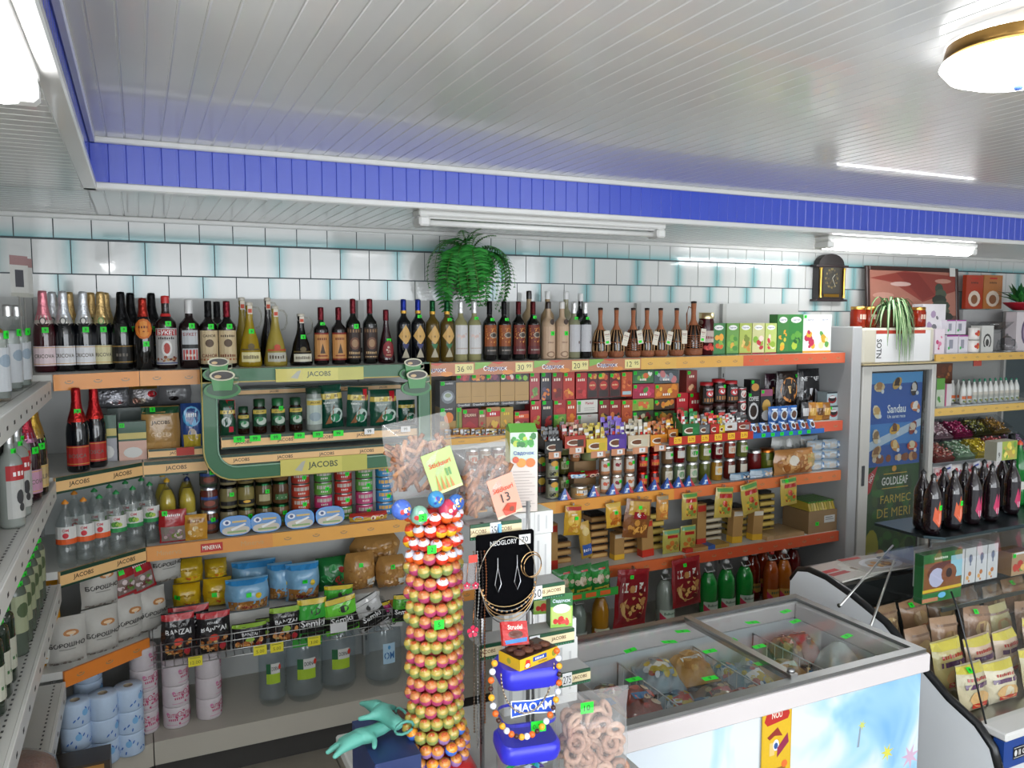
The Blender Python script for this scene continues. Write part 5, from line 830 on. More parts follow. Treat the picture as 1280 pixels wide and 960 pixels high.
for i, (x0, y0, x1, y1, ln) in enumerate([(766, 712, 806, 784, 5), (841, 697, 876, 757, -3)]): hang('pretzel_bag', '%s dark red pretzel bag hanging from shelf four over the soda' % ORD[i], x0, y0, x1, y1, '8a1a20', prz, (.4, .88), 3.48 + i * .06, ln)
# ================= coffee display bay (green frame) =================
JY = 3.5
def jart(A, w_, h_): A.rect(0, 0, w_, h_, '1c5a38')
fr_ = MB(); x0, x1, zt, zb_ = .225, 1.225, L1 + .012, EZ - .69
# outline of a U shaped frame with rounded lower corners
def upath(off):
    P = [(x0 + off, zt)]; r_ = .13 - off * .9
    for i in range(7): a = pi + i * pi / 12; P.append((x0 + off + r_ + r_ * cos(a), zb_ + off + r_ + r_ * sin(a)))
    for i in range(7): a = 1.5 * pi + i * pi / 12; P.append((x1 - off - r_ + r_ * cos(a), zb_ + off + r_ + r_ * sin(a)))
    P.append((x1 - off, zt)); return P
o_, i_ = upath(0), upath(.064); n = len(o_)
vs = [(a, JY, b) for a, b in o_] + [(a, JY, b) for a, b in i_] + [(a, JY + .02, b) for a, b in o_] + [(a, JY + .02, b) for a, b in i_]
fr_.mesh(vs, [(i, i + 1, n + i + 1, n + i) for i in range(n - 1)] + [(2 * n + i + 1, 2 * n + i, 3 * n + i, 3 * n + i + 1) for i in range(n - 1)] + [(i + 1, i, 2 * n + i, 2 * n + i + 1) for i in range(n - 1)] + [(n + i, n + i + 1, 3 * n + i + 1, 3 * n + i) for i in range(n - 1)], '24603a', 'card')
ed = MB(); 
for off, c in ((.004, 'b8a45c'), (.06, '8ab09a')): P = upath(off); ed.tube([(a, JY - .002, b) for a, b in P], .0035, c, 'plastic', 4)
tp_ = MB(); tp_.box(x0, x1, JY, JY + .02, L1 - .05, L1 + .006, '24603a', 'card'); tp_.box(x0, x1, JY - .002, JY, L1 - .052, L1 - .047, 'b8a45c')
bd = []
for (u0, u1, z0, z1) in ((.525, .905, L1 - .056, L1 + .0), (.535, .915, EZ - .685, EZ - .615)):
    k = MB(); k.box(u0, u1, JY - .006, JY, z0, z1, 'b4b04a', 'card'); A = Art(u1 - u0, z1 - z0, None, 'card'); A.rect(0, 0, A.w * .3, A.h, 'c8bc5a'); A.rect(A.w * .3, 0, A.w * .4, A.h, 'c8c058'); A.text('JACOBS', A.w * .48, A.h * .5, A.h * .5, '2a3a24', A.w * .42); A.poly([(A.w * .16, A.h * .3), (A.w * .24, A.h * .2), (A.w * .28, A.h * .85), (A.w * .24, A.h * .8)], 'a8a89a'); A.flat(k, (u0, JY - .006, z0)); bd.append(('banner', k))
for x in (x0 + .3, x1 - .3): k = MB(); k.box(x - .01, x + .01, JY + .02, SF + .01, L1 - .04, L1 - .02, '9a9a9a', 'metal'); bd.append(('bracket', k))
# built in sloping steps: two price strips and the product step
st_ = [];
for z, y, x_a, x_b in ((EZ - .505, 3.52, .3, 1.17), (EZ - .578, 3.51, .285, 1.19)):
    k = MB(); k.box(x_a, x_b, y + .008, 3.98, z - .012, z, '8f9896', 'white_enamel'); st_.append(('step_board', k)); st_ += rail((x_a, y), (x_b, y), z, [(1, 'jacobs', 'e3b77c')], .05)
k = MB(); k.box(.3, 1.17, 3.8, 3.98, EZ - .34, EZ - .328, '8f9896', 'white_enamel'); st_.append(('step_board', k)); st_ += rail((.3, 3.8), (1.17, 3.8), EZ - .328, [(1, 'jacobs', 'e3b77c')], .03)
for i, x in enumerate((.37, .435, .52, .62, .70, .79, .93, 1.1)): t = MB(); tag(t, x, 3.516 - .012, EZ - .515, '99', .045, .026, 0, 'tg' if i < 5 or i == 5 else 'wh'); st_.append(('price_sticker', t))
solo('coffee_display', 'display', 'green coffee display frame with cup ornaments and yellow banners', [('frame', fr_), ('edging', ed), ('top_band', tp_)] + bd + st_)
def cupsign():
    """card cut out of two cups on saucers, three centimetres deep"""
    p = []
    for (cx, cz, s_, y) in ((.0, .0, 1, 0), (-.012, .06, .85, .02)):
        k = MB(); el = lambda a, b, ox=0, oz=0, n=20: [(cx + s_ * (ox + a * cos(2 * pi * i / n)), cz + s_ * (oz + b * sin(2 * pi * i / n))) for i in range(n)]
        k.prism(el(.073, .036, 0, -.03), y + .006, y + .016, '2f7a3c', 'card'); k.prism(el(.062, .028, 0, -.026), y + .003, y + .006, '1c4a2a', 'card')
        k.prism([(cx - s_ * .045, cz + s_ * .03), (cx - s_ * .036, cz - s_ * .03), (cx + s_ * .036, cz - s_ * .03), (cx + s_ * .047, cz + s_ * .03)], y - .004, y + .003, '3a8a44', 'card')
        k.prism(el(.05, .022, 0, .032), y - .007, y - .004, 'c8c4a8', 'card'); k.prism(el(.042, .016, 0, .032), y - .009, y - .007, '241812', 'card'); k.prism(el(.014, .007, -.018, .028, 10), y - .0105, y - .009, 'c8a878', 'card')
        k.tube([(cx + s_ * .045, y, cz + s_ * .02), (cx + s_ * .062, y, cz + s_ * .02), (cx + s_ * .062, y, cz), (cx + s_ * .043, y, cz - s_ * .005)], .004, 'b8b8a0', 'plastic', 6); p.append(('cup_and_saucer', k))
    return p
for px, py, nm in ((278, 479, 'at the start of the coffee display'), (521, 477, 'where the tea bay begins')): q = pY(px, py, 3.46); solo('coffee_cup_sign', 'sign', 'sign of two green coffee cups on saucers %s' % nm, cupsign(), tuple(q))
# contents
jz = EZ - .505
jac = lab(('r', 0, .62, 1, .16, 'c8b050'), ('t', 'JACOBS', .5, .7, .1, '3a3018', .8), ('e', .6, .25, .34, .16, 'b8c8b8'), ('e', .45, .38, .36, .12, '1c6a44'), ('e', .6, .2, .2, .08, '3a9a5c'))
def jjar(h_, r, lid, st=None, gl='2a140c'): return jar(r, h_, gl, lid, lab(('r', 0, 0, 1, 1, '14402a'), ('r', 0, .72, 1, .22, 'c8b050'), ('t', 'JACOBS', .5, .83, .13, '3a3018', .8), ('e', .6, .3, .36, .22, 'b0bcb0'), ('e', .4, .42, .3, .14, '2a7a4a')), .5, .22, st=st, lidm='plastic', lid_t=.2, waist=.75, n=14, stk='82')
for px, w_, h_, lid, st, nm in [(305, .024, .12, '123a22', None, 'smallest coffee jar, first in the green frame'), (325, .03, .15, '143a20', None, 'second coffee jar with dark green lid in the frame'), (348, .031, .15, '1a5a30', .72, 'third coffee jar bearing a bright green sticker in the frame'), (370, .029, .15, '123a22', None, 'fourth coffee jar, slim with dark green lid, in the frame')]: put(jjar(h_, w_, lid, st), 'coffee_jar', 'jar', nm, (pY(px, 548, 3.58).x, 3.58, jz + .001), 0, 'jars in the green frame')
put(jar(.036, .19, 'a8b0a8', '1c3a2a', lab(('r', 0, 0, 1, 1, 'a8b4ac'), ('r', 0, .75, 1, .18, 'c8b050'), ('t', 'JACOBS', .5, .84, .11, '3a3018', .8), ('e', .5, .3, .36, .18, '8a9aa0')), .6, .15, st=None, lidm='plastic', lid_t=.13, n=14), 'coffee_jar', 'jar', 'tall silver labelled coffee jar in the middle of the frame', (pY(393, 548, 3.58).x, 3.58, jz + .001))
pouchat('coffee_pouch', 'red and green striped coffee pack at the inner side of the frame', 275, 500, 295, 549, 3.57, .05, '14402a', lab(('p', [(.4, 1), (1, 1), (1, .45)], 'a81c24'), ('r', .05, .62, .9, .1, 'c8b050'), ('t', 'JACOBS', .5, .67, .06, '3a3018', .7), ('e', .4, .4, .3, .14, 'c0c8c4'), ('r', .55, .1, .3, .16, 'b83040')), jz, cat='pack')
def jp(label, x0, y0, x1, Y, rz=0, red=0, z=jz, y1=548, w=.05): pouchat('coffee_pouch', label, x0, y0, x1, y1, Y, w, '0f4030', lab(('r', .0, .68, 1, .13, 'c8b458'), ('t', 'JACOBS', .5, .745, .08, '3a3018', .8), *((('r', .7, .68, .2, .28, 'b01c28'),) if red else ()), ('e', .66, .3, .3, .17, 'b0c0b8'), ('p', [(.15, .1), (.6, .55), (.45, .12)], '8a5a3c'), ('e', .6, .24, .22, .1, '1c7a50'), ('t', '~Monarch', .4, .6, .05, 'd0d8d0', .5)), z, rot=(0, R(rz), 0))
jp('dark green coffee pouch leaning left of the red cornered ones', 402, 481, 430, 3.62, -3); jp('second dark green coffee pouch with a red corner stripe', 433, 484, 459, 3.6, 3, 1); jp('third dark green coffee pouch with red stripe and bright cup', 463, 487, 496, 3.59, 0, 1); jp('last dark green coffee pouch, half behind the frame edge', 498, 500, 519, 3.62)
uz = EZ - .328
for i, (x0, x1) in enumerate(((357, 381), (385, 400), (404, 430), (434, 458), (462, 492), (495, 515))): jp('%s green coffee pouch lying on the raised rear step' % ORD[i], x0, 482, x1, 3.84, 0, i % 2, uz, 502, .04)
# ================= first bay: oil, tins, pasta, snacks in the basket, paper rolls, water =================
def at3(px, Y, py=675): return pY(px, py, Y).x
oil = bottle(.26, .037, 'e8e4c8', 'pet', 'glass', cap=('d8a82c', .07, 'plastic'), label=lab(('r', 0, 0, 1, .5, '2a4a9a'), ('r', 0, .5, 1, .3, 'c8c8c0'), ('e', .5, .6, .3, .25, 'd8a82c')), lz=.12, lh=.35, st=None, fill=(.8, 'c8b44a', 'brew'), body='plastic_bottle')
oils = bottle(.26, .037, 'e8e4c8', 'pet', 'glass', cap=('1c2c5a', .07, 'plastic'), label=lab(('r', 0, 0, 1, .5, '2a4a9a'), ('r', 0, .5, 1, .3, 'c8c8c0')), lz=.12, lh=.35, st=.3, fill=(.8, 'c8b44a', 'brew'), body='plastic_bottle')
for px, Y, p, nm in ((211, 3.74, oil, 'front sunflower oil bottle with yellow cap'), (236, 3.74, oils, 'front sunflower oil bottle with dark blue cap'), (206, 3.88, oil, 'rear sunflower oil bottle behind the yellow capped one'), (235, 3.88, oils, 'rear sunflower oil bottle behind the blue capped one')): put(p, 'oil_bottle', 'bottle', nm, (at3(px, Y), Y, L3 + .001), 0, 'sunflower oil bottles')
pouchat('sausage_pouch', 'red and clear meat snack pouch at the start of shelf three', 200, 637, 235, 686, 3.64, .03, '9a1c20', lab(('r', .06, .05, .88, .45, '7a7068'), ('b', .1, .06, .8, .4, ['8a6a70', '6a7a3a', 'b8a0a0'], 16, .1), ('t', '~Pacanica', .5, .85, .07, 'e8d8d8', .6)), L3, cat='pouch', st=(.2, .92))
pouchat('snack_pouch', 'small yellow snack pouch beside the red meat pouch', 232, 643, 260, 681, 3.63, .03, 'b8862c', lab(('r', .1, .7, .8, .14, '8a5a1c'), ('t', '~Snack', .5, .77, .07, 'f0e0b0', .6), ('b', .1, .1, .8, .5, ['d8c090', 'c89a4a'], 12, .12)), L3)
stew = lambda c, lb, lid: jar(.038, .105, c, lid, lb, .62, .15, st=.5, n=14)
jl = lab(('r', 0, 0, 1, .55, '4a3a34'), ('r', 0, .55, 1, .2, '2a4a8a'), ('e', .5, .3, .3, .2, '8a4a3c'))
cols = [(263, ['7a4a34', '7a3c34', '4a5a4a'], jl, 'c8ccd8', 3), (287, ['a89c78', '9a9060'], lab(('r', 0, 0, 1, .3, '141414')), '1c1c1c', 3), (309, ['9a8a5a', 'a89a5c'], lab(('r', 0, 0, 1, .32, '141414'), ('e', .5, .2, .2, .1, 'd8a83a')), '3a4a34', 3), (331, ['8a744c', '7a6a44'], lab(('r', .2, .1, .6, .5, 'a8a07a')), '1c4a2c', 3), (352, ['8a6a44', '6a4a30'], lab(('r', .15, .1, .7, .4, '3a6a3a'), ('r', .25, .2, .5, .1, 'd8d8c8')), '1c4a2c', 3)]
for ci, (px, cs, lb_, lid, n) in enumerate(cols):
    for r_ in range(n): put(jar(.038, .105, cs[r_ % len(cs)], lid, lb_, .6, .12, st=.6 if (ci + r_) % 2 == 0 else None, n=14), 'canned_jar', 'jar', '%s jar in the %s glass stack beside the oil bottles' % (('lowest', 'middle', 'topmost')[r_], ORD[ci]), (at3(px, 3.74), 3.74, L3 + .001 + r_ * .1055), 0, 'stacked glass jars')
for ci, (px, cs, n) in enumerate([(377, ['b84a28', 'b84a28', 'b03a28', 'a8382a', 'b04030'], 5), (405, ['a83060', 'b83a6c', '5a9a3c', '3f8a3a', '5a8a2c'], 5), (430, ['4a8a3a', 'b02824', 'b02824', 'b0302c', 'a82824'], 5), (456, ['b03a68', 'b84474', '5aa04a', '3f8a3a', '4f9a44'], 5), (481, ['2f7ab0', '3a8ac0', '2f7ab0', '3a8ac0', '5a9ac0'], 4)]):
    for r_, c in enumerate(cs): put(can(.042, .062, lab(('r', .1, .5, .8, .3, 'b8b0a8' if ci != 4 else 'd8a85a'), ('t', '~PATE', .5, .3, .2, 'd8d0c8', .5)), c, (ci + r_) % 2 == 1), 'tinned_pate', 'tin', '%s tin up in the %s coloured stack of tins' % (ORD[r_], ('orange red', 'green over magenta', 'scarlet', 'green over rose', 'pale blue')[ci]), (at3(px, 3.74), 3.74, L3 + .001 + r_ * .0625), 0, 'stacked small tins')
k = MB(); k.lathe([(0, -.012), (.035, -.012), (.04, 0), (.04, .012), (.036, .015), (0, .014)], 'b8b098', 'metal', 18); k2 = MB(); k2.lathe([(.02, .0152), (.028, .0155), (.028, .017), (.02, .017)], 'd8d0b8', 'metal', 14)
q = pY(481, 586, 3.7); solo('tuna_tin', 'tin', 'silver tin lying tilted on top of the pale blue stack', [('tin', k), ('lid_ring', k2)], (q.x, 3.74, L3 + .001 + 4 * .0625 + .035), rot=(R(70), 0, 0))
def fishtin(): 
    el = lambda a, b, n=18: [(a * math.copysign(abs(cos(2 * pi * i / n)) ** .7, cos(2 * pi * i / n)), b * math.copysign(abs(sin(2 * pi * i / n)) ** .75, sin(2 * pi * i / n))) for i in range(n)]
    p = Proto(); k = MB(); k.prism(el(.066, .043), 0, .022, '3a6aa0', 'metal'); p.part('tin', k); A = Art(.132, .086, None, 'card'); A.poly([(a + .066, b + .043) for a, b in el(.064, .041)], '5a8ac0'); A.poly([(a + .066, b * .45 + .022) for a, b in el(.058, .04)], 'b8b0a0'); A.ell(.03, .058, .017, .012, 'd8dce4'); A.ell(.03, .058, .008, .007, '28407a'); A.poly([(.05, .02), (.11, .044), (.105, .05), (.045, .03)], 'd8d8d8'); A.rect(.052, .055, .06, .008, 'c8a85a'); A.rect(.03, .012, .08, .008, '7a9a5a')
    k = MB(); A.flat(k, (-.066, 0, -.043)); p.part('lid_print', k); return p
fp = fishtin()
for i, (px, py) in enumerate(((295, 662), (333, 657), (375, 654), (413, 651))):
    r_ = put(fp, 'fish_tin', 'tin', '%s oval blue fish tin leaning at the edge of shelf three' % ORD[i], (at3(px, 3.64), 3.635, L3 + .044), 0, 'oval fish tins', (R(-16), 0, 0))
pouchat('biscuit_pack', 'red and yellow biscuit roll pack lying before the tins', 437, 640, 484, 660, 3.635, .07, 'b0342c', lab(('r', 0, .1, 1, .5, 'c8a03a'), ('e', .2, .55, .13, .25, '6ab0d8'), ('e', .58, .45, .07, .28, 'e8d8c0'), ('e', .8, .45, .07, .28, 'e8d8c0'), ('e', .58, .45, .035, .14, '7a2418'), ('e', .8, .45, .035, .14, '7a2418')), L3, cat='pack', st=None)
# pasta and rice bags on the low board
LB = L4 + .02
def bagat(nm, label, x0, y0, x1, y1, Y, col, art, d=.12, z=LB, m='film', **k): pouchat(nm, label, x0, y0, x1, y1, Y, d, col, art, z, 'bag', m=m, **k)
yb = lab(('r', .1, .15, .8, .25, 'd8b82c'), ('b', .3, .2, .6, .25, ['b8501c', 'd89a2c'], 6, .08), ('r', .15, .6, .6, .08, 'b08c1c'))
zz = pY(235, 728, 3.85).z
bagat('pasta_bag', 'lower yellow pasta bag at the start of the low board', 217, 729, 252, 772, 3.85, 'c8a41c', yb, st=(.15, .6)); bagat('pasta_bag', 'upper yellow pasta bag stacked on the first one', 217, 698, 254, 728, 3.85, 'b8981c', yb, z=zz)
bagat('pasta_bag', 'second lower yellow pasta bag with orange print', 255, 722, 291, 772, 3.83, 'c8a41c', yb, st=(.35, .55)); bagat('pasta_bag', 'second upper yellow pasta bag under shelf three', 256, 698, 284, 721, 3.87, 'b8981c', yb, z=pY(270, 721, 3.87).z)
bb_ = lambda t=1: lab(('r', .05, .05, .9, .35, '9a6a34'), ('b', .05, .05, .9, .32, ['b8824a', 'a06a2c', 'c89a5c'], 26, .06), ('r', .0, .88, 1, .1, '3a90d0'), ('e', .72, .55, .07, .08, 'd8b82c'), *((('t', 'Мисета', .5, .22, .1, '8a1c3a', .6),) if t else ()))
for a in [('large pale blue pasta bag with crimson lettering on the low board', 283, 722, 337, 785, 3.72, 1), ('pale blue pasta bag leaning between two others', 336, 703, 366, 772, 3.8, 0), ('second large pale blue pasta bag with crimson lettering', 358, 703, 400, 776, 3.74, 1), ('pale blue bag top showing behind the large pasta bags', 290, 700, 345, 722, 3.9, 0)]: bagat('pasta_bag', a[0], *a[1:6], '7aa8c8', bb_(a[6]), st=(.5, .6) if a[6] else None, z=LB if a[4] > 730 else pY(315, 722, 3.9).z - .1, d=.14, seed=a[1])
bagat('greens_bag', 'dark green crumpled bag under shelf three', 395, 696, 437, 738, 3.82, '1f6a34', lab(('b', .1, .1, .8, .8, ['2a8a44', '18502a', '9a3030'], 12, .12)), z=pY(415, 738, 3.82).z)
for i, (x0, y0, x1, y1, Y) in enumerate([(430, 690, 470, 752, 3.76), (470, 694, 508, 748, 3.74), (438, 668, 500, 705, 3.9)]):
    b_ = lab(('b', .06, .05, .88, .8, ['b88a50', 'a8783c', 'c89c60', '9a6a34'], 50, .06), *((('r', .62, .18, .28, .2, 'd0d0c8'), ('r', .66, .24, .2, .02, '7a7a74')) if i < 2 else ()))
    bagat('grain_bag', '%s clear knotted bag of brown grain' % ('first front', 'second front', 'rear')[i], x0, y0, x1, y1, Y, 'a87c44', b_, d=.13, z=LB if i < 2 else LB + .08, st=(.45, .75) if i < 2 else None, seed=i + 3, waist=.3)
X = at3(470, 3.88); put(carton(.26, .079, .1, None, '8a6a44', st=False), 'cardboard_box', 'box', 'brown box carrying the rear grain bag', (X, 3.86, LB + .0005))
for x0, x1, zt_, nm in ((395, 437, 738, 'green'), (290, 345, 722, 'blue')):
    X, z, w_, h_ = px_rect(x0, zt_, x1, zt_ + 20, 3.86, LB); put(carton(w_ * .6, max(h_ - .002 - (.1 if nm == 'blue' else 0), .05), .08, None, '7a6a50', st=False), 'cardboard_box', 'box', 'brown box propping the rear %s bag' % nm, (X, 3.84, LB + .0005))
# wire basket with snack packs
bk = MB(); b0, b1 = pY(196, 812, 3.5), pY(505, 772, 3.5); bx0, bx1 = -.0, 1.02; zb0 = EZ - 1.44; zt0 = zb0 + .1
k = MB()
for z in (zb0, zb0 + .03, zt0 - .03, zt0): k.tube([(bx0 + .01, 3.66, z), (bx0 + .01, 3.475, z), (bx1, 3.475, z), (bx1, 3.66, z)], .0022, 'c8c8c8', 'metal', 4)
parts = [('rim_wire', k)]; i = 0; x = bx0 + .02
vw = MB(); vw.tube([(0, 3.66, zb0), (0, 3.475, zb0), (0, 3.475, zt0)], .0015, 'c8c8c8', 'metal', 4)
while x < bx1: 
    w_ = MB(); w_.tube([(x, 3.66, zb0), (x, 3.475, zb0), (x, 3.475, zt0)], .0015, 'c8c8c8', 'metal', 3); parts.append(('wire', w_)); x += .034
for x, t_ in ((.02 + .12, '12'), (.4, '5'), (.47, '5'), (.63, '3')):
    A = Art(.055, .042, 'd8cc2c', 'paper'); A.text(t_ + '.00', .028, .016, .014, '3a3a14', .045, bold=False); A.rect(.006, .034, .04, .003, '6a6a24'); w_ = MB(); A.flat(w_, (x, 3.47, zb0 - .012)); parts.append(('price_card', w_))
A = Art(.075, .045, 'c8c8c8', 'paper'); w_ = MB(); A.flat(w_, (.73, 3.47, zb0 + .03)); parts.append(('price_card', w_))
solo('wire_basket', 'basket', 'long wire basket of snack packs hooked under the pasta bags', parts)
ban = lambda c, t=1: lab(('r', 0, .5, 1, .34, '222022'), ('r', 0, .86, 1, .12, c), ('t', 'PESHKETI', .5, .76, .05, 'c8c8c8', .5), ('t', 'BANZAI', .5, .62, .12, 'e0e0e0', .75), ('b', .06, .05, .88, .42, ['b8743c', 'd89a5a', 'c8b07a', '8a4a24'], 24, .08), ('e', .5, .42, .14, .08, 'd84a3c' if c == 'b02830' else '9ac04a'), ('e', .75, .2, .1, .08, 'a82a34'), ('r', .1, .06, .4, .1, '1c1a1c'))
for i, (x0, y0, x1, y1, c, nm, Y) in enumerate([(203, 765, 245, 826, 'b02830', 'first front red topped', 3.54), (247, 763, 289, 820, 'b02830', 'second front red topped', 3.54), (212, 756, 262, 800, 'b02830', 'rear red topped', 3.62), (291, 778, 333, 812, '8ab03a', 'first green topped', 3.53), (338, 757, 377, 808, '8ab03a', 'upright green topped', 3.53), (320, 772, 345, 806, '8ab03a', 'half hidden green topped', 3.6)]): pouchat('noodle_snack', '%s black noodle snack bag in the wire basket' % nm, x0, y0, x1, y1, Y, .05, '2a2426', ban(c), zb0 + .003, 'bag', 'black noodle snack bags', seed=i)
sem = lambda c, c2='d8b82c': lab(('r', 0, .05, 1, .4, '1c1c1c'), ('r', 0, .86, 1, .12, c2), ('r', 0, .5, 1, .35, c), ('e', .6, .68, .16, .1, '3a3a3a'), ('t', 'Semki', .5, .4, .18, 'f0f0f0', .85), ('r', 0, 0, 1, .16, c))
for i, (x0, y0, x1, y1, c, c2, nm, Y, ln) in enumerate([(372, 747, 409, 797, '3aa03a', 'c8b02c', 'green seed bag upright in the basket', 3.53, 0), (404, 731, 440, 765, '4ab03a', 'c8b02c', 'green seed bag in the rear row', 3.62, 3), (408, 745, 450, 790, '6ac83a', 'c8b02c', 'bright green seed bag leaning in front', 3.53, -8), (452, 742, 488, 788, 'b8b8b8', 'b8b8b8', 'silver seed bag tilted in the basket', 3.54, -24), (470, 752, 492, 790, 'a82c70', 'd8b82c', 'seed bag with magenta stripe', 3.58, -10), (490, 743, 512, 785, '4a9a2c', 'c8b02c', 'last green seed bag by the lollipops', 3.54, 4)]): pouchat('seed_bag', nm, x0, y0, x1, y1, Y, .04, '242622', sem(c, c2), None if i == 1 else zb0 + .003, 'bag', 'sunflower seed bags', (0, R(ln), 0), seed=i)
# paper rolls
def roll(c1, c2, c3): 
    p = Proto(); k = MB(); r_ = .054; h_ = .092; k.lathe([(.018, 0), (r_ * .96, 0), (r_, .006), (r_, h_ - .006), (r_ * .96, h_), (.018, h_)], c1, 'paper', 18); p.part('paper_roll', k); k = MB(); k.lathe([(.018, 0), (.018, h_)], 'a89a84', 'paper', 10); p.part('core', k)
    A = Art(r_ * 2.6, h_ * .9, None, nu=9); q = random.Random(4)
    if c2 == 'blue':
        for i in range(9): A.ell(.01 + i * .0145, q.uniform(.01, .07), .003, .008, c3, 6, rot=q.uniform(-.9, .9))
        A.ell(.05, .05, .012, .014, '7ab0dc', 10)
    else:
        for u, t_ in ((.03, 'CUTIE'), (.085, 'CUTIE'), (.13, 'CU')): A.text(t_, u, .055, .016, c3, .045); A.text('~panda', u + .005, .036, .01, c3, .04); A.rect(u - .025, .012, .045, .002, 'c87aa0')
        A.blobs(0, .005, r_ * 2.6, .078, [c3, 'c87aa0', 'd8a0b8'], 16, .006, 3); A.ell(.06, .06, .01, .012, c3, 8); A.ell(.06, .06, .007, .009, c1, 8)
    k = MB(); A.wrap(k, r_ + .0005, h_ * .05, -pi / 2 + .1); p.part('print', k); return p
pr_, br_ = roll('c8c0c4', 'pink', 'b84a70'), roll('b4c8e0', 'blue', '3a6ab8')
for ci, (x, y, n, a) in enumerate(((pY(222, 930, 3.63).x, 3.63, 4, .3), (pY(263, 930, 3.65).x, 3.65, 4, 1.1), (pY(183, 930, 3.63).x, 3.63, 4, 0))):
    for r_ in range(n): put(pr_, 'paper_roll', 'roll', '%s paper roll from below in the %s pink printed stack' % (ORD[r_] if r_ < n - 1 else 'topmost', ('middle', 'far', 'near corner')[ci]), (x, y, L0 + .001 + r_ * .0925), a + r_ * .5 % 2, 'pink printed rolls')
for ci, (x, y, n, a) in enumerate(((pY(163, 930, 3.47).x, 3.47, 3, .2), (pY(131, 930, 3.44).x, 3.44, 3, .8), (pY(96, 930, 3.42).x, 3.42, 3, 0), (pY(112, 900, 3.6).x, 3.6, 4, .4))):
    for r_ in range(n): put(br_, 'paper_roll', 'roll', '%s paper roll from below in the %s blue printed stack' % (ORD[r_] if r_ < n - 1 else 'topmost', ('front', 'second', 'gondola side', 'rear')[ci]), (x, y, L0 + .001 + r_ * .0925), a + r_ * .5 % 2, 'blue printed rolls')
# water jugs
def water(h_, r, cap, lb_, hang_=None):
    p = bottle(h_, r, 'e6f0f4', 'jug', 'glass', cap=(cap, .07, 'plastic'), label=lb_, lz=.3, lh=.26, lw=1.1, st=None, fill=(.86, 'dcecf4', 'water'), n=18, body='plastic_bottle')
    k = MB(); k.tube([(-r * .45, 0, h_ * .93), (-r * .5, 0, h_ * .99), (r * .5, 0, h_ * .99), (r * .45, 0, h_ * .93)], .006, cap, 'plastic', 6); p.part('carry_handle', k)
    if hang_: k = MB(); hang_(k); p.part('hang_label', k)
    return p
dor = lab(('r', 0, 0, .9, .5, '9ab82c'), ('r', 0, .5, .3, .5, '1c5a34'), ('r', .3, .5, .6, .5, 'c8c8c4'), ('t', 'DORNA', .6, .75, .2, '2a2a2c', .5), ('e', .88, .8, .08, .14, 'c8301c'))
def gl_(k): A = Art(.13, .15, '3aa83a', 'card'); A.ell(.09, .12, .01, .008, 'c8301c'); A.text('Lavit', .045, .1, .02, 'd8e8d8', .06); A.rect(.03, .035, .08, .045, 'c8c8c4'); A.text('6.95', .07, .057, .022, '5a3a5a', .06); A.flat(k, (-.065, -.09, .27)); k.box(-.065, .065, -.0898, -.088, .27, .42, '2f8a34', 'card')
def om_(k): A = Art(.11, .085, 'c8c8c8', 'paper'); A.text('OM', .025, .065, .02, '28508a'); A.text('20', .06, .022, .026, '333333', .05); A.flat(k, (-.04, -.09, .3), (1, 0, -.12), (.12, 0, 1))
dy = 3.66
put(water(.36, .062, '2a7a3a', dor), 'water_bottle', 'bottle', 'slim water bottle with green cap on the bottom deck', (pY(342, 910, dy).x, dy, L0 + .001)); put(water(.37, .085, '2a8a3a', dor, gl_), 'water_bottle', 'bottle', 'water jug wearing a bright green hang card', (pY(382, 905, dy).x, dy, L0 + .001)); put(water(.37, .085, '1f6a34', dor), 'water_bottle', 'bottle', 'large water jug with green handle beside the green carded one', (pY(424, 895, 3.7).x, 3.7, L0 + .001))
put(water(.38, .09, 'c8c8cc', lab(('r', .25, .0, .6, 1, 'a8c8dc'), ('t', 'OM', .55, .4, .36, '28609a', .5), ('e', .55, .8, .07, .1, '4a90c0')), om_), 'water_bottle', 'bottle', 'large blue tinted water jug with a white card on its shoulder', (pY(480, 890, 3.66).x, 3.66, L0 + .001))
# ---- corner shelving
for i, (x, y, nm) in enumerate(((-.13, 3.5, 'first front'), (-.03, 3.58, 'second front'))): TB(spk('0d0f14', 'a01c20', 'a8201c', 'b82a24', ttl='BOSCA', sticker=.72 if i == 0 else None), 'sparkling_wine_bottle', '%s red foiled sparkling wine with red label on the corner shelf' % nm, 90, y, group='red foiled sparkling wines', z=L2); bpy.context.scene.collection.objects
for o in [o for o in C.objects if o.get('group') == 'red foiled sparkling wines']: o.location.x = {3.5: pY(99, 588, 3.5).x, 3.58: pY(121, 588, 3.58).x}[round(o.location.y, 2)]
silver = lab(('r', .05, .1, .9, .8, '9a9aa0'), ('e', .7, .3, .22, .14, 'd8d0d0'), ('e', .7, .3, .16, .1, '6a1c1c'), ('t', '~82', .3, .85, .08, '3a3a3a', .3))
def cz(px, py, Y): return pY(px, py, Y)
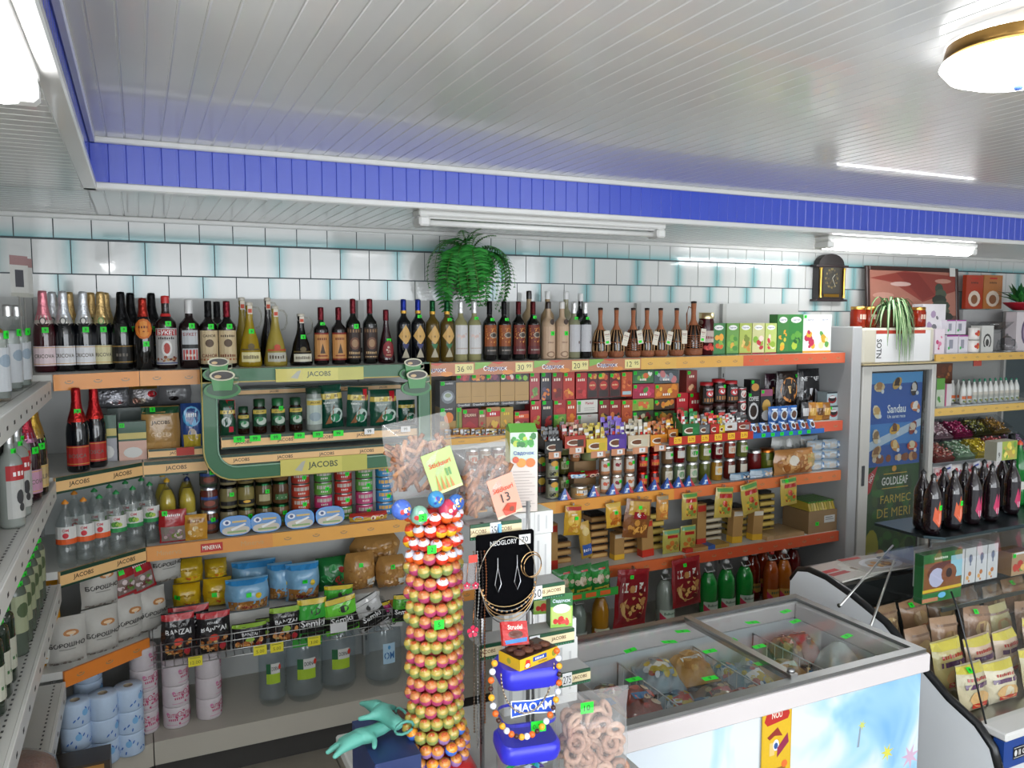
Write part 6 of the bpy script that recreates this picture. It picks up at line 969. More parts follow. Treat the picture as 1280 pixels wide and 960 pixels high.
for nm, x0, y0, x1, y1, Y, col, art, z in [('silver coffee pouch with red cup print on the corner shelf', 117, 486, 162, 530, 3.9, '8f9094', silver, None), ('smaller silver coffee pouch with a gold top and red corner', 162, 482, 198, 515, 3.92, '9a9698', lab(('r', 0, .85, 1, .12, 'b89040'), ('e', .8, .6, .16, .16, 'a82028'), ('b', .1, .1, .6, .4, ['b88a7a', 'd8c8b8'], 6, .12)), None), ('grey coffee pouch beside the coffee frame, rear row', 200, 478, 240, 520, 3.94, '7a7a7c', lab(('e', .45, .3, .16, .1, '1a1212'), ('t', '~nova', .4, .6, .1, '4a4a4a', .5)), None), ('golden coffee pouch standing upright on the corner shelf', 178, 508, 226, 566, 3.72, 'a8824a', lab(('r', 0, .86, 1, .13, '1c4a2c'), ('t', 'JACOBS', .5, .68, .09, '3a2c14', .7), ('t', 'GOLD', .5, .45, .1, 'c8a878', .5), ('r', .1, .1, .8, .2, 'b89058')), L2), ('blue and yellow cocoa pouch next to the coffee frame', 227, 504, 254, 562, 3.72, '2a4a8a', lab(('r', .1, .1, .8, .3, 'c8b03a'), ('e', .5, .75, .42, .2, '4aa8dc'), ('e', .5, .4, .2, .12, 'd8c8b8'), ('t', '~cacao', .5, .78, .08, 'e8f0f8', .5)), L2)]:
    pouchat('coffee_pouch', nm, x0, y0, x1, y1, Y, .05, col, art, L2 + .2 if z is None else z, st=(.3, .95) if 'golden' in nm else None, m='foil' if 'silver' in nm else 'film')
put(carton(.33, .198, .08, None, '3a4a44', st=False), 'cardboard_box', 'box', 'dark green box carrying the rear silver pouches', (.03, 3.9, L2 + .0005)); put(carton(.12, .198, .08, None, '3a4a44', st=False), 'cardboard_box', 'box', 'second dark green box under the grey rear pouch', (.27, 3.9, L2 + .0005))
gbx = lambda c: lab(('r', 0, .0, 1, .5, c), ('r', 0, .5, 1, .5, '1c4a34'), ('r', 0, .55, 1, .16, 'c0b060'), ('e', .5, .2, .34, .14, 'c8c8c4'))
boxat('coffee_box', 'small green and silver coffee box beside the red foiled bottles', 124, 519, 147, 570, 3.68, .05, gbx('9a9aa0'), '1c4a34', L2); boxat('coffee_box', 'wider green and pink coffee box before the golden pouch', 149, 527, 184, 568, 3.67, .05, gbx('c8a090'), '1c4a34', L2)
wtr = lambda c, lb_: bottle(.26, .037, 'ecf2f2', 'pet', 'glass', cap=(c, .06, 'plastic'), label=lb_, lz=.36, lh=.26, lw=2.4, st=None, fill=(.86, 'e4eeee', 'water'), n=14, body='plastic_bottle')
lg_ = lab(('r', 0, 0, 1, 1, 'd0d0cc'), ('r', 0, 0, 1, .25, '2a8a4a'), ('t', 'OM', .5, .8, .16, 'b83040', .4), ('b', .25, .3, .5, .35, ['5a9a3a', '3a6a2c', 'a8c04a'], 8, .12)); lr_ = lab(('r', 0, 0, 1, 1, 'd0d0cc'), ('r', 0, 0, 1, .3, 'd85a24'), ('t', 'OM', .5, .8, .16, 'b83040', .4), ('e', .5, .5, .12, .16, 'c8303c'))
for i, (px, y, g) in enumerate([(84, 3.45, 0), (107, 3.47, 0), (127, 3.5, 0), (148, 3.56, 1), (169, 3.62, 1), (190, 3.68, 1), (96, 3.62, 0), (121, 3.64, 1), (140, 3.7, 1), (160, 3.76, 1), (180, 3.8, 1)]): put(wtr('2a8a4a' if g or i == 2 else 'd88a2c', lg_ if g else lr_), 'water_bottle', 'bottle', '%s small %s banded water bottle on the third corner shelf' % (ORD[i], 'green' if g else 'orange'), (pY(px, 690, y).x, y, L3 + .001), 0, 'small water bottles on the corner shelf')
def flour(): return pouch(.14, .186, .09, 'b4b2ac', lab(('e', .6, .72, .2, .07, 'a8703c'), ('e', .6, .72, .12, .03, 'd8b890'), ('t', 'БОРОШНО', .5, .47, .1, '2c2a28', .86), ('r', .3, .36, .4, .02, '8a8a84'), ('b', .04, .02, .92, .1, ['8a8078', '6a6058'], 18, .04)), 'paper', waist=0, nu=6, nv=7)
fl_ = flour()
for i, (px, y, r_) in enumerate([(127, 3.53, 22), (160, 3.62, 30), (190, 3.69, 30), (84, 3.47, 10)]): put(fl_, 'flour_bag', 'bag', '%s lower white flour bag on the fourth corner shelf' % ORD[i], (pY(px, 830, y).x, y, L4 + .001), R(r_), 'white flour bags')
for i, (px, y) in enumerate([(125, 3.54), (208, 3.75)]): put(fl_, 'flour_bag', 'bag', '%s upper white flour bag, stacked on another' % ORD[i], (pY(px, 760, y).x, y, L4 + .19), R(22), 'white flour bags')
for i, (x, y, ln) in enumerate([(pY(160, 770, 3.62).x, 3.62, -10), (pY(183, 760, 3.66).x, 3.66, -14)]): put(pouch(.1, .16, .035, '9a1c24', lab(('r', .1, .1, .8, .42, '7a6a64'), ('b', .12, .1, .76, .4, ['c8b8b8', '6a3a3a', '5a7a3a'], 14, .1), ('t', '~Kulinar', .5, .8, .07, 'e8d8d8', .6)), st=(.4, .7)), 'seasoning_pouch', 'pouch', '%s red seasoning pouch resting on the flour bags' % ORD[i], (x, y, L4 + .19), R(15), 'red seasoning pouches', (0, R(ln), R(24)))
put(pouch(.15, .34, .08, 'c88a1c', lab(('r', .15, .5, .7, .4, 'c8b8a8'), ('t', 'МУКА', .5, .62, .08, 'a01c24', .6), ('e', .5, .85, .3, .1, '8a5a34'), ('r', .1, .05, .8, .36, 'd0d0c8'), ('t', '~А', .5, .2, .1, 'b01c24', .3))), 'flour_bag', 'bag', 'tall yellow flour bag with red lettering beside the gondola', (-.39, 3.47, L4 + .001), R(10))
# ---- gondola along the left wall
def gb_(p, name, label, x, y, z, rz=R(55), group='bottles on the side gondola'): put(p, name, 'bottle', label, (x, y, z + .002), rz, group)
vod = lambda c, l, cap_: bottle(.27, .034, c, 'vodka', 'glass', cap=(cap_, .13, 'metal'), label=l, lz=.1, lh=.45, lw=2, st=.68, fill=(.7, 'c4ccc8', 'liquid'), n=12)
v1 = vod('dfe4e2', lab(('r', 0, 0, 1, 1, 'b8bcc0'), ('e', .5, .7, .3, .15, '8a9aa8')), 'c8c8c8')
med = bottle(.27, .037, '8a5a14', 'vodka', 'brew', cap=('b8802c', .2, 'foil'), label=lab(('r', 0, 0, 1, 1, 'b87a1c'), ('r', .1, .04, .8, .92, 'c88a24')), lz=.08, lh=.6, lw=1.8, st=.74); kk = MB(); A = Art(.16, .03, None); A.text('MEDOFF', .08, .015, .022, '1c1410', .15); vv = []
A.lay(kk, lambda u, v, o: (.0375 * sin((v - .015) / .037), -(.0375 + o) * cos((v - .015) / .037), .2 - u)); med.part('lettering', kk)
gb_(med, 'vodka_bottle', 'amber bottle with vertical lettering at the edge of the top side shelf', -.385, 2.72, G1, R(25))
ntag = Proto(); 
for i, (x, y) in enumerate([(-.37, 2.95), (-.36, 3.07), (-.37, 3.19), (-.48, 3.0), (-.47, 3.13), (-.36, 2.6), (-.47, 2.7), (-.37, 2.45)]): gb_(v1, 'vodka_bottle', '%s clear vodka bottle on the top side shelf' % ORD[i], x, y, G1)
for i, y in enumerate((2.97, 3.09)):
    k = MB(); A = Art(.075, .13, 'c0c0bc', 'paper'); A.rect(.0, .1, .075, .03, '9a7a7a'); A.rect(.02, .03, .035, .055, '4a4a50'); A.rect(.0, .0, .075, .012, 'a8a8a0'); A.flat(k, (0, 0, 0)); k2 = MB(); k2.box(.036, .039, .001, .006, -.13, .1, 'c8c8c8', 'metal')
    solo('hanging_card', 'card', '%s printed card clipped above the clear vodka bottles' % ('first', 'second')[i], [('card', k), ('clip_stem', k2)], (-.36, y, G1 + .30), R(55))
rdl = lab(('r', 0, .0, 1, .72, 'b8b8b4'), ('r', 0, .72, 1, .28, 'b0282c'), ('e', .5, .4, .16, .14, '3a3a3c'), ('e', .55, .2, .12, .08, '3a3a3c'), ('t', '~ROM', .5, .85, .1, 'f0e8e8', .5))
sb = bottle(.28, .033, '9aa09a', 'vodka', 'brew', cap=('a8a8a8', .13, 'metal'), label=rdl, lz=.1, lh=.55, lw=2.2, st=.78, n=12)
for i, (x, y) in enumerate([(-.36, 2.95), (-.35, 2.83), (-.35, 2.68), (-.46, 2.9), (-.46, 2.72)]): gb_(sb, 'vodka_bottle', '%s bottle with red and white label on the second side shelf' % ORD[i], x, y, G2, R(50))
g1_ = spk('15110c', 'b8923c', 'b8a070', 'b89a60', ttl='MERLIN'); g2_ = spk('2a0d16', 'a02c3c', 'b88aa0', 'a0708c')
for i, (p, x, y, nm) in enumerate([(g1_, -.35, 3.26, 'gold foiled sparkling wine with cream label, nearest the red foiled pair'), (g1_, -.34, 3.14, 'gold foiled sparkling wine on the second side shelf, further along'), (g2_, -.35, 3.05, 'pink foiled sparkling wine on the second side shelf'), (spk('0d0f14', 'a01c20', 'a8201c', 'b82a24'), -.42, 3.3, 'red foiled sparkling wine behind the gold foiled one, side shelf')]): gb_(p, 'sparkling_wine_bottle', nm, x, y, G2, R(35))
dg = bottle(.28, .033, '5a6458', 'vodka', 'brew', cap=('9a8a5a', .13, 'metal'), label=lab(('r', 0, 0, 1, 1, '9aa080'), ('e', .5, .6, .3, .2, '4a5a3a')), lz=.25, lh=.4, lw=2, st=.75, n=12)
gg = bottle(.29, .036, '1c2a1e', 'bordeaux', 'wine', cap=('b8a86a', .22, 'foil'), label=lab(('r', 0, 0, 1, 1, 'b8b8a8'), ('r', .1, .3, .8, .1, '3a6a3a')), st=.7)
for i, (x, y) in enumerate([(-.36, 3.2), (-.36, 3.1), (-.36, 3.0), (-.36, 2.9), (-.46, 3.16), (-.46, 3.05), (-.36, 2.8), (-.46, 2.93), (-.36, 2.7)]): gb_(dg, 'brandy_bottle', '%s grey green flask with gold cap on the third side shelf' % ORD[i], x, y, G3, R(50))
for i, (x, y) in enumerate([(-.37, 2.5), (-.37, 2.4), (-.37, 2.3), (-.48, 2.42)]): gb_(gg, 'wine_bottle', '%s dark green bottle on the third side shelf' % ORD[i], x, y, G3, R(50))
for i, (x, y) in enumerate([(-.37, 2.2), (-.37, 2.1), (-.37, 2.0), (-.48, 2.12)]): gb_(sb, 'vodka_bottle', '%s red and white labelled bottle near the frame edge, second side shelf' % ORD[i], x, y, G2, R(50))
# brown bread loaf pack and boxes low down
bl = pY(45, 920, 2.55)
for i, (x, y, s_) in enumerate([(-.36, 2.62, 1), (-.39, 2.4, 1.1)]):
    k = MB(); k.lathe([(0, 0), (.1, .005), (.12, .03), (.115, .06), (.08, .085), (0, .095)], '7a4424', 'food', 16); k2 = MB(); k2.lathe([(.121, .0), (.124, .03), (.119, .062), (.083, .089), (.0, .099)], 'd8d0c8', 'bag', 16)
    solo('bread_loaf', 'bread', '%s round brown bread loaf in clear film on the fourth side shelf' % ('first', 'second')[i], [('loaf', k), ('clear_film', k2)], (x - .02, y, G4 + .001), sc=s_)
k = MB(); k.box(-.08, .12, -.06, .06, 0, .13, '3c3226', 'card'); k2 = MB(); A = Art(.16, .1, 'a87a3a', 'card'); A.ell(.08, .05, .06, .03, '5a3414', 12); A.flat(k2, (-.06, -.061, .02))
solo('dark_box', 'box', 'dark brown box with tan print before the blue rolls', [('carton', k), ('front_print', k2)], (-.27, 3.36 - .12, G0 + .001))
# ================= fern, clock, picture =================
def frond(L_, droop, w0, n=22, wild=0, col=('2f8a34', '3c9c40', '24722a')):
    """arching stem along +y with leaflets either side"""
    mb = MB(); st = []; q = random.Random(int(L_ * 1000 + wild))
    for i in range(n + 1):
        t = i / n; a = .9 - droop * t; st.append((st[-1][0] + L_ / n * cos(a), st[-1][1] + L_ / n * sin(a)) if st else (0, 0))
    mb.tube([(0, y, z) for y, z in st[::2]], .0016, '5a7a2c', 'leafy', 3)
    for i in range(2, n + 1):
        t = i / n; y, z = st[i]; l = max(.01, w0 * (1 - abs(t - .4) ** 1.4 * 1.7) * q.uniform(.9, 1.1)); b = L_ / n * .5
        for s_ in (-1, 1): mb.face([(0, y - b, z), (s_ * l * .5, y - b * .6, z - l * .06 + .006), (s_ * l, y + b * .9, z - l * .22), (s_ * l * .45, y + b * .9, z - l * .1), (0, y + b * .6, z)], col[(i + (s_ > 0)) % 3], 'leafy')
    return mb
fe = bpy.data.objects.new('fern', None); C.objects.link(fe); f0 = pY(584, 322, 3.9); fe.location = f0; fe.scale = (1.18, 1.1, 1.12); fe['label'] = 'large green fern spilling over the tiles behind the wine bottles'; fe['category'] = 'plant'; LAB[fe['label']] = [('fern', None)]
fm = [frond(.44, 2.6, .066, 22, 1).data('frond'), frond(.52, 2.5, .07, 26, 2).data('frond'), frond(.36, 2.9, .06, 18, 3).data('frond'), frond(.2, 1.2, .05, 14, 4).data('frond')]
q = random.Random(5)
for i in range(34):
    k = i % 3 if i < 28 else 3; o = link('frond', fm[k], fe); a = (-1.7 + 3.4 * ((i * 5) % 28) / 27) if i < 28 else q.uniform(-1.6, 1.6); o.rotation_euler = (q.uniform(-.5, .1) + (.5 if k == 3 else -.3 * (i % 3)), q.uniform(-.15, .15), a + pi); o.scale = (1, .55 + .12 * abs(sin(a)) + q.uniform(-.08, .1), 1); o.location = (q.uniform(-.02, .02), q.uniform(-.03, .0), q.uniform(-.03, .03))
    if cos(a) < -.2: o.scale.y *= .35
k = MB(); k.lathe([(0, -.16), (.05, -.16), (.07, -.03), (.075, 0), (.06, .0), (0, -.01)], '4a3020', 'plastic', 16); link('pot', k.data('pot'), fe)
k = MB(); k.tube([(0, .13, .05), (0, .02, .09), (0, 0, .0)], .004, '3a3a3a', 'metal', 5); link('wall_hook', k.data('wall_hook'), fe)
ck = pY(1038, 350, 4.0); k = MB(); W = .118; Hh = .13
arch = [(-W, -Hh), (W, -Hh), (W, .09)] + [(W * .98 * cos(pi * i / 10), .1 + .075 * sin(pi * i / 10)) for i in range(11)] + [(-W, .09)]
k.prism(arch, -.01, .04, '241d1e', 'plastic'); m1 = MB(); m1.box(-W - .03, W + .03, -.02, .04, .085, .1, '2c2022', 'plastic', bev=.003); m2 = MB(); m2.box(-W - .025, W + .025, -.02, .04, -Hh - .014, -Hh, '2c2022', 'plastic', bev=.003)
d_ = MB(); A = Art(.15, .19, None, 'card'); A.poly([(0, 0), (.15, 0), (.15, .15)] + [(.075 + .075 * cos(pi * i / 8), .15 + .04 * sin(pi * i / 8)) for i in range(9)] + [(0, .15)], '33312c')
for i, t in enumerate('XII I II III IV V VI VII VIII IX X XI'.split()): a = pi / 2 - i * pi / 6; A.text(t, .075 + .052 * cos(a), .1 + .062 * sin(a), .014, 'a08c4c', .022)
A.blobs(.02, .04, .11, .12, ['4a4434', '5a4e34', '2a2620'], 26, .008); A.flat(d_, (-.075, -.011, -.09)); gb2 = MB(); gb2.box(-.07, .07, -.014, -.011, -.115, -.095, 'a07c34', 'metal')
hd = MB(); hd.tube([(0, -.017, .01), (.022, -.017, .035)], .002, 'd8d8c8', 'plastic', 4); hd2 = MB(); hd2.tube([(0, -.018, .01), (.03, -.018, -.045)], .0016, 'd8d8c8', 'plastic', 4)
p1 = MB(); p1.lathe([(.012, -.12), (.008, -.1), (.008, .06), (.012, .08)], 'c8a24c', 'metal', 8, (-W + .012, -.018, 0)); p2 = MB(); p2.lathe([(.012, -.12), (.008, -.1), (.008, .06), (.012, .08)], 'c8a24c', 'metal', 8, (W - .012, -.018, 0))
solo('wall_clock', 'clock', 'dark arched wall clock with golden columns on the tiles', [('case', k), ('cornice', m1), ('foot_ledge', m2), ('dial', d_), ('brass_plate', gb2), ('hour_hand', hd), ('minute_hand', hd2), ('column', p1), ('column', p2)], tuple(ck))
# picture leaning on the wall
ZR = EZ - .25; pa, pb = pY(1090, 330, 3.93), pY(1205, 334, 3.93); wp = pb.x - pa.x; hp = pa.z - ZR - .005
k = MB(); 
parts = [('frame_side', MB().box(0, .03, 0, .025, 0, hp, '3a2420', 'plastic', bev=.004)), ('frame_side', MB().box(wp - .03, wp, 0, .025, 0, hp, '3a2420', 'plastic', bev=.004)), ('frame_side', MB().box(.03, wp - .03, 0, .025, hp - .03, hp, '3a2420', 'plastic', bev=.004)), ('frame_side', MB().box(.03, wp - .03, 0, .025, 0, .03, '3a2420', 'plastic', bev=.004))]
A = Art(wp - .06, hp - .06, 'a87060', 'card'); aw, ah = A.w, A.h
A.poly([(0, ah * .9), (aw * .25, ah * .85), (aw * .6, ah * .6), (aw, ah * .75), (aw, ah * .95), (aw * .4, ah)], '8a3a30'); A.poly([(aw * .3, ah * .98), (aw * .55, ah * .98), (aw * .75, ah * .7), (aw * .6, ah * .62)], '7a2c26'); A.ell(aw * .35, ah * .83, aw * .12, ah * .03, 'c8a8a0', 12); A.ell(aw * .15, ah * .68, aw * .12, ah * .04, 'c09080', 12); A.ell(aw * .85, ah * .88, aw * .1, ah * .03, 'b88878', 12)
A.poly([(0, ah * .5), (aw * .25, ah * .62), (aw * .6, ah * .48), (aw, ah * .4), (aw, 0), (0, 0)], '5a5450'); A.ell(aw * .58, ah * .48, aw * .08, ah * .07, 'd8702c', 14); A.rect(0, 0, aw, ah * .42, '6a4a40')
for i in range(9): t = i / 8; A.ell(aw * (.8 + .02 * (i % 2)), ah * (.78 - .6 * t), aw * (.05 + .16 * t), ah * .07, ['3a4438', '4a5444', '2c342c'][i % 3], 9)
k = MB(); A.flat(k, (.03, .008, .03)); k.box(.02, wp - .02, .009, .02, .02, hp - .02, '4a3a34', 'paper'); parts.append(('painting', k)); k = MB(); k.box(wp - .1, wp - .04, -.002, 0, hp - .06, hp + .003, 'd0d0cc'); parts.append(('price_card', k))
solo('framed_painting', 'painting', 'framed painting of a red sky, low sun and dark tree behind the plant', parts, (pa.x, 3.93, ZR + .001), rot=(R(-4), 0, 0))
# ================= glass door fridge =================
FX0, FX1, FY = 4.095, 4.775, 3.6; FT = EZ - .3
k = MB(); k.box(FX0, FX1, 3.66, 3.99, .05, FT, '8f9092', 'white_enamel'); k.box(FX0 + .02, FX1 - .02, 3.6, 3.66, .05, .2, '6a6a6c', 'white_enamel')
P = [('cabinet', k), ('canopy', MB().box(FX0 - .018, FX1 - .05, 3.56, 3.99, FT + .006, EZ - .07, 'bdb8a8', 'white_enamel', bev=.012)), ('canopy_base', MB().box(FX0 - .02, FX1 + .01, 3.55, 3.99, FT - .002, FT + .006, 'b8a880', 'plastic'))]
A = Art(.5, .2, 'd4d4d4', 'plastic'); A.rect(.0, .178, .45, .022, 'a83a28'); A.text('SOTN', .03, .085, .045, '2a2a2a', .12, rot=-pi / 2); k = MB(); A.flat(k, (FX0 + .09, 3.559, FT + .015)); P.append(('canopy_sign', k))
dz0, dz1 = .22, FT - .01
fp_ = [MB().box(FX0 + .0, FX0 + .075, FY - .03, FY + .02, dz0, dz1, 'b5b3ac', 'metal', bev=.004), MB().box(FX1 - .035, FX1, FY - .03, FY + .02, dz0, dz1, 'b5b3ac', 'metal', bev=.004), MB().box(FX0 + .075, FX1 - .035, FY - .03, FY + .02, dz1 - .035, dz1, 'b5b3ac', 'metal', bev=.004), MB().box(FX0 + .075, FX1 - .035, FY - .03, FY + .02, dz0, dz0 + .05, 'b5b3ac', 'metal', bev=.004)]
fp_ = [MB().box(*b, 'bcbab4', 'white_enamel', bev=.004) for b in [(FX0, FX0 + .085, FY - .03, FY + .02, dz0, dz1), (FX1 - .04, FX1, FY - .03, FY + .02, dz0, dz1), (FX0 + .085, FX1 - .04, FY - .03, FY + .02, dz1 - .035, dz1), (FX0 + .085, FX1 - .04, FY - .03, FY + .02, dz0, dz0 + .05)]]
gk = MB(); gk.box(FX0 + .085, FX1 - .04, FY - .004, FY, dz0 + .05, dz1 - .035, 'c8d0d0', 'glass')
k = MB(); k.box(FX0 + .085, FX1 - .04, FY + .03, FY + .034, dz0 + .05, dz1 - .035, '16191b', 'plastic')
P += [('door_frame', f) for f in fp_] + [('door_glass', gk), ('dark_interior', k), ('door_handle', MB().box(FX0 + .02, FX0 + .045, FY - .036, FY - .029, EZ - 1.07, EZ - .94, '3a3c40', 'plastic', bev=.003))]
solo('glass_door_fridge', 'fridge', 'tall glass door fridge with ice cream poster and white canopy', P)
px0, px1 = FX0 + .12, FX1 - .075; pw = px1 - px0; pz1 = EZ - .36; pzm = EZ - .97; pz0 = EZ - 1.66
A = Art(pw, pz1 - pz0, None, 'card'); hh = pz1 - pz0; bz = pzm - pz0
A.rect(0, bz, pw, hh - bz, '1c54a8'); A.rect(0, hh - .07, pw, .07, '4a9ad8'); A.rect(0, bz + .14, pw, .14, '3a80c8'); A.poly([(0, bz + .1), (pw, bz + .25), (pw, bz + .3), (0, bz + .16)], 'b8cce0'); A.rect(0, 0, pw, bz, '24501f'); A.blobs(0, 0, pw, bz, ['1c4418', '2f6a24', '3a5a1c', '1a3a14'], 50, .05, 4); A.ell(.06, .12, .07, .16, 'a8a01c', 14); A.ell(.14, .06, .06, .08, 'b8703a', 12)
A.blobs(0, bz + .02, pw, .05, ['8a4a24', 'c89a6a', 'd8c8b0'], 14, .03, 9)
for i, (u, v, c1, c2) in enumerate([(.1, .52, 'd8c090', 'a87844'), (.3, .54, 'c8a050', '3a2014'), (.5, .5, '2a1a14', 'd8d0c8'), (.08, .36, 'e0d8b8', 'c8a060'), (.52, .38, 'c8703a', 'e8e0d8'), (.29, .24, 'd8a83c', '6a3a1c'), (.5, .24, '8a2a1c', 'd8c8b0'), (.08, .2, 'd8c8a8', '8a6a44'), (.3, .13, 'c88a3c', 'e8c88a'), (.5, .12, 'c84a24', 'e8d8b0'), (.09, .1, 'c8a878', '8a5a2c')]):
    u *= pw / .6; v += bz; A.ell(u, v, .05, .032, c1, 9, rot=i * .7); A.ell(u, v + .012, .03, .022, c2, 8, rot=i); A.rect(u - .03, v - .016, .05, .01, c2); A.ell(u + .03, v - .03, .014, .014, 'd8e0e8', 8)
A.text('Sandau', pw * .5, bz + .375, .055, 'e8f0f8', .17); A.text('Un sarut rece', pw * .5, bz + .325, .022, 'e0ecf4', .2)
A.poly([(0, bz - .05), (.09, bz + .01), (.03, bz - .16), (0, bz - .18)], 'b81c24'); A.text('NOU', .035, bz - .07, .03, 'f0e8e8', .06, rot=1.1); A.rect(pw * .3, bz - .055, pw * .45, .006, 'c8a030'); A.ell(pw * .5, bz - .02, .022, .02, 'd89a2c', 8); A.text('GOLDLEAF', pw * .52, bz - .1, .055, 'e8e8e0', pw * .5); A.rect(pw * .28, bz - .15, pw * .5, .006, 'c8a030'); A.text('FARMEC', pw * .55, bz - .22, .055, 'c8b03c', pw * .7, bold=False); A.text('DE MERI', pw * .52, bz - .31, .06, 'c8b03c', pw * .7, bold=False)
k = MB(); A.flat(k, (px0, FY + .016, pz0)); k.box(px0, px1, FY + .017, FY + .019, pz0, pz1, 'd8d8d8')
solo('ice_cream_poster', 'poster', 'blue and green ice cream poster inside the fridge door', [('print', k)])
# jars and spider plant on the canopy
cz_ = EZ - .07
for i, (px, Y) in enumerate(((1069, 3.68), (1083, 3.72), (1145, 3.75))): put(jar(.047, .135, 'a0301c', 'c89a4c', lab(('r', .25, .2, .5, .45, 'c8b0a0')), .5, .3, st=None, n=14), 'preserve_jar', 'jar', '%s big jar of red preserve on the fridge canopy' % ('first', 'second', 'last')[i], (pY(px, 408, Y).x + .02, Y, cz_ + .001), 0, 'big red preserve jars')
sp_ = bpy.data.objects.new('spider_plant', None); C.objects.link(sp_); s0 = pY(1112, 390, 3.66); sp_.location = (s0.x - .01, 3.65, cz_ + .001); sp_.scale = (1.3, 1, 1.2); sp_['label'] = 'spider plant with long striped leaves trailing over the fridge canopy'; sp_['category'] = 'plant'; LAB[sp_['label']] = [('spider_plant', None)]
k = MB(); k.lathe([(0, 0), (.045, 0), (.06, .09), (.062, .095), (.055, .095), (0, .085)], '5a3a2a', 'plastic', 14); link('pot', k.data('pot'), sp_)
q = random.Random(8)
for i in range(46):
    a = q.uniform(0, 2 * pi); L_ = q.uniform(.16, .3); up_ = q.uniform(.03, .09); pts = []; n = 8
    if i >= 30: a = q.uniform(-2.6, -.9); L_ = q.uniform(.3, .46)
    for j in range(n + 1):
        t = j / n; r_ = min(.13, .17 * t ** .7) if sin(a) < 0 else .1 * t; z = .09 + up_ * sin(min(1, t * 1.8) * pi / 2) * 1.2 - max(0, t - .3) * (L_ * 1.15); pts.append((r_ * cos(a) * 1.05, r_ * sin(a), max(z, .004 if not (sin(a) < 0 and r_ > .098) else -9)))
    k = MB(); px_, py_ = -sin(a), cos(a); V = []
    for j, (x, y, z) in enumerate(pts): w_ = .0085 * (1 - (j / n) ** 3 * .9); V += [(x - px_ * w_, y - py_ * w_, z + .002), (x - px_ * w_ * .35, y - py_ * w_ * .35, z), (x + px_ * w_ * .35, y + py_ * w_ * .35, z), (x + px_ * w_, y + py_ * w_, z + .002)]
    for j in range(n): 
        for s_, c in ((0, '3a6a34'), (1, 'a8b890'), (2, '2f5f2e')): b = j * 4 + s_; k.face([V[b], V[b + 1], V[b + 5], V[b + 4]], c, 'leafy')
    link('leaf', k.data('leaf'), sp_)
# ================= shelving past the fridge =================
RX0, RX1 = 4.8, 6.1; RL = [EZ - .25, EZ - .615, EZ - 1.1]
P = []
for z in RL: mb = MB(); mb.box(RX0, RX1, 3.614, 4.0, z - .03, z, WE, 'white_enamel'); P.append(('shelf_board', mb))
mb = MB(); mb.box(RX0, RX1, 4.0, 4.02, .1, EZ - .26, '8f908e', 'white_enamel'); P.append(('back_panel', mb)); mb = MB(); mb.box(RX0, RX1, 3.56, 4.0, .05, .2, 'b5b0a4', 'white_enamel'); P.append(('base_deck', mb))
for z in (EZ - 1.45,): mb = MB(); mb.box(RX0, RX1, 3.614, 4.0, z - .03, z, WE, 'white_enamel'); P.append(('shelf_board', mb))
P += rail((RX0, SF), (RX1, SF), RL[0], [(.66, 'emblem', 'd8ac54'), (.24, 'emblem', 'd8ac54')], .05) + rail((RX0, SF), (RX1, SF), RL[1], [(1, 'emblem', 'dcb45c')], .05) + rail((RX0, SF), (RX1, SF), RL[2], [(.33, 'plain', 'c87430'), (.2, 'plain', 'd8903a'), (.47, 'plain', 'c86a38')], .06)
for x in (RX0 + .015, RX1 - .015): mb = MB(); mb.box(x - .012, x + .012, 3.97, 4.0, 0, EZ - .26, '9a9a98', 'white_enamel'); P.append(('upright', mb))
solo('wall_shelving', 'shelving', 'white wall shelving past the fridge with gift boxes and sweets bins', P)
fl1 = lab(('r', 0, 0, 1, 1, 'd4d0d4'), ('b', .2, .3, .6, .6, ['a08aa8', '6a6a70', 'c88aa8'], 7, .1), ('r', 0, .02, 1, .03, 'b04a90'))
Yr = 3.68
def rb_(nm, label, x0, y0, x1, y1, art, sd, Y=Yr, d=.08, z=RL[0], cat='box', st=False, **k): boxat(nm, label, x0, y0, x1, y1, Y, d, art, sd, z, st, cat, **k)
rb_('gift_box', 'tall white gift box with dark flower print beside the fridge canopy', 1151, 380, 1180, 440, fl1, 'd4d0d4', 3.74); rb_('gift_box', 'short white and pink floral box before the tall gift box', 1168, 411, 1180, 440, lab(('r', 0, 0, 1, 1, 'd8ccd4'), ('b', .1, .1, .8, .8, ['b83a6a', 'd07a9a'], 6, .16)), 'd4c8d0', 3.66)
zz = pY(1190, 418, 3.68).z
for i, (x0, y0, x1, y1, z, nm) in enumerate([(1183, 419, 1197, 439, RL[0], 'first lower'), (1198, 419, 1210, 439, RL[0], 'second lower'), (1183, 400, 1194, 418, None, 'first upper'), (1195, 400, 1207, 418, None, 'second upper')]): rb_('mug_box', '%s white mug box with violet edges in the small pile' % nm, x0, y0, x1, y1, lab(('r', 0, 0, 1, 1, 'd0ccd4'), ('r', 0, .92, 1, .08, 'a03a90'), ('r', .2, .25, .35, .5, '8a8a98'), ('r', .12, .2, .15, .15, '2aa84a')), 'ccc8d0', 3.7, .07, z)
mg = MB(); mg.lathe([(0, .004), (.03, 0), (.036, .01), (.037, .085), (.034, .085), (.033, .01), (0, .01)], 'd4d0cc', 'plastic', 14); mh = MB(); mh.tube([(.036, 0, .065), (.058, 0, .06), (.058, 0, .03), (.035, 0, .02)], .005, 'd4d0cc', 'plastic', 6); mp = MB(); A = Art(.06, .05, None, nu=3); A.blobs(0, 0, .06, .05, ['b83a2c', 'd88a3c', '5a8a3c'], 7, .011); A.wrap(mp, .0375, .02)
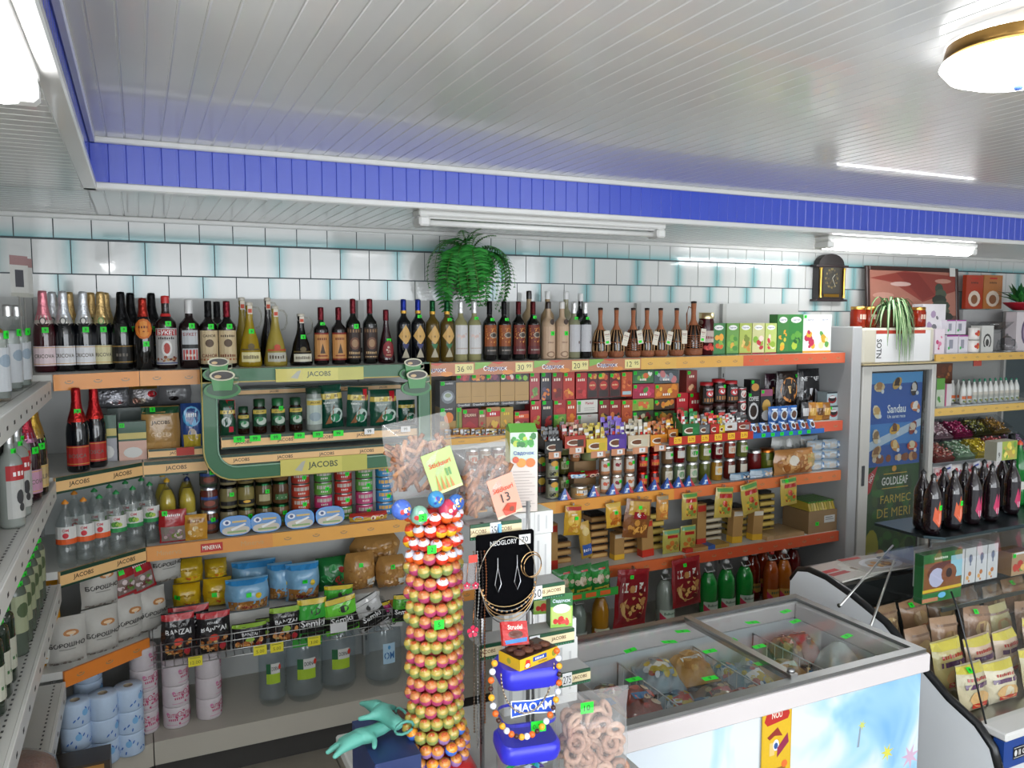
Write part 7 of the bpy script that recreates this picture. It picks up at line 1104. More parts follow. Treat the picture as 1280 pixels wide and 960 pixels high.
for i, (px, zz_) in enumerate(((1216, 0), (1216, .088))): solo('mug', 'mug', '%s white mug with red fruit print beside the mug boxes' % ('lower', 'upper')[i], [('cup_body', mg), ('handle', mh), ('print', mp)], (pY(px, 440, 3.68).x, 3.68, RL[0] + .001 + zz_), 0, 'fruit mugs')
rb_('gift_box', 'white box with a black arch drawing on the top shelf', 1226, 407, 1241, 437, lab(('r', 0, 0, 1, 1, 'ccccc8'), ('e', .5, .4, .34, .3, '2a2a2a'), ('e', .5, .4, .24, .22, 'ccccc8'), ('e', .5, .36, .14, .14, '2a2a2a'), ('r', 0, .0, 1, .2, 'ccccc8')), 'c8c8c4')
tp2 = MB(); tp2.lathe([(0, 0), (.05, 0), (.068, .03), (.06, .07), (.035, .095), (.03, .1)], 'b8bcc0', 'glass', 16); tl = MB(); tl.lathe([(.032, .1), (.02, .11), (.006, .115), (.008, .125), (0, .13)], 'b0b4b8', 'metal', 12); th = MB(); th.tube([(.055, 0, .08), (.09, 0, .085), (.095, 0, .045), (.066, 0, .03)], .005, 'a8acb0', 'metal', 6); ts = MB(); ts.tube([(-.06, 0, .035), (-.085, 0, .06), (-.095, 0, .085)], [.01, .007, .005], 'b8bcc0', 'glass', 7); tb_ = MB(); tb_.lathe([(0, 0), (.06, 0), (.064, .008), (0, .01)], 'a8acb0', 'metal', 14)
solo('glass_teapot', 'teapot', 'glass teapot with metal lid under the stacked bowls', [('body', tp2), ('lid', tl), ('handle', th), ('spout', ts), ('base_ring', tb_)], (pY(1258, 438, 3.68).x, 3.68, RL[0] + .001))
b_ = MB(); b_.lathe([(0, .0), (.05, 0), (.1, .03), (.15, .085), (.146, .085), (.096, .035), (0, .012)], 'bcc0c2', 'glass', 24); solo('glass_bowl', 'bowl', 'wide glass bowl resting above the mugs and teapot', [('bowl', b_)], (pY(1238, 408, 3.82).x, 3.82, RL[0] + .13)); rb_('gift_box', 'plain grey box carrying the wide glass bowl', 1228, 412, 1250, 437, None, '8f8f8f', 3.78, .1)
rb_('gift_box', 'white box with an oval window at the end of the shelf', 1269, 390, 1290, 436, lab(('r', 0, 0, 1, 1, 'd0c8cc'), ('e', .6, .5, .3, .34, '5a4a6a'), ('e', .6, .5, .2, .25, 'a890a8')), 'ccc4c8', 3.7)
for i, (x0, x1, c) in enumerate(((1205, 1226, 'a83c24'), (1227, 1250, 'b0703c'))):
    X, z_, w_, h_ = px_rect(x0, 344, x1, 386, 3.96); put(carton(w_, h_, .03, lab(('r', 0, 0, 1, 1, c), ('e', .5, .3, .36, .24, 'd8c8b8'), ('e', .5, .28, .2, .14, '8a5a3c'), ('t', '~Praline', .5, .78, .06, '3a1c14', .6), ('r', .3, .88, .4, .05, 'b8241c')), c, st=False), 'chocolate_box', 'box', '%s chocolate box leaning on the tiles above the bowl' % ('red', 'amber')[i], (X, 3.95, z_)); 
X, z_, w_, h_ = px_rect(1203, 387, 1252, 437, 3.94, RL[0]); put(carton(w_, h_ - .001, .06, None, 'a8a8a8', st=False), 'cardboard_box', 'box', 'long grey box carrying the two chocolate boxes', (X, 3.945, RL[0] + .0006))
rp = bpy.data.objects.new('potted_plant', None); C.objects.link(rp); s0 = pY(1276, 388, 3.8); rp.location = (s0.x, 3.8, s0.z); rp['label'] = 'leafy green plant in a wide red pot at the shelf end'; rp['category'] = 'plant'; LAB[rp['label']] = [('potted_plant', None)]
k = MB(); k.lathe([(0, 0), (.05, 0), (.115, .05), (.12, .06), (.105, .06), (0, .045)], 'a01c2c', 'plastic', 18); link('pot', k.data('pot'), rp)
for i in range(34):
    a = q.uniform(0, 2 * pi); el_ = q.uniform(.3, 1.3); L_ = q.uniform(.1, .2); d = Vector((cos(a) * cos(el_), sin(a) * cos(el_), sin(el_))); s_ = d.cross(Vector((0, 0, 1))).normalized() * .02; o = Vector((cos(a) * .02, sin(a) * .02, .055)); k = MB(); k.mesh([o, o + d * L_ * .5 + s_, o + d * L_ - Vector((0, 0, L_ * .15)), o + d * L_ * .5 - s_, o + d * L_ * .5 - Vector((0, 0, .006))], [(0, 4, 1), (1, 4, 2), (2, 4, 3), (3, 4, 0)], q.choice(['2c7034', '3a8a40', '1f5a2a']), 'leafy'); link('leaf', k.data('leaf'), rp)
k = MB(); rb_('gift_box', 'tall plain box behind, carrying the red potted plant', 1268, 389, 1286, 436, None, '9a9a98', 3.79, .1)
# bottles of white cleanser in a tray
wbp = bottle(.165, .022, 'cfd0cc', 'pet', 'plastic', cap=('2a8a6a', .07, 'plastic'), label=lab(('r', 0, .4, 1, .5, 'b8b4a8'), ('b', .1, 0, .8, .45, ['5a7a3a', 'c8b06a', '8a9a5a'], 6, .14)), lz=.05, lh=.5, st=None, n=10); wbr = bottle(.165, .022, 'cfd0cc', 'pet', 'plastic', cap=('c8c8c4', .07, 'plastic'), label=lab(('r', 0, .35, 1, .25, 'd8682c'), ('b', .1, 0, .8, .35, ['5a7a3a', 'c8b06a'], 6, .14)), lz=.05, lh=.5, st=None, n=10)
xs = pY(1203, 502, 3.68).x
for r_ in range(2):
    for i in range(11): put(wbr if i < 2 else wbp, 'white_bottle', 'bottle', '%s small white bottle in the %s row of the clear tray' % (ORD[i], ('front', 'rear')[r_]), (xs + i * .058, 3.68 + r_ * .08, RL[1] + .006), 0, 'small white bottles')
k = MB(); k.box(xs - .04, xs + .64, 3.645, 3.80, RL[1] + .0006, RL[1] + .005, 'c8ccd0', 'plastic'); k2 = MB(); k2.box(xs - .04, xs + .64, 3.645, 3.648, RL[1] + .005, RL[1] + .07, 'd8e0e4', 'glass')
solo('clear_tray', 'tray', 'long clear tray of small white bottles', [('tray_floor', k), ('front_wall', k2)])
rb_('juice_carton', 'small green and white carton beside the clear tray', 1170, 473, 1180, 503, lab(('r', 0, 0, 1, 1, 'b8c0b0'), ('r', 0, .6, 1, .4, '5a9a3c'), ('b', .1, .1, .8, .4, ['4a8a3a', 'c8c8b8'], 5, .2)), 'b0b8a8', z=RL[1], cat='carton'); rb_('juice_carton', 'small white carton with a pink edge beside the clear tray', 1181, 480, 1189, 503, lab(('r', 0, 0, 1, 1, 'ccc8c8'), ('r', 0, 0, .2, 1, 'a83a6a')), 'c8c4c4', z=RL[1], cat='carton')
X, z_, w_, h_ = px_rect(1170, 449, 1190, 478, 3.85, RL[1]); put(carton(w_, .28, .03, lab(('b', 0, 0, 1, 1, ['6a3418', '8a4a20', '4a2410', 'a86a34'], 30, .14)), '5a2c14', st=False), 'brown_board', 'board', 'dark brown patterned board behind the small cartons', (X, 3.85, RL[1] + .001))
X, z_, w_, h_ = px_rect(1216, 446, 1226, 462, 3.615); put(carton(w_, h_, .004, lab(('r', 0, 0, 1, 1, '3a8ac0'), ('r', 0, 0, 1, .5, 'a83a2c'), ('e', .5, .6, .3, .2, 'd8d0b8')), '3a3a3a', st=False), 'hanging_card', 'card', 'small blue and red card hung under the top rail', (X, 3.612, RL[0] - h_ - .0))
# sweets bins
def sweets(cols, seed, w_=.2, d=.17):
    q_ = random.Random(seed); L = []
    bx_ = MB(); bx_.box(-w_ / 2, w_ / 2, -d / 2, d / 2, 0, .004, 'a8acae', 'plastic')
    for b in ((-w_ / 2, w_ / 2, -d / 2, -d / 2 + .003), (-w_ / 2, w_ / 2, d / 2 - .003, d / 2), (-w_ / 2, -w_ / 2 + .003, -d / 2, d / 2), (w_ / 2 - .003, w_ / 2, -d / 2, d / 2)): bx_.box(*b, .004, .07, 'c0c8cc', 'glass')
    sw = MB()
    for i in range(110): x, y, z = q_.uniform(-w_ / 2 + .015, w_ / 2 - .015), q_.uniform(-d / 2 + .015, d / 2 - .015), q_.uniform(.03, .062); a = q_.uniform(0, 3); c_, s_ = cos(a) * .012, sin(a) * .012; sw.mesh([(x - c_, y - s_, z), (x + s_ * .6, y - c_ * .6, z), (x + c_, y + s_, z), (x - s_ * .6, y + c_ * .6, z), (x, y, z + .009)], [(0, 1, 4), (1, 2, 4), (2, 3, 4), (3, 0, 4)], q_.choice(cols), 'film')
    sw.box(-w_ / 2 + .003, w_ / 2 - .003, -d / 2 + .003, d / 2 - .003, .004, .035, cols[0], 'food')
    return bx_, sw
bins = [(0, 1, ['5a6a78', 'a8b0b8', '3a4a5a'], 'blue grey'), (1, 1, ['b08a94', 'c8a8b0', '8a6a74', 'd8c8c8'], 'pale pink'), (2, 1, ['9a1c54', 'b02a64', '8a184c'], 'magenta'), (3, 1, ['4a4a20', '7a7a2c', 'a8a03c', '2a2a1c'], 'olive'), (4, 1, ['8a6a2c', 'b88a3c', '5a3a20'], 'golden brown'), (0, 0, ['8a3a34', 'a85a50', 'b89080'], 'brick red'), (1, 0, ['7a9a7a', 'a8b8a0', '5a7a5a'], 'pale green'), (2, 0, ['c8b024', 'd8c43c', 'b89a1c'], 'bright yellow'), (3, 0, ['b03a3c', 'c85a54', '9a2a30'], 'coral red'), (4, 0, ['5a3a5a', '8a6a8a'], 'violet')]
for i, j, cs, nm in bins:
    bx_, sw = sweets(cs, i * 3 + j); pr = Proto(); pr.parts = [('bin', bx_.data('bin'), None, []), ('sweets', sw.data('sweets'), None, [])]
    e = put(pr, 'sweets_bin', 'bin', 'clear bin of %s wrapped sweets on the slanting rack' % nm, (RX0 + .16 + i * .215, 3.7 + j * .175, RL[2] + .145 + j * .11), 0, rot=(R(30), 0, 0))
    for ch in e.children:
        if ch.name.startswith('sweets'): ch['kind'] = 'stuff'
k = MB(); k.prism([(3.64, RL[2]), (3.98, RL[2]), (3.98, RL[2] + .29), (3.62, RL[2] + .088)], RX0 + .03, RX1 - .06, '8f9294', 'plastic', 'yz'); solo('bin_rack', 'rack', 'grey slanting rack under the sweets bins', [('rack_body', k)])
for i in range(7):
    k = pouch(.13, .085, .03, 'c0b8b8', lab(('r', .05, .1, .9, .8, ['c8a8a8', 'ccc8c8', 'b8a0a4'][i % 3]), ('b', .1, .1, .8, .7, ['b03a44', 'd8d0d0', '6a5a9a'], 9, .1), ('t', '~sweets', .5, .5, .2, '7a1c34', .6)), nu=5, nv=4); put(k, 'sweets_pouch', 'pouch', '%s white and red sweets pouch along the front of the bins' % ORD[i], (RX0 + .1 + i * .16, 3.605, RL[2] + .001), 0, 'pouches before the sweets bins', (R(-8), 0, 0))
for i, px in enumerate((1188, 1223)): a = pY(px, 570, 3.57); k = MB(); A = Art(.07, .05, 'c8c8d0', 'paper'); A.rect(.012, .02, .045, .014, '3a4a9a'); A.flat(k, (-.035, 0, 0)); k2 = MB(); k2.box(-.003, .003, .0, .02, -.05, .0, 'c8c8c8', 'metal'); solo('price_card', 'card', '%s small white price card clipped before the sweets bins' % ORD[i], [('card', k), ('clip', k2)], (a.x, 3.575, RL[2] + .05), rot=(0, R(-14), 0))
# ================= refrigerated display counter =================
CX0, CX1 = 2.62, 4.7
prof_ = [(2.64, 0), (2.64, .80), (2.6, .855), (2.54, .87), (2.44, .865), (2.3, .83), (2.14, .775), (2.0, .68), (1.86, .59), (1.75, .545), (1.69, .49), (1.665, .42), (1.66, 0)]
k = MB(); k.prism(prof_, CX0, CX0 + .03, 'e6eaee', 'white_enamel', 'yz', 'b8bcbe'); e_ = MB(); e_.tube([(CX0 + .015, y, z) for y, z in prof_[1:-1]], .017, '17181a', 'plastic', 8)
sc_ = MB(); sc_.tube([(CX0 - .004, 2.36, .775), (CX0 + .002, 2.36, .775)], .009, '3a3a3a', 'plastic', 8)
P = [('end_panel', k), ('edge_trim', e_), ('screw', sc_)]
k = MB(); k.box(CX0 + .03, CX1, 1.68, 2.62, .05, .42, 'c9ccce', 'white_enamel'); k.box(CX0 + .03, CX1, 1.72, 2.6, 0, .05, '3a3a3a'); P.append(('lower_body', k))
P += [('white_ledge', MB().box(CX0 + .03, CX1, 1.655, 1.76, .52, .55, 'd0cfcc', 'white_enamel', bev=.006)), ('blue_band', MB().box(CX0 + .03, CX1, 1.662, 1.7, .42, .52, '1c3f86', 'plastic'))]
A = Art(.14, .045, '16181c', 'plastic'); A.rect(.004, .004, .132, .002, 'c8c8c8'); A.rect(.004, .039, .132, .002, 'c8c8c8'); A.text('Il Gelaio', .075, .022, .02, 'd8d8d8', .1); A.ell(.014, .022, .008, .012, 'c8c8c8', 8); k = MB(); A.flat(k, (2.7, 1.661, .445)); P.append(('name_plate', k))
P += [('rear_wall', MB().box(CX0 + .03, CX1, 2.6, 2.64, .42, .84, '3a3c3c', 'plastic')), ('service_top', MB().box(CX0 + .04, CX1, 2.4, 2.64, .835, .85, '8f9090', 'metal'))]
k = MB(); k.mesh([(CX0 + .03, 1.76, .5), (CX1, 1.76, .5), (CX1, 2.6, .62), (CX0 + .03, 2.6, .62), (CX0 + .03, 1.76, .48), (CX1, 1.76, .48), (CX1, 2.6, .6), (CX0 + .03, 2.6, .6)], [(0, 1, 2, 3), (4, 7, 6, 5), (0, 4, 5, 1), (3, 2, 6, 7)], 'a8a8a4', 'metal'); P.append(('display_deck', k))
gt = 1.02
for nm, x0, x1 in (('front_glass', 2.66, CX1),):
    k = MB(); pts = [(1.735, .55), (1.79, .72), (1.86, .92), (1.92, 1.01), (2.02, 1.035), (2.27, gt - .004)]
    for (a, b), (c, d) in zip(pts, pts[1:]): k.face([(x0, a, b), (x1, a, b), (x1, c, d), (x0, c, d)], 'e4ecec', 'glass', True)
    P.append((nm, k))
k = MB(); k.tube([(2.658, 1.735, .55), (2.658, 1.79, .72), (2.658, 1.86, .92), (2.658, 1.89, .98)], .0035, '1a1c1e', 'plastic', 5); P.append(('glass_seam', k))
P.append(('end_glass', MB().mesh([(2.662, 1.76, .6), (2.662, 2.35, .86), (2.662, 2.27, 1.0), (2.662, 2.02, 1.03), (2.662, 1.92, 1.0), (2.662, 1.86, .9)], [(0, 1, 2, 3, 4, 5)], 'dce6e4', 'glass')))
k = MB(); k.prism([(3.07, 2.4), (3.08, 2.33), (3.14, 2.27), (CX1, 2.27), (CX1, 2.58), (3.07, 2.58)], gt - .006, gt + .006, '4a5a60', 'metal', 'xy'); P.append(('top_deck', k))
k = MB(); k.prism([(2.9, 2.1), (CX1, 2.1), (CX1, 2.5), (2.9, 2.5)], .795, .803, 'c4d0d0', 'glass', 'xy'); P.append(('glass_shelf', k)); P.append(('shelf_edge', MB().box(2.9, CX1, 2.096, 2.102, .79, .806, '7a8080', 'metal')))
for x in (3.35, 4.2): P.append(('shelf_post', MB().tube([(x, 2.5, .6), (x, 2.5, gt - .01)], .009, 'a8a8a8', 'metal', 8)))
for a, b in (((1116, 682), (1050, 757)), ((1118, 700), (1085, 792))): A_, B_ = pY(*a, 2.3), pY(*b, 2.02); k = MB(); k.tube([A_, B_], .0045, 'c8c8c4', 'metal', 6); P.append(('support_rod', k))
solo('display_counter', 'counter', 'refrigerated glass display counter with black edged white end panel', P)
# magazines on the service top
for i, (x, y, rz, c, nm) in enumerate([(2.8, 2.5, 6, 'b8b0a8', 'magazine with red title lying on the counter end'), (3.0, 2.49, -3, 'a8a098', 'magazine picturing a cup and pastries, atop the others'), (2.92, 2.52, 12, '8a8078', 'thin catalogue at the bottom of the magazine pile')]):
    z = .8505 + (.0, .0085, 0)[i] + (.008 if i == 0 else 0) ; k = MB(); k.box(-.15, .15, -.1, .1, 0, .007, 'c8c4bc', 'paper'); A = Art(.3, .2, c, 'card'); 
    if i == 0: A.rect(.02, .1, .1, .03, 'b81c1c'); A.rect(.02, .06, .12, .03, 'a82424'); A.blobs(.13, .02, .15, .15, ['c8c4bc', '8a7a6a', '5a4a44'], 8, .03)
    if i == 1: A.ell(.15, .09, .11, .07, 'c8c8cc', 16); A.ell(.15, .09, .08, .05, 'a8a09a', 14); A.blobs(.06, .03, .14, .09, ['b8803c', 'd8a85c', '8a5a2c'], 14, .018); A.ell(.22, .14, .035, .025, '4a4a50', 10); A.rect(0, .17, .12, .025, 'b02a20')
    if i == 2: A.rect(.02, .02, .26, .16, '6a6058')
    k2 = MB(); A.flat(k2, (-.15, -.1, .0072), (1, 0, 0), (0, 1, 0)); solo('magazine', 'magazine', nm, [('pages', k), ('cover_print', k2)], (x, y, .8505 + (.0075, .015, 0)[i]), R(rz))
# green picture box
X, z_, w_, h_ = px_rect(1114, 672, 1163, 752, 2.22); put(carton(w_, gt - .01 - .806, .04, lab(('r', 0, 0, 1, 1, '2a6a34'), ('r', .02, .2, .96, .62, '7a4a24'), ('e', .5, .6, .4, .22, '5a2c14'), ('e', .35, .5, .2, .2, 'a8a8c0'), ('r', .7, .45, .3, .45, '8ab8c4'), ('e', .66, .55, .2, .2, '7a4420'), ('e', .66, .56, .08, .1, '2a140c'), ('r', 0, .22, 1, .06, 'c8a82c'), ('e', .5, .12, .1, .06, '6ab0d8'), ('r', 0, .02, .4, .08, 'b87a5a'), ('t', '~bella casa', .45, .9, .05, 'd8e0d0', .6)), '1f5a2c', st=False), 'picture_box', 'box', 'green box with a brown chocolate picture at the end of the counter', (2.98, 2.16, .807))
wc = carton(.07, .16, .08, lab(('r', 0, 0, 1, 1, 'c8c8c8'), ('b', .1, .0, .8, .35, ['b8703a', 'd8a05a', '5a8ac0', 'c8c8c8'], 8, .14), ('e', .5, .7, .2, .12, '8a8a90'), ('r', .44, .5, .1, .3, '4a5a7a')), 'c4c4c4', st=False)
for i in range(6): put(wc, 'white_carton', 'carton', '%s white carton in the row on the glass shelf' % ORD[i], (3.02 + i * .076 + .05, 2.26, .8035), 0, 'white cartons on the glass shelf')
rb_('snack_carton', 'striped carton with a green sticker after the white cartons', 1262, 690, 1285, 752, lab(('r', 0, 0, 1, 1, 'a88a6a'), ('b', .05, .05, .9, .6, ['b83a2c', '5a8a3c', 'd8b060'], 12, .14), ('r', .1, .9, .8, .08, 'd8d8d8')), '8a6a4a', 2.24, z=.8035, st=True)
# packs of pastry in the chilled deck
pk = lab(('r', .0, .82, 1, .16, 'c8b84a'), ('t', '~Croissant', .5, .7, .08, 'a82c24', .8), ('r', .1, .5, .8, .1, '5a3a5a'), ('e', .5, .28, .36, .16, 'c8a06a'), ('r', .2, .1, .6, .1, 'b83a2c')); q = random.Random(3)
def deckz(y): return .5 + (y - 1.76) * .12 / .84 + .004
n_ = 0
for r_, (y, h_, cols) in enumerate([(1.86, .17, ['b8ac8c', 'c8bca0', 'b0a47c', 'bcae9c']), (1.98, .18, ['b4a46c', 'b89c84', 'c0a890', 'a88c70']), (2.14, .17, ['a88468', 'b08c70', '9a7458', 'b4a878']), (2.32, .16, ['9a7c60', 'a88060', '8a6a50', '7a5a44'])]):
    for i in range(7 - (r_ > 2)):
        x = 2.78 + r_ * .03 + i * .175 + q.uniform(-.015, .015); c = cols[i % 4]; nm = ['front', 'second', 'third', 'rear'][r_]
        put(pouch(.15, h_ * q.uniform(.9, 1.1), .07, c, pk if r_ < 2 else lab(('e', .5, .5, .3, .2, ['c8a878', 'b89468'][i % 2]), ('r', .1, .8, .8, .05, '7a5a44'), ('r', .3, .3, .4, .05, 'b8603a')), seed=i + r_ * 7, st=(.3, .9) if (i + r_) % 4 == 0 else None, nu=6, nv=6), 'pastry_pack', 'pack', '%s film pack of pastry in the %s row of the chilled deck' % (ORD[i], nm), (x, y, deckz(y)), R(q.uniform(-10, 10)), 'pastry packs in the counter', (R(-12), R(q.uniform(-6, 6)), R(q.uniform(-8, 8))))
# bottles on the top deck
dk_ = lambda fl: bottle(.27, .036, '170c10', 'pet', 'wine', cap=('1a1a1c', .07, 'plastic'), label=fl, lz=.1, lh=.5, lw=2.1, st=.45 if fl is fA else None, n=14)
fA = lab(('r', 0, 0, 1, 1, '14101a'), ('p', [(.1, .3), (.5, .05), (.9, .35), (.75, .8), (.6, .55), (.5, .95), (.35, .6), (.2, .75)], 'c8542c'), ('p', [(.3, .3), (.5, .12), (.7, .35), (.55, .6)], 'd8806a')); fB = lab(('r', 0, 0, 1, 1, '161018'), ('p', [(.2, .3), (.5, .05), (.8, .35), (.6, .8), (.5, .5), (.4, .8)], 'b82a5a'), ('r', .4, .1, .2, .2, 'd8c8d0')); fC = lab(('r', .1, .2, .8, .6, '9a9aa4'))
for i, (px, Y, f_) in enumerate([(1151, 2.42, fC), (1164, 2.34, fA), (1177, 2.42, fA), (1190, 2.36, fA), (1203, 2.46, fB), (1214, 2.38, fB), (1226, 2.47, fB), (1236, 2.38, fB), (1249, 2.5, fB), (1262, 2.42, fB)]): put(dk_(f_), 'dark_soda_bottle', 'bottle', '%s dark drink bottle %s on the counter top' % (ORD[i], 'with flame label' if f_ is fA else ('with pink label' if f_ is fB else 'with grey label')), (pY(px, 665, Y).x, Y, gt + .007), 0, 'dark bottles on the counter top')
put(bottle(.36, .045, '0c0e10', 'champagne', cap=('0f1112', .36, 'foil'), label=lab(('r', 0, 0, 1, 1, 'a8acb4')), lz=.25, lh=.22, lw=1.6, st=None), 'sparkling_wine_bottle', 'bottle', 'tall black foiled sparkling wine standing on the counter top', (pY(1252, 650, 2.6).x, 2.57, gt + .007))
for i, (px, Y) in enumerate(((1270, 2.53), (1284, 2.5))): put(bottle(.33, .04, '14702c', 'pet', 'brew', cap=('c84a2c', .07, 'plastic'), label=lab(('r', 0, .2, 1, .4, 'b8b8b0')), lz=.2, lh=.3, st=None), 'soda_bottle', 'bottle', '%s tall green soda bottle at the far end of the counter top' % ORD[i], (pY(px, 650, Y).x, Y, gt + .007), 0, 'green bottles on the counter')
X, z_, w_, h_ = px_rect(1192, 588, 1239, 626, 2.56); b_ = carton(.15, .09, .06, lab(('r', 0, 0, 1, 1, '8a9a3c'), ('r', 0, 0, .25, 1, 'a8aaa4'), ('t', '9', .12, .3, .3, '333333', .1), ('b', .28, 0, .72, 1, ['c8b83c', '5a8a2c', 'd8c860', 'a8903c'], 16, .1)), '8a8a7a', st=False); put(b_, 'tea_box', 'box', 'green and yellow tea box lying on the dark bottle tops', (X, 2.4, gt + .007 + .273))
# ================= chest freezer =================
ZF = .88; a0, a1, b0_, b1_ = 1.14, 2.335, 1.72, 2.325
k = MB(); k.box(a0, a1 - .02, b0_ + .02, b0_ + .06, .08, ZF - .07, 'ccd0d4', 'white_enamel'); k.box(a0, a0 + .04, b0_ + .02, b1_ - .02, .08, ZF - .07, 'ccd0d4', 'white_enamel'); k.box(a1 - .06, a1 - .02, b0_ + .02, b1_ - .02, .08, ZF - .07, 'ccd0d4', 'white_enamel'); k.box(a0, a1 - .02, b1_ - .06, b1_ - .02, .08, ZF - .07, 'ccd0d4', 'white_enamel'); k.box(a0, a1 - .02, b0_ + .02, b1_ - .02, .05, .56, 'a8acae', 'white_enamel')
P = [('body', k)]
k = MB(); 
for b in ((a0 - .01, a1, b0_, b0_ + .06), (a0 - .01, a1, b1_ - .06, b1_), (a0 - .01, a0 + .05, b0_ + .06, b1_ - .06), (a1 - .06, a1, b0_ + .06, b1_ - .06)): P.append(('rim', MB().box(*b, ZF - .07, ZF - .008, 'cfc8c8', 'white_enamel', bev=.005)))
for b in ((a0, a1 - .008, b0_ + .012, b0_ + .045), (a0, a1 - .008, b1_ - .045, b1_ - .01), (a0, a0 + .03, b0_ + .045, b1_ - .045), (a1 - .04, a1 - .008, b0_ + .045, b1_ - .045)): P.append(('lid_track', MB().box(*b, ZF - .008, ZF + .004, '9c9e9e', 'metal')))
mid = 1.76
for x0, x1, z in ((a0 + .03, mid + .03, ZF + .006), (mid, a1 - .04, ZF - .004)):
    g = MB(); g.box(x0, x1, b0_ + .045, b1_ - .045, z - .002, z + .002, 'd4dcda', 'glass'); fr2 = MB(); fr2.box(x0 if z < ZF else x1 - .028, (x0 + .022) if z < ZF else x1, b0_ + .04, b1_ - .04, z - .005, z + .007, 'b8b6b4', 'metal'); P.append(('sliding_glass', g, None, [('glass_frame', fr2)]))
P.append(('lid_lock', MB().lathe([(0, 0), (.012, 0), (.012, .008), (0, .01)], 'a8a8a8', 'metal', 12, (mid + .02, b0_ + .06, ZF + .013))))
fw, fh = a1 - .02 - a0, ZF - .07 - .08; A = Art(fw, fh, None, 'card', nu=1); q = random.Random(12)
def cloud(cx, cy, rx, ry, cs, n=12, s_=1):
    for i in range(n): t = i / n; A.ell(cx, cy, rx * (1 - t), ry * (1 - t), cs[min(len(cs) - 1, int(t * len(cs)))], 20, rot=s_)
A.rect(0, 0, fw, fh, 'ccd4dc', m='sky_print')
def star(cx, cy, r_, c, n=7): A.poly([(cx + (r_ if i % 2 == 0 else r_ * .35) * cos(i * pi / n + .3), cy + (r_ if i % 2 == 0 else r_ * .35) * sin(i * pi / n + .3)) for i in range(2 * n)], c)
star(1.03, .48, .032, 'd0cc50'); star(.91, .6, .02, 'c0c868'); star(1.14, .44, .045, 'c8a8c0'); star(.45, .38, .025, 'd0b8c0'); A.rect(.85, .26, .33, .006, '5a4a4c'); A.rect(.85, .235, .33, .006, '5a4a4c')
A.poly([(.89, .53), (.9, .53), (.905, .59), (.9, .6)], '8a98a8'); A.poly([(1.13, .26), (1.14, .24), (1.145, .28)], '3a3a44'); A.poly([(.95, .33), (.96, .34), (.955, .36)], '3a4a4a')
k = MB(); A.flat(k, (a0, b0_ + .02, .08)); P.append(('sky_print', k)); A = Art(.12, .035, '5a8cb0', 'card'); A.text('UMRSAK', .06, .0175, .018, 'b83a34', .1); k = MB(); A.flat(k, (1.27, b0_ + .014, .66)); P.append(('maker_plate', k))
q = random.Random(6)
for i, (u, v) in enumerate([(.2, .75), (.1, .35), (.35, .78), (.42, .5), (.3, .15), (.52, .22), (.55, .62), (.6, .45), (.72, .85), (.9, .9), (.86, .7), (.92, .3), (.44, .9)]): k = MB(); A = Art(.05, .024, 'tg', 'paper'); A.text('9', .025, .012, .014, '0c3a12'); A.flat(k, (a0 + .05 + u * (a1 - a0 - .14), b0_ + .06 + v * (b1_ - b0_ - .16), ZF + (.0085 if u < .5 else -.0015)), (1, q.uniform(-.3, .3), 0), (q.uniform(-.2, .2), 1, 0)); P.append(('price_sticker', k))
solo('chest_freezer', 'freezer', 'chest freezer with sliding glass lids and pale blue sky print', P)
# poster on the front
A = Art(.115, .3, 'c8a018', 'paper'); A.rect(.004, .004, .107, .292, 'd0a81c'); A.poly([(.008, .24), (.02, .272), (.095, .282), (.107, .25), (.1, .235), (.02, .225)], 'b0241c'); A.text('NOU', .057, .254, .02, 'e8d8c8', .04); A.poly([(.02, .19), (.06, .215), (.08, .185), (.05, .19), (.03, .18)], '8a2a1c'); A.rect(.03, .13, .02, .04, 'd8b870'); A.ell(.055, .16, .012, .018, 'd8d8e4'); A.ell(.055, .158, .008, .01, '28508a'); A.poly([(.06, .12), (.105, .16), (.1, .19), (.06, .15)], '8a2444'); A.rect(.02, .08, .075, .008, '8a5a1c'); A.rect(.03, .06, .05, .006, '8a5a1c'); A.ell(.09, .095, .012, .012, 'd86a2c'); A.ell(.03, .05, .01, .01, 'd86a2c')
pp = pY(958, 872, b0_ - .002); k = MB(); A.flat(k, (0, 0, 0)); k.box(0, .115, .0003, .0015, 0, .3, 'c8a018'); solo('yellow_poster', 'poster', 'yellow ice cream poster with a red ribbon on the freezer front', [('print', k)], (pp.x, b0_ + .012, pp.z - .325))
# wire dividers and frozen goods
k0 = .565
for i, x in enumerate((1.46, 1.78, 2.06)):
    k = MB(); k.tube([(x, b0_ + .07, k0), (x, b0_ + .07, .79), (x, b1_ - .07, .79), (x, b1_ - .07, k0)], .003, 'c8c8c8', 'metal', 5); L = [('wire_frame', k)]
    for j in range(11): w_ = MB(); y = b0_ + .1 + j * .04; w_.tube([(x, y, k0), (x, y, .79)], .0015, 'c0c0c0', 'metal', 3); L.append(('wire', w_))
    solo('wire_divider', 'divider', '%s wire divider inside the chest freezer' % ORD[i], L)
froz = [('b88a4c', ['c89858', 'a8783c'], 'tan patties'), ('8a9aa4', ['3a5a7a', 'c8ccd0', '9a3a2c', 'b8a03c'], 'mixed fish'), ('9a4a3c', ['b03a2c', '6a2a20', 'c8a888'], 'red meat'), ('7a5a44', ['5a3a2c', 'a88a5c'], 'dark dumplings')]
q = random.Random(21); n_ = 0
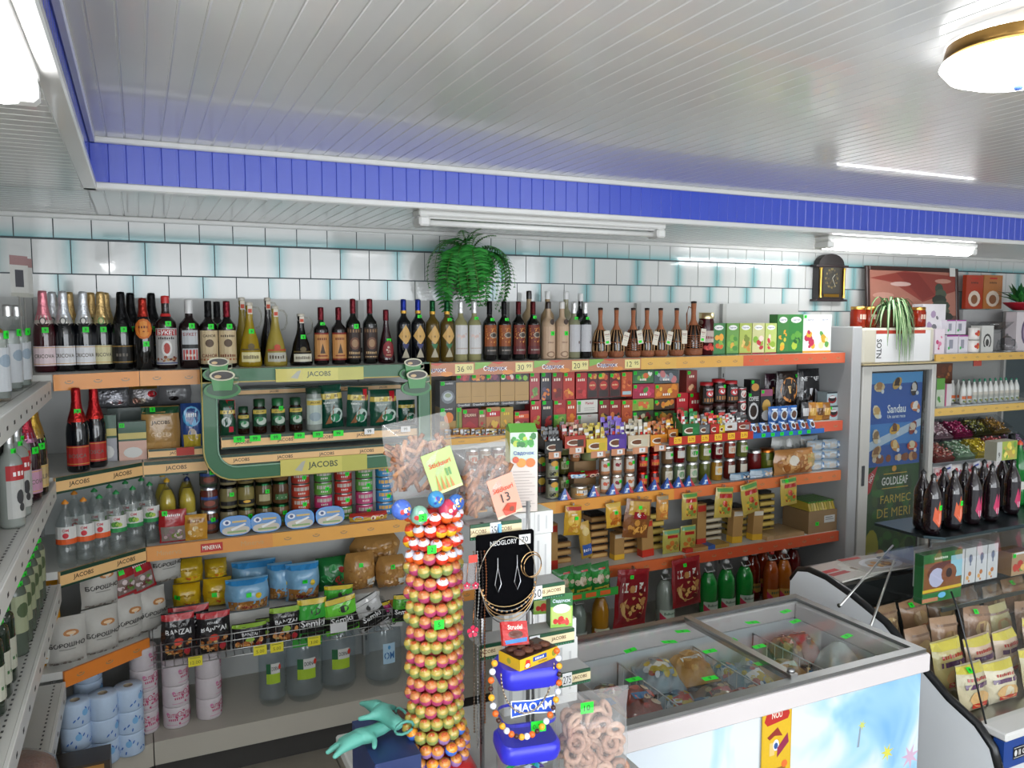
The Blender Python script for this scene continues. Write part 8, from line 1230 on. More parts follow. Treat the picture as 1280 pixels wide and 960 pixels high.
for ci, (xa, xb) in enumerate(((1.2, 1.45), (1.47, 1.77), (1.79, 2.05), (2.07, 2.26))):
    for r_ in range(3):
        for s_ in range(2):
            c, bc, nm = froz[(0, 1, 1, 3)[ci] if s_ == 0 and r_ else (ci + r_ + s_) % 4]; w_ = (xb - xa) * .5; x = xa + w_ * (s_ + .5); y = b0_ + .14 + r_ * .15
            put(pouch(w_ * 1.0, .15, .11, c, lab(('b', .08, .08, .84, .84, bc, 14, .12), ('r', .2, .4, .5, .18, ['d8d4cc', '2a6a9a', 'b03a34'][(ci + r_) % 3])), nu=5, nv=5, seed=n_), 'frozen_pack', 'pack', '%s frozen pack of %s, %s layer of the %s freezer section' % (ORD[n_ % 6], nm, ('front', 'middle', 'rear')[r_], ORD[ci]), (x, y - .07, k0 + .12 + .05 * ((ci + r_) % 2) + (.0 if ci < 2 else -.02)), 0, 'frozen packs', (R(-90 + 12), 0, R(q.uniform(-15, 15)))); n_ += 1
k = MB(); k.lathe([(0, 0), (.07, .01), (.085, .06), (.06, .12), (.02, .16), (0, .165)], 'b8bcb8', 'film', 14); k2 = MB(); k2.box(-.02, .02, -.086, -.083, .05, .075, 'tg'); solo('frozen_poultry', 'poultry', 'white wrapped frozen poultry in the far corner of the freezer', [('wrapped_body', k), ('price_sticker', k2)], (2.17, 1.95, .69))
# ================= the till stand in front: table, lollipop tower, racks, bags, jars =================
TZ = 1.03                                     # table top
P = [('table_top', MB().box(.375, .93, 1.12, 1.75, TZ - .03, TZ, 'a8a8a4', 'white_enamel', bev=.004)), ('front_panel', MB().box(.39, .9, 1.16, 1.18, .05, TZ - .03, '8f8f8c', 'white_enamel')), ('side_board', MB().box(.39, .41, 1.18, 1.72, .05, TZ - .03, '7a4a34', 'card')), ('side_board', MB().box(.88, .9, 1.18, 1.72, .05, TZ - .03, '8f8f8c', 'white_enamel')), ('foot_rail', MB().box(.39, .9, 1.18, 1.72, 0, .05, '3a3a3a'))]
solo('till_table', 'table', 'pale till table carrying the lollipop tower and small racks', P)
# lollipop tower
lx, ly = pY(542, 800, 1.5).x, 1.5
k = MB(); k.lathe([(0, 0), (.085, 0), (.088, .01), (.075, .035), (.045, .05), (.03, .055)], 'b01c1c', 'plastic', 28); c_ = MB(); c_.lathe([(.03, .05), (.03, .56), (0, .565)], 'c02420', 'plastic', 16)
solo('lollipop_tower', 'display stand', 'red round lollipop tower stand beside the jewellery rack', [('foot', k), ('column', c_)], (lx, ly, TZ + .0006))
def lolly(base, capc, spots=None):
    p = Proto(); k = MB(); R_ = .0138; k.lathe([(R_ * sin(pi * j / 8), -R_ * cos(pi * j / 8)) for j in range(9)], base, 'film', 10, cols=[base] * 5 + [capc, capc, 'b8602c']); k.v = [(x, -.016 - z * .58 + y * .8, y * .58 + z * .8) for x, y, z in k.v]; p.part('wrapped_ball', k)
    k = MB(); A = Art(.016, .012, None); A.text('C', .004, .006, .008, 'b8301c'); A.text('c', .011, .006, .006, 'b8301c'); A.flat(k, (-.008, -.0278, .0035), (1, 0, 0), (0, .5, .86)); p.part('print', k)
    k = MB(); k.tube([(0, -.003, 0), (0, .02, -.003)], .0016, 'd8d8d8', 'plastic', 5); p.part('stick', k); return p
LP = {'g': lolly('7c8a4c', 'b09a48'), 'p': lolly('a83a64', 'bc7c48'), 'r': lolly('c8301c', 'd8d0d8'), 'o': lolly('d8581c', 'c8ccd8'), 'y': lolly('d8a81c', 'c83a1c'), 'v': lolly('8a6a9c', 'c8843c'), 'b': lolly('3a6ac0', 'e0902c'), 'm': lolly('5a3a8a', 'd8a030')}
LN = {'g': 'olive green', 'p': 'pink', 'r': 'red', 'o': 'orange red', 'y': 'yellow', 'v': 'violet and orange', 'b': 'blue and orange', 'm': 'purple'}
seq = ['vvbvv', 'vbvvv', 'ggvbg', 'ggggg', 'gggpg', 'ppgpp', 'pgppp', 'ggggg', 'gpgpp', 'gpggg', 'ppgpg', 'ggpgg', 'gppgp', 'gggpp', 'pgppr', 'ggppg', 'proyo', 'royro', 'oyryo', 'ryoro']
q = random.Random(31)
for r_ in range(20):
    n = 14 if r_ > 2 else 15; zz = TZ + .055 + r_ * .0262; rad_ = .034 + (.012 if r_ < 2 else (.005 if r_ == 2 else 0)); m_ = 0
    for a, i in sorted((((2 * pi * (i + .5 * (r_ % 2)) / n + pi) % (2 * pi) - pi, i) for i in range(n))):
        a += q.uniform(-.03, .03)
        if cos(a) < -.2: continue                # the back of the tower faces the wall
        f = seq[r_][(i * 3 + r_) % 5]
        put(LP[f], 'lollipop', 'lollipop', '%s lollipop, %s from the left in the %s ring from the tower foot' % (LN[f], ORD[m_], ORD[r_]), (lx + rad_ * sin(a), ly - rad_ * cos(a), zz + q.uniform(-.002, .002)), 0, 'lollipops in the tower', (R(-10), 0, a)); m_ += 1
# bigger sweets at its top
for i, (px, py, c1, c2, r_) in enumerate([(502, 637, '4a6ac0', 'd8a03c', .02), (524, 644, '8ab8a0', 'd8d8d8', .019), (560, 636, 'c83a5a', 'e0a83c', .02), (545, 624, '3a8ac0', 'c8c03c', .017), (570, 628, '3a6ab8', 'd8b04c', .017)]):
    pp = pY(px, py, 1.46); k = MB(); k.ball((0, 0, 0), r_, c1, 'film', 12, 8); A = Art(r_ * 1.6, r_ * 1.4, None, nu=1); A.blobs(0, 0, r_ * 1.6, r_ * 1.4, [c2, 'c83a3a', 'd8d8e0', '2a4aa0'], 8, r_ * .25, i); 
    A.lay(k, lambda u, v, o: ((u - r_ * .8), -math.sqrt(max(r_ * r_ - (u - r_ * .8) ** 2 - (v - r_ * .7) ** 2, 0)) - .0006 - o, v - r_ * .7)); k2 = MB(); k2.tube([(0, .01, 0), (.0, .05, -.03)], .002, 'd8d8d8', 'plastic', 5); L = [('wrapped_ball', k), ('stick', k2)]
    if i == 1: k3 = MB(); tag(k3, 0, -r_ - .003, .0, '2', .016, .015); L.append(('price_sticker', k3))
    solo('giant_lollipop', 'lollipop', '%s large printed lollipop crowning the tower' % ORD[i], L, tuple(pp), 0, 'large lollipops on top')
k = MB(); tag(k, 0, 0, 0, '2', .018, .016); pp = pY(540, 687, ly - .072); solo('price_tag', 'tag', 'green price tag on the upper lollipops', [('tag_card', k), ('tag_back', MB().box(-.009, .009, .0005, .0015, -.008, .008, 'tg'))], tuple(pp))
k = MB(); tag(k, 0, 0, 0, '5', .02, .018); pp = pY(549, 781, ly - .068); solo('price_tag', 'tag', 'green price tag in the middle of the lollipop tower', [('tag_card', k), ('tag_back', MB().box(-.01, .01, .0005, .0015, -.009, .009, 'tg'))], tuple(pp))
# bags of stick biscuits
def stickbag(w_, h_, seed, lab_c, tc, num, card2):
    q = random.Random(seed); st = MB(); 
    for i in range(84):
        x, y, z = q.uniform(-w_ * .38, w_ * .36), q.uniform(-.022, .022), q.uniform(.02, h_ * .72); a = q.uniform(.5, 2.6); l = q.uniform(.012, .022); st.tube([(x - l * cos(a), y, z - l * sin(a)), (x + l * cos(a), y + q.uniform(-.006, .006), z + l * sin(a))], .005, q.choice(['9a6440', 'a06844', '845030', 'b07e58']), 'food', 5)
    p = Proto(); b = pouch(w_, h_, .075, 'f2f0ee', None, 'bag', seed=seed, nu=9, nv=9, waist=.12, name='clear_bag'); p.parts += b.parts; p.part('stick_biscuits', st)
    A = Art(w_ * .46, h_ * .56, lab_c, 'card'); aw, ah = A.w, A.h; A.rect(0, 0, aw, ah * .06, card2); A.text('Sticksuri', aw * .5, ah * .7, ah * .12, tc, aw * .92); 
    if num: A.text(num, aw * .5, ah * .48, ah * .22, '2a2a2a', aw * .4, bold=False); A.poly([(aw * .3, ah * .04), (aw * .7, ah * .03), (aw * .85, ah * .25), (aw * .5, ah * .32), (aw * .25, ah * .2)], 'b83a1c'); A.ell(aw * .6, ah * .15, aw * .1, ah * .06, '7a3a24', 8)
    else: [A.poly([(aw * (.2 + .15 * i), ah * .08), (aw * (.3 + .15 * i), ah * .08), (aw * (.26 + .14 * i), ah * (.5 - .05 * i))], 'b87a3c') for i in range(4)]; A.text('~14', aw * .7, ah * .45, ah * .18, '5a8a4a', aw * .2)
    k = MB(); ca, sa = cos(R(12)), sin(R(12)); F = lambda u, v, o: ((w_ * .02 + u * ca - v * sa * .8), -.041 + abs(u - aw * .4) * .12 - o, h_ * .0 + v * ca + u * sa * .6); A.lay(k, F); p.parts.append(('paper_label', k.data('paper_label'), None, [])); return p
X, z_, w_, h_ = px_rect(482, 518, 560, 612, 1.5); sbg = stickbag(.142, .155, 3, 'a8c070', 'c8441c', None, 'd0d890'); e1 = put(sbg, 'biscuit_bag', 'bag', 'clear bag of stick biscuits with a green label, leaning over the lollipops', (pY(533, 612, 1.5).x, 1.5, TZ + .055 + 20 * .0262 + .018), 0, None, (0, R(-9), 0))
sbg2 = stickbag(.13, .155, 9, 'd89a84', 'c8441c', '13', 'e0b8a0'); put(sbg2, 'biscuit_bag', 'bag', 'clear bag of stick biscuits with a red label reading 13', (pY(612, 645, 1.5).x, 1.5, EZ - .415), 0, None, (0, R(-8), 0))
# rack: posts, shelves with coffee rails, jewellery board
z1 = EZ - .418; P = []
for x, y in ((.62, 1.47), (.62, 1.6), (.79, 1.6)): k = MB(); k.tube([(x, y, TZ), (x, y, z1)], .005, 'b8b8b8', 'metal', 8); P.append(('rack_post', k))
zr = [z1, EZ - .61, EZ - .705, EZ - .99]
def jr_(x0, x1, y, z, prices, h=.032):
    L = []; k = MB(); k.box(x0, x1, y, y + .004, z - h, z, '1c4a30', 'plastic'); A = Art(x1 - x0, h, None, 'card'); A.rect(0, h * .22, A.w, h * .56, 'd8c8a0'); n = max(1, round(A.w / .05))
    for i in range(n): A.text('JACOBS', A.w * (i + .3) / n, h * .5, h * .3, '5a3418', .036)
    for i in range(0, int(A.w / .006)): A.rect(i * .006 + .001, h * .04, .003, h * .08, '4a8a6a', True)
    for u, t_ in prices: A.rect(u - .012, h * .1, .024, h * .9, 'd8d8d8'); A.text(t_, u, h * .5, h * .55, '1a1a1a', .02, bold=False)
    A.flat(k, (x0, y, z - h)); L.append(('price_rail', k)); L.append(('rack_shelf', MB().box(x0, x1, y + .004, 1.55 if z > EZ - .5 else y + .06, z - .006, z, 'a8a8a6', 'white_enamel'))); return L
P += jr_(pY(588, 652, 1.46).x, pY(652, 652, 1.46).x, 1.46, z1, [(.055, '350')])
xr = pY(706, 716, 1.46).x; P += jr_(pY(666, 716, 1.46).x, xr, 1.46, EZ - .565, [(.01, '50')])
P += jr_(pY(600, 780, 1.46).x, pY(718, 780, 1.46).x, 1.46, EZ - .672, [(.062, '225'), (.125, '225')])
P += jr_(pY(700, 845, 1.5).x, pY(738, 845, 1.5).x, 1.5, EZ - .79, [(.018, '275')])
k = MB(); k.tube([(xr - .005, 1.6, TZ), (xr - .005, 1.6, EZ - .565)], .004, 'b8b8b8', 'metal', 6); P.append(('rack_post', k))
solo('till_rack', 'rack', 'small wire rack with narrow price rails at the till', P)
bx0, bz0 = pY(597, 775, 1.44).x, pY(597, 775, 1.44).z; bw = pY(668, 770, 1.44).x - bx0; bh = pY(597, 671, 1.44).z - bz0
k = MB(); k.box(0, bw, 0, .012, 0, bh, '08080a', 'velvet', bev=.003); L = [('velvet_board', k)]
def wire(cx, cz, rx, rz, y, c='b89870', a0=pi, a1=2 * pi, n=18, r=.0011): k = MB(); k.tube([(cx + rx * cos(a0 + (a1 - a0) * i / n), y - .004 * sin(pi * i / n), cz + rz * sin(a0 + (a1 - a0) * i / n)) for i in range(n + 1)], r, c, 'metal', 4); return k
for i in range(5): L.append(('necklace_strand', wire(bw * .52, bh * (.42 - .02 * i), bw * (.5 - .01 * i), bh * (.3 + .03 * i), -.004 - .0012 * i, ['c8a878', '8a8a8c', 'b08a60'][i % 3])))
L.append(('necklace_strand', wire(bw * .5, bh * .45, bw * .5, bh * .52, -.004, 'a8a090', pi * .95, 0.05)))
for i in range(16): a = pi + pi * (i + .5) / 16; k = MB(); k.ball((bw * .52 + bw * .46 * cos(a), -.008, bh * .4 + bh * .34 * sin(a)), .0028, 'c8a070', 'metal', 6, 4); L.append(('bead', k))
L.append(('bracelet', wire(bw * .9, bh * .6, .024, .026, -.008, 'c8a070', 0, 2 * pi))); L.append(('bracelet', wire(bw * .92, bh * .58, .021, .024, -.01, 'a88860', 0, 2 * pi)))
for u in (.34, .68): k = MB(); k.tube([(bw * u, -.003, bh * .72), (bw * u, -.003, bh * .6), (bw * u - .007, -.004, bh * .4), (bw * u, -.004, bh * .3), (bw * u + .007, -.004, bh * .4), (bw * u, -.003, bh * .6)], .001, 'b8b8bc', 'metal', 4); L.append(('earring', k))
k = MB(); A = Art(bw, .03, None); A.text('NEOGLORY', bw * .45, .012, .01, 'b8b8b8', .06); A.rect(bw * .72, .003, .026, .02, 'd8d8d8'); A.text('70', bw * .72 + .013, .013, .012, '1a1a1a', .018); A.flat(k, (0, -.0005, bh - .03)); L.append(('header_print', k)); k = MB(); k.box(bw * .42, bw * .46, .012, .02, bh - .01, bh + .016, '6ab0e0', 'plastic'); L.append(('blue_hook', k))
solo('jewellery_board', 'board', 'black velvet board with necklaces and drop earrings', L, (bx0, 1.44, bz0))
# earring cards and long bead chains hanging beside the board
for i, (px, py, nm) in enumerate(((588, 722, 'upper'), (590, 780, 'lower'))):
    pp = pY(px, py, 1.42); L = []
    if i == 0: L = [('card', MB().box(-.015, .015, .0, .001, -.025, .03, 'c09098', 'bag')), ('red_tag', MB().box(-.004, .014, -.002, -.001, .03, .045, 'd83a2c'))]
    for u, w_ in (((-.009, .0), (.009, -.002)) if i == 0 else ((.0, 0),)):
        k = MB()
        for j in range(5): a = 2 * pi * j / 5 + .3; rr = .0065 if i == 0 else .011; k.mesh([(u, -.003, w_ - .014), (u + rr * cos(a - .5), -.004, w_ - .014 + rr * sin(a - .5)), (u + rr * 1.2 * cos(a), -.0045, w_ - .014 + rr * 1.2 * sin(a)), (u + rr * cos(a + .5), -.004, w_ - .014 + rr * sin(a + .5))], [(0, 1, 2, 3)], 'c02448', 'plastic')
        k.ball((u, -.005, w_ - .014), .0025, 'e8d8d8', 'metal', 6, 4); L.append(('flower', k)); L.append(('ear_hook', MB().tube([(u, -.003, w_ - .008), (u + .003, -.003, w_ + .03)], .0007, 'b8703c', 'metal', 3)))
    solo('flower_earring', 'earring', '%s pink flower earrings hanging beside the jewellery board' % nm, L, tuple(pp))
for i, (px, y0, y1, c) in enumerate(((592, 690, 915, '6a5a4c'), (597, 690, 935, '8a8a88'), (602, 690, 930, '3a3230'), (607, 690, 905, '7a4a30'))):
    a = pY(px, y0, 1.43); b = pY(px, y1, 1.43)
    pts = [(a.x + .004 * sin(pi * min(1, t * 3)), 1.43 + .002 * i, a.z + (b.z - a.z) * t) for t in [j / 30 for j in range(31)]]; L = [('cord', MB().tube(pts, .001, c, 'metal', 4))]
    be = MB(); 
    for j in range(60): t = j / 59; be.lathe([(.0005, -.002), (.0026, 0), (.0005, .002)], c, 'metal', 5, (a.x + .004 * sin(pi * min(1, t * 3)), 1.43 + .002 * i, a.z + (b.z - a.z) * t))
    e = solo('bead_chain', 'necklace', '%s long dark bead chain hanging beside the till rack' % ORD[i], L + [('beads', be)], group='dark bead chains')
    for ch in e.children:
        if ch.name.startswith('beads'): ch['kind'] = 'stuff'
# white cartons behind the rack
Yw = 1.66; xa, xb, xc = pY(630, 700, Yw).x, pY(668, 700, Yw).x, pY(691, 700, Yw).x
za, zb_, zc = pY(670, 640, Yw).z, pY(670, 668, Yw).z, pY(670, 735, Yw).z
def wb_(nm, x0, x1, z0, z1, d=.07): put(carton(x1 - x0 - .0008, z1 - z0 - .0008, d, lab(('r', .15, .12, .12, .76, 'b8b8b8'), ('r', .6, .2, .1, .6, 'c0c0c0')), 'd8d8d6', st=False), 'white_box', 'box', nm, (x0 + (x1 - x0) / 2, Yw, z0 + .0005))
wb_('top white box directly under the juice carton', xa, xb, zb_, za, .1); wb_('top white box at the edge of the pile', xb, xc, zb_, za); 
m_ = (xa + xb) / 2
wb_('second layer white box behind the velvet board', xa, m_, zc, zb_); wb_('second layer white box in the middle', m_, xb, zc, zb_); wb_('second layer white box at the edge', xb, xc - .004, zc, zb_)
zd = pY(700, 815, Yw).z; xd = pY(722, 800, Yw).x
wb_('third layer white box over the juice packs', xa, xb, zd, zc); wb_('third layer white box at the edge', xb, xc - .004, zd, zc); wb_('lowest white box, tall, behind the blue lidded jar', xa, xb, TZ, zd); wb_('lowest tall white box beside the freezer', xb + .001, (xb + xd) / 2, TZ, zd + .02 - .02); wb_('last tall white box next to the freezer lid', (xb + xd) / 2 + .001, xd, TZ, pY(700, 800, Yw).z); wb_('small white box on top of the last tall one', (xb + xd) / 2 + .012, xd - .004, pY(700, 800, Yw).z, pY(700, 776, Yw).z)
# juice carton
jc = Proto(); jw, jh = .066, .19; b = MB(); b.box(-jw / 2, jw / 2, -.03, .03, 0, jh, 'c8c46a', 'card'); b.mesh([(-jw / 2, -.03, jh), (jw / 2, -.03, jh), (jw / 2, .03, jh), (-jw / 2, .03, jh), (-jw / 2, 0, jh + .018), (jw / 2, 0, jh + .018)], [(0, 1, 5, 4), (2, 3, 4, 5), (1, 2, 5), (3, 0, 4)], '5a9a3c', 'card'); jc.part('carton', b)
A = Art(jw, jh, 'd0c4bc', 'card'); A.rect(0, jh * .66, jw, jh * .34, 'b8c8b8'); A.blobs(0, jh * .8, jw, jh * .2, ['2a8a2c', '1c6a24', 'a8b83a', '4aa03a'], 22, .008); A.text('Садочок', jw / 2, jh * .74, .011, '2a4a9a', jw * .8); A.ell(jw * .4, jh * .62, .012, .011, 'e08a24', 12); A.ell(jw * .74, jh * .62, .012, .011, 'd86a1c', 12); A.ell(jw * .2, jh * .66, .008, .008, 'c84a1c', 10)
for i in range(12): A.rect(jw * .1, jh * (.1 + .037 * i), jw * (.8 - .1 * (i % 3)), .0012, 'a89a94')
A.rect(jw * .25, jh * .06, jw * .5, .004, '5a5a5a'); k = MB(); A.flat(k, (-jw / 2, -.0303, 0)); B = Art(.06, jh, 'a8a83c', 'card'); B.blobs(0, .1, .06, .08, ['b8c83a', 'c8b02c', '6a9a2c'], 12, .01); B.ell(.03, .075, .02, .025, 'd8781c', 12); B.blobs(0, 0, .06, .05, ['a8b83a', '8a9a2c', 'c8c870'], 8, .01); B.flat(k, (jw / 2 + .0003, -.03, 0), (0, 1, 0)); jc.part('print', k)
put(jc, 'juice_carton', 'carton', 'tall orange juice carton standing on the white boxes at the till', (pY(656, 632, 1.68).x, 1.7, za + .001), R(-14))
# green juice packs on the middle rail
gp_ = carton(.05, .075, .035, lab(('r', 0, 0, 1, 1, '8ab84a'), ('r', 0, .62, 1, .38, '2a6a34'), ('r', .05, .1, .9, .5, 'b8c870'), ('e', .5, .55, .4, .14, 'd8dcd0'), ('t', 'Садочок', .5, .78, .12, 'd8e0f0', .8), ('b', .1, .04, .85, .3, ['c8302c', 'd84a44'], 8, .12)), '3a5a2c', st=False)
for i, (x, y, z) in enumerate(((pY(695, 770, 1.5).x, 1.475, EZ - .671), (pY(680, 760, 1.56).x, 1.56, EZ - .671))): put(gp_, 'juice_pack', 'carton', '%s small green juice pack on the middle rack shelf' % ('front', 'rear')[i], (x, y, z), R(-12), 'small juice packs')
# jar with blue lid and its load
jx, jy = pY(658, 890, 1.36).x, 1.36; jz0 = pY(658, 938, 1.36).z; jh = pY(658, 838, 1.36).z - jz0
def rr(w_, d, n=6, r=.025):
    P_ = []
    for cx, cy, a0 in ((w_ - r, d - r, 0), (-w_ + r, d - r, pi / 2), (-w_ + r, -d + r, pi), (w_ - r, -d + r, 1.5 * pi)): P_ += [(cx + r * cos(a0 + pi / 2 * i / n), cy + r * sin(a0 + pi / 2 * i / n)) for i in range(n + 1)]
    return P_
def loft(secs, col, m, cap=True):
    mb = MB(); n = len(secs[0][0]); vs = [(x, y, z) for p_, z in secs for x, y in p_]; fs = [(j * n + i, j * n + (i + 1) % n, (j + 1) * n + (i + 1) % n, (j + 1) * n + i) for j in range(len(secs) - 1) for i in range(n)]
    mb.mesh(vs, fs, col, m, True)
    if cap: mb.mesh(vs[:n], [tuple(range(n))[::-1]], col, m); mb.mesh(vs[-n:], [tuple(range(n))], col, m)
    return mb
hw = .058
body = loft([(rr(hw * .96, .045), .012), (rr(hw * .92, .043), .03), (rr(hw * .92, .043), jh - .012)], 'e4e8e8', 'glass', False)
foot = loft([(rr(hw * 1.0, .047), 0), (rr(hw * 1.06, .05), .012), (rr(hw * 1.04, .05), .028), (rr(hw * .95, .045), .034)], '2a2ab8', 'plastic')
lid = loft([(rr(hw * .97, .047), jh - .016), (rr(hw * 1.04, .05), jh - .01), (rr(hw * 1.04, .05), jh + .014), (rr(hw * .96, .045), jh + .022)], '2a2ab8', 'plastic')
ba = loft([(rr(hw * .93, .0425), jh * .44), (rr(hw * .93, .0425), jh * .48)], '3a3ab0', 'plastic', False)
A = Art(.088, .036, None, 'card'); A.poly([(0, 0), (.044, .004), (.088, 0), (.088, .036), (.044, .031), (0, .034)], 'e8ecf4'); A.poly([(.002, .0025), (.044, .0062), (.086, .0025), (.086, .0335), (.044, .0288), (.002, .0315)], '1c4cb8'); A.text('MAOAM', .044, .0178, .017, 'f4f6fa', .074); k = MB(); A.flat(k, (-.044, -.0455, jh * .58)); k2 = MB(); A = Art(.03, .022, 'tg', 'paper'); A.text('0-50', .015, .011, .009, '0c3a12', .024, bold=False); A.flat(k2, (-.004, -.0455, jh * .37))
solo('candy_jar', 'jar', 'clear jar with blue lid and foot and a blue and white candy badge', [('jar_body', body), ('foot', foot), ('lid', lid), ('inner_band', ba), ('badge', k), ('price_sticker', k2)], (jx, jy, jz0), R(-10))
# round candy tub below the jar
tub_h = jz0 - TZ - .002; k = MB(); k.lathe([(0, .001), (.058, 0), (.062, .004), (.064, tub_h - .002)], 'dfe6e8', 'glass', 24); k3 = MB(); q = random.Random(4)
for i in range(60): a, r_ = q.uniform(0, 2 * pi), q.uniform(0, .05); z = q.uniform(.01, max(tub_h - .014, .02)); x, y = r_ * cos(a), r_ * sin(a); t_ = q.uniform(0, 3); c_, s_ = cos(t_) * .012, sin(t_) * .012; k3.mesh([(x - c_, y - s_, z), (x + s_ * .5, y - c_ * .5, z), (x + c_, y + s_, z), (x - s_ * .5, y + c_ * .5, z), (x, y, z + .007), (x, y, z - .006)], [(0, 1, 4), (1, 2, 4), (2, 3, 4), (3, 0, 4), (1, 0, 5), (2, 1, 5), (3, 2, 5), (0, 3, 5)], q.choice(['3a2a5a', '5a4a8a', '2a8a3a', '3ab0c0', 'c8d0d8', '4a3a70', '28a050']), 'film')
e = solo('candy_tub', 'tub', 'round clear tub of violet and green wrapped candies under the jar', [('tub', k), ('candies', k3)], (jx + .005, jy + .003, TZ + .0006))
for ch in e.children:
    if ch.name.startswith('candies'): ch['kind'] = 'stuff'
# yellow box with cookies and red pack on the lid
zl = jz0 + jh + .0225; k = MB(); k.box(-.05, .05, -.03, .03, 0, .022, 'c8a018', 'card', top='3a2418'); A = Art(.1, .022, 'd8b01c', 'card'); A.rect(.034, .009, .036, .009, '2a4aa0'); A.text('~Kuchen', .052, .0135, .005, 'e8e8f0', .03); A.poly([(.012, .002), (.028, .002), (.026, .016), (.016, .018)], 'c8301c'); A.ell(.02, .006, .006, .004, 'e8e8e8', 8); A.text('~schokolade', .06, .005, .003, '8a5a1c', .05); A.ell(.09, .012, .006, .007, '8a8a2c', 8); k2 = MB(); A.flat(k2, (-.05, -.0305, 0)); B = Art(.06, .022, 'c8a018', 'card'); B.ell(.03, .011, .006, .006, '8a8a2c', 8); B.flat(k2, (-.0503, .03, 0), (0, -1, 0)); L = [('carton', k), ('print', k2)]
for i in range(7): k = MB(); k.lathe([(0, .0), (.011, .001), (.012, .005), (.006, .008), (0, .008)], ['4a2414', '5a3018'][i % 2], 'food', 10, (-.034 + (i % 4) * .022, -.012 + (i // 4) * .024, .0225)); L.append(('chocolate_dome', k))
solo('chocolate_box', 'box', 'yellow box of chocolate domes resting on the blue jar lid', L, (jx + .004, jy, zl), R(16))
k = MB(); k.box(-.03, .03, -.004, .004, 0, .045, 'a81c1c', 'film', bev=.001); A = Art(.06, .045, 'b01c1c', 'film'); A.text('Strudel', .03, .034, .009, 'e8d8d0', .044); A.ell(.03, .02, .018, .008, '5a2414', 10); A.poly([(.005, .002), (.055, .006), (.057, .014), (.003, .009)], '3a7ac0'); k2 = MB(); A.flat(k2, (-.03, -.0045, 0)); solo('wafer_pack', 'pack', 'red pack with a blue ribbon leaning in the yellow box', [('wrapper', k), ('print', k2)], (jx - .022, jy + .005, zl + .0305), rot=(R(-25), R(10), R(8)))
# colourful bead necklace and chain around the jar
def neck(px, py, w_, h_, Y, n, rbead, cols): 
    c = pY(px, py, Y); out = []
    for i in range(n):
        a = pi * .86 + (pi * 1.28) * i / (n - 1); out.append(((c.x + w_ * cos(a), Y - .006 * abs(sin(a)), c.z + h_ * sin(a)), cols[i % len(cols)]))
    return out
bs = neck(657, 850, .072, .108, 1.305, 27, .0062, ['e0a024', 'd8dce8', 'e0641c', '3a1c14'])
L = [('cord', MB().tube([b[0] for b in bs], .0008, '8a7a5a', 'paper', 4))]
for p_, c in bs: k = MB(); k.ball(p_, .0062 if c != '3a1c14' else .005, c, 'plastic', 12, 8); L.append(('bead', k))
solo('bead_necklace', 'necklace', 'necklace of orange, yellow, white and brown beads hung round the candy jar', L)
c = pY(660, 835, 1.308); pts = [(c.x + .056 * cos(pi + pi * i / 36), 1.308, c.z + .088 * sin(pi + pi * i / 36)) for i in range(37)]; L = []
k = MB(); 
for i, p_ in enumerate(pts[:-1]): p2 = pts[i + 1]; k.tube([p_, p2], .0013 if i % 2 else .0019, 'b0a088', 'metal', 5)
solo('metal_chain', 'necklace', 'fine metal chain looped in front of the candy jar', [('chain', k)])
# bag of ring biscuits
rg = Proto(); bg_ = pouch(.14, .16, .1, 'f0eeea', None, 'bag', nu=9, nv=9, waist=.0, name='clear_bag', seed=2); rg.parts += bg_.parts; q = random.Random(17)
def ring(R_, r_, c, n=12, m=7):
    mb = MB(); vs = [((R_ + r_ * cos(2 * pi * j / m)) * cos(2 * pi * i / n), (R_ + r_ * cos(2 * pi * j / m)) * sin(2 * pi * i / n), r_ * sin(2 * pi * j / m)) for i in range(n) for j in range(m)]
    return mb.mesh(vs, [(i * m + j, ((i + 1) % n) * m + j, ((i + 1) % n) * m + (j + 1) % m, i * m + (j + 1) % m) for i in range(n) for j in range(m)], c, 'food', True)
rm = [ring(.0125, .0055, c).data('ring_biscuit') for c in ('b8927e', 'c4a08c', 'a8806c')]
for o_, n_, (px, py, Y, sc_), nm in ((0, 44, (738, 957, 1.36, 1), 'clear bag of ring biscuits standing beside the candy jar'),):
    e = put(rg, 'biscuit_bag', 'bag', nm, (pY(px, py, Y).x, Y, TZ + .0006), R(-8), None, None, 1.16)
    for i in range(60): o = link('ring_biscuit', rm[i % 3], e); o.location = (q.uniform(-.056, .056), q.uniform(-.03, .03), q.uniform(.016, .118)); o.location.x *= 1 - .35 * (o.location.z / .13); o.rotation_euler = (q.uniform(.8, 2.2), q.uniform(-.6, .6), q.uniform(-.8, .8))
    k = MB(); tag(k, -.02, -.03, .145, '10', .024, .02); link('price_sticker', k.data('price_sticker'), e)
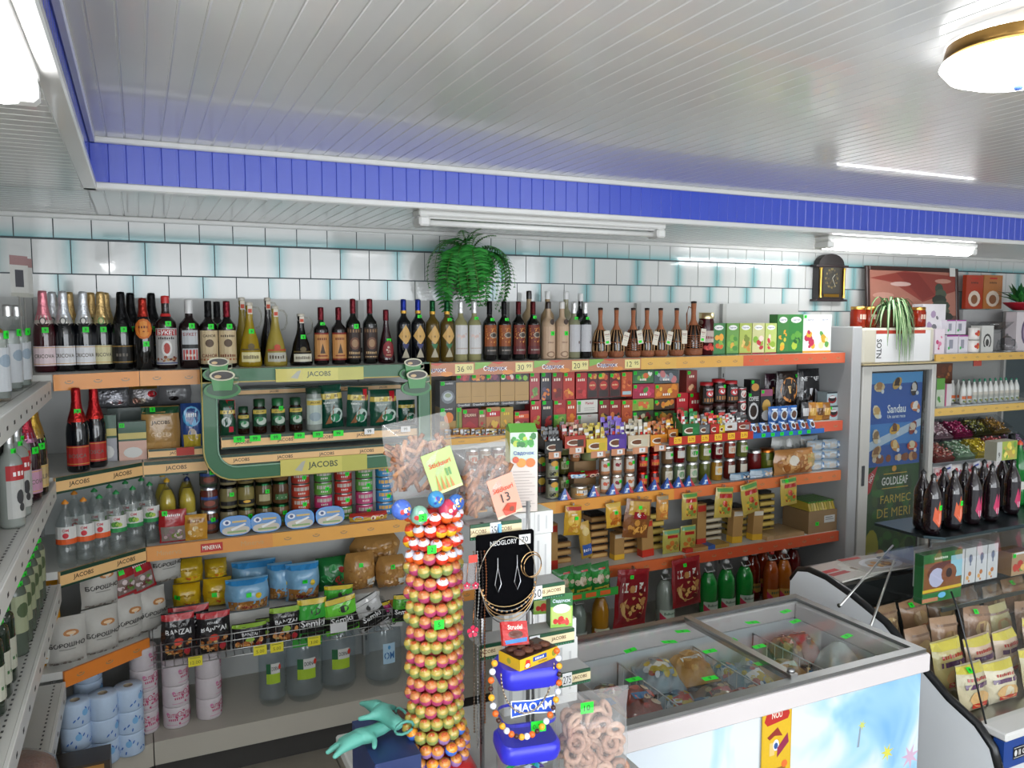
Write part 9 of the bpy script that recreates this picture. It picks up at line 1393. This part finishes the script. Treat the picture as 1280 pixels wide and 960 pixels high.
# things left of the tower
gx, gz = pY(470, 905, 1.5).x, pY(470, 915, 1.5).z
k = MB(); k.box(.378, .47, 1.42, 1.6, TZ, gz - .02, '1f2f5c', 'card'); A = Art(.09, gz - .02 - TZ, None); [A.rect(.008 + i * .035, .01, .022, .03, 'a8b0c0') for i in range(3)]; k2 = MB(); A.flat(k2, (.378, 1.4195, TZ)); solo('dark_blue_box', 'box', 'dark blue box with white squares under the turquoise gloves', [('carton', k), ('front_print', k2)])
def glove():
    sk = bpy.data.meshes.new('gs'); V = [(0, 0, 0, .03), (.03, .0, .004, .034), (.06, .004, .004, .03), (.085, .01, .0, .014), (.105, .014, -.006, .009), (.08, -.012, -.002, .012), (.1, -.02, -.012, .009), (.066, -.022, -.004, .011), (.082, -.036, -.018, .009), (.045, -.026, 0, .012), (.055, -.045, -.014, .009), (.02, .03, .006, .013), (.036, .05, 0, .009), (-.03, .0, .006, .03), (-.055, .004, .012, .027)]
    E = [(0, 1), (1, 2), (2, 3), (3, 4), (2, 5), (5, 6), (2, 7), (7, 8), (1, 9), (9, 10), (1, 11), (11, 12), (0, 13), (13, 14)]
    sk.from_pydata([v[:3] for v in V], E, []); o = bpy.data.objects.new('gs', sk); C.objects.link(o); md = o.modifiers.new('s', 'SKIN'); 
    for i, v in enumerate(V): sk.skin_vertices[0].data[i].radius = (v[3] * .5, v[3] * .5)
    sk.skin_vertices[0].data[0].use_root = True; sb_ = o.modifiers.new('d', 'SUBSURF'); sb_.levels = 1
    bpy.context.view_layer.update(); me = bpy.data.meshes.new_from_object(o.evaluated_get(bpy.context.evaluated_depsgraph_get())); bpy.data.objects.remove(o)
    me.name = 'glove_body'; me.materials.clear(); me.materials.append(MATS['paper']); ca = me.color_attributes.new('Col', 'FLOAT_COLOR', 'CORNER'); ca.data.foreach_set('color', list(hx('559c8e')) * len(me.loops)); 
    for p in me.polygons: p.use_smooth = True; p.material_index = 0
    return me
try: gm = glove()
except Exception as ex: print('glove', ex); gm = ring(.02, .012, 'tl').data('glove_body')
for i, (px, py, rz, nm) in enumerate(((468, 915, -160, 'lower turquoise rubber glove draped over the box'), (484, 902, 100, 'upper turquoise rubber glove heaped on the other'))):
    pp = pY(px, py, 1.5); p_ = Proto(); p_.parts.append(('glove_body', gm, None, [])); k = MB(); k.tube([(-.068, .02 * cos(a), .012 + .012 * sin(a)) for a in [2 * pi * j / 10 for j in range(10)]], .003, '4a8c80', 'paper', 5, True); p_.part('cuff', k)
    put(p_, 'rubber_glove', 'glove', nm, (pp.x, 1.5 - .01 * i, gz + .0 + .026 * i), R(rz), sc=1)
k = MB(); k.box(.4, .5, 1.18, 1.3, TZ, TZ + .012, '101010', 'plastic'); k2 = MB(); k2.box(.398, .502, 1.178, 1.186, TZ + .012, TZ + .014, 'c8b81c'); k2.box(.398, .406, 1.186, 1.302, TZ + .012, TZ + .014, 'c8b81c')
solo('black_pad', 'pad', 'black pad with a yellow border on the till table', [('pad', k), ('yellow_border', k2)], (-.03, .14, 0))
k = MB(); k.box(-.05, .05, -.03, .03, 0, .004, 'ccd4dc', 'paper'); solo('white_notepad', 'notepad', 'white notepad beside the foot of the lollipop tower', [('sheets', k), ('spine', MB().box(-.052, -.05, -.03, .03, 0, .005, '8a9aa8'))], (pY(515, 955, 1.36).x, 1.36, TZ + .001), R(20))
k = MB(); k.box(-.03, .03, -.03, .03, 0, .09, '4a2a24', 'card'); A = Art(.06, .09, '5a5a60', 'card'); A.blobs(0, 0, .06, .09, ['3a7ab0', '8a6a5a', '6a4a8a', 'a89a90'], 12, .012); k2 = MB(); A.flat(k2, (-.03, -.0305, 0)); solo('magazine_box', 'box', 'small printed box tucked behind the lollipop tower foot', [('carton', k), ('front_print', k2)], (pY(505, 920, 1.6).x, 1.6, TZ + .001), R(-30))
bpy.data.objects.remove(_fo)
for k, v in LAB.items():
    if len(v) > 1 and len({g for _, g in v}) > 1 or (len(v) > 1 and v[0][1] is None): print('DUP LABEL', k, v[:3])
    if not 4 <= len(k.split()) <= 16: print('LABEL LEN', len(k.split()), k)
print('things', sum(len(v) for v in LAB.values()), 'objects', len(bpy.data.objects), 'tris', sum(len(o.data.polygons) for o in bpy.data.objects if o.type == 'MESH'))
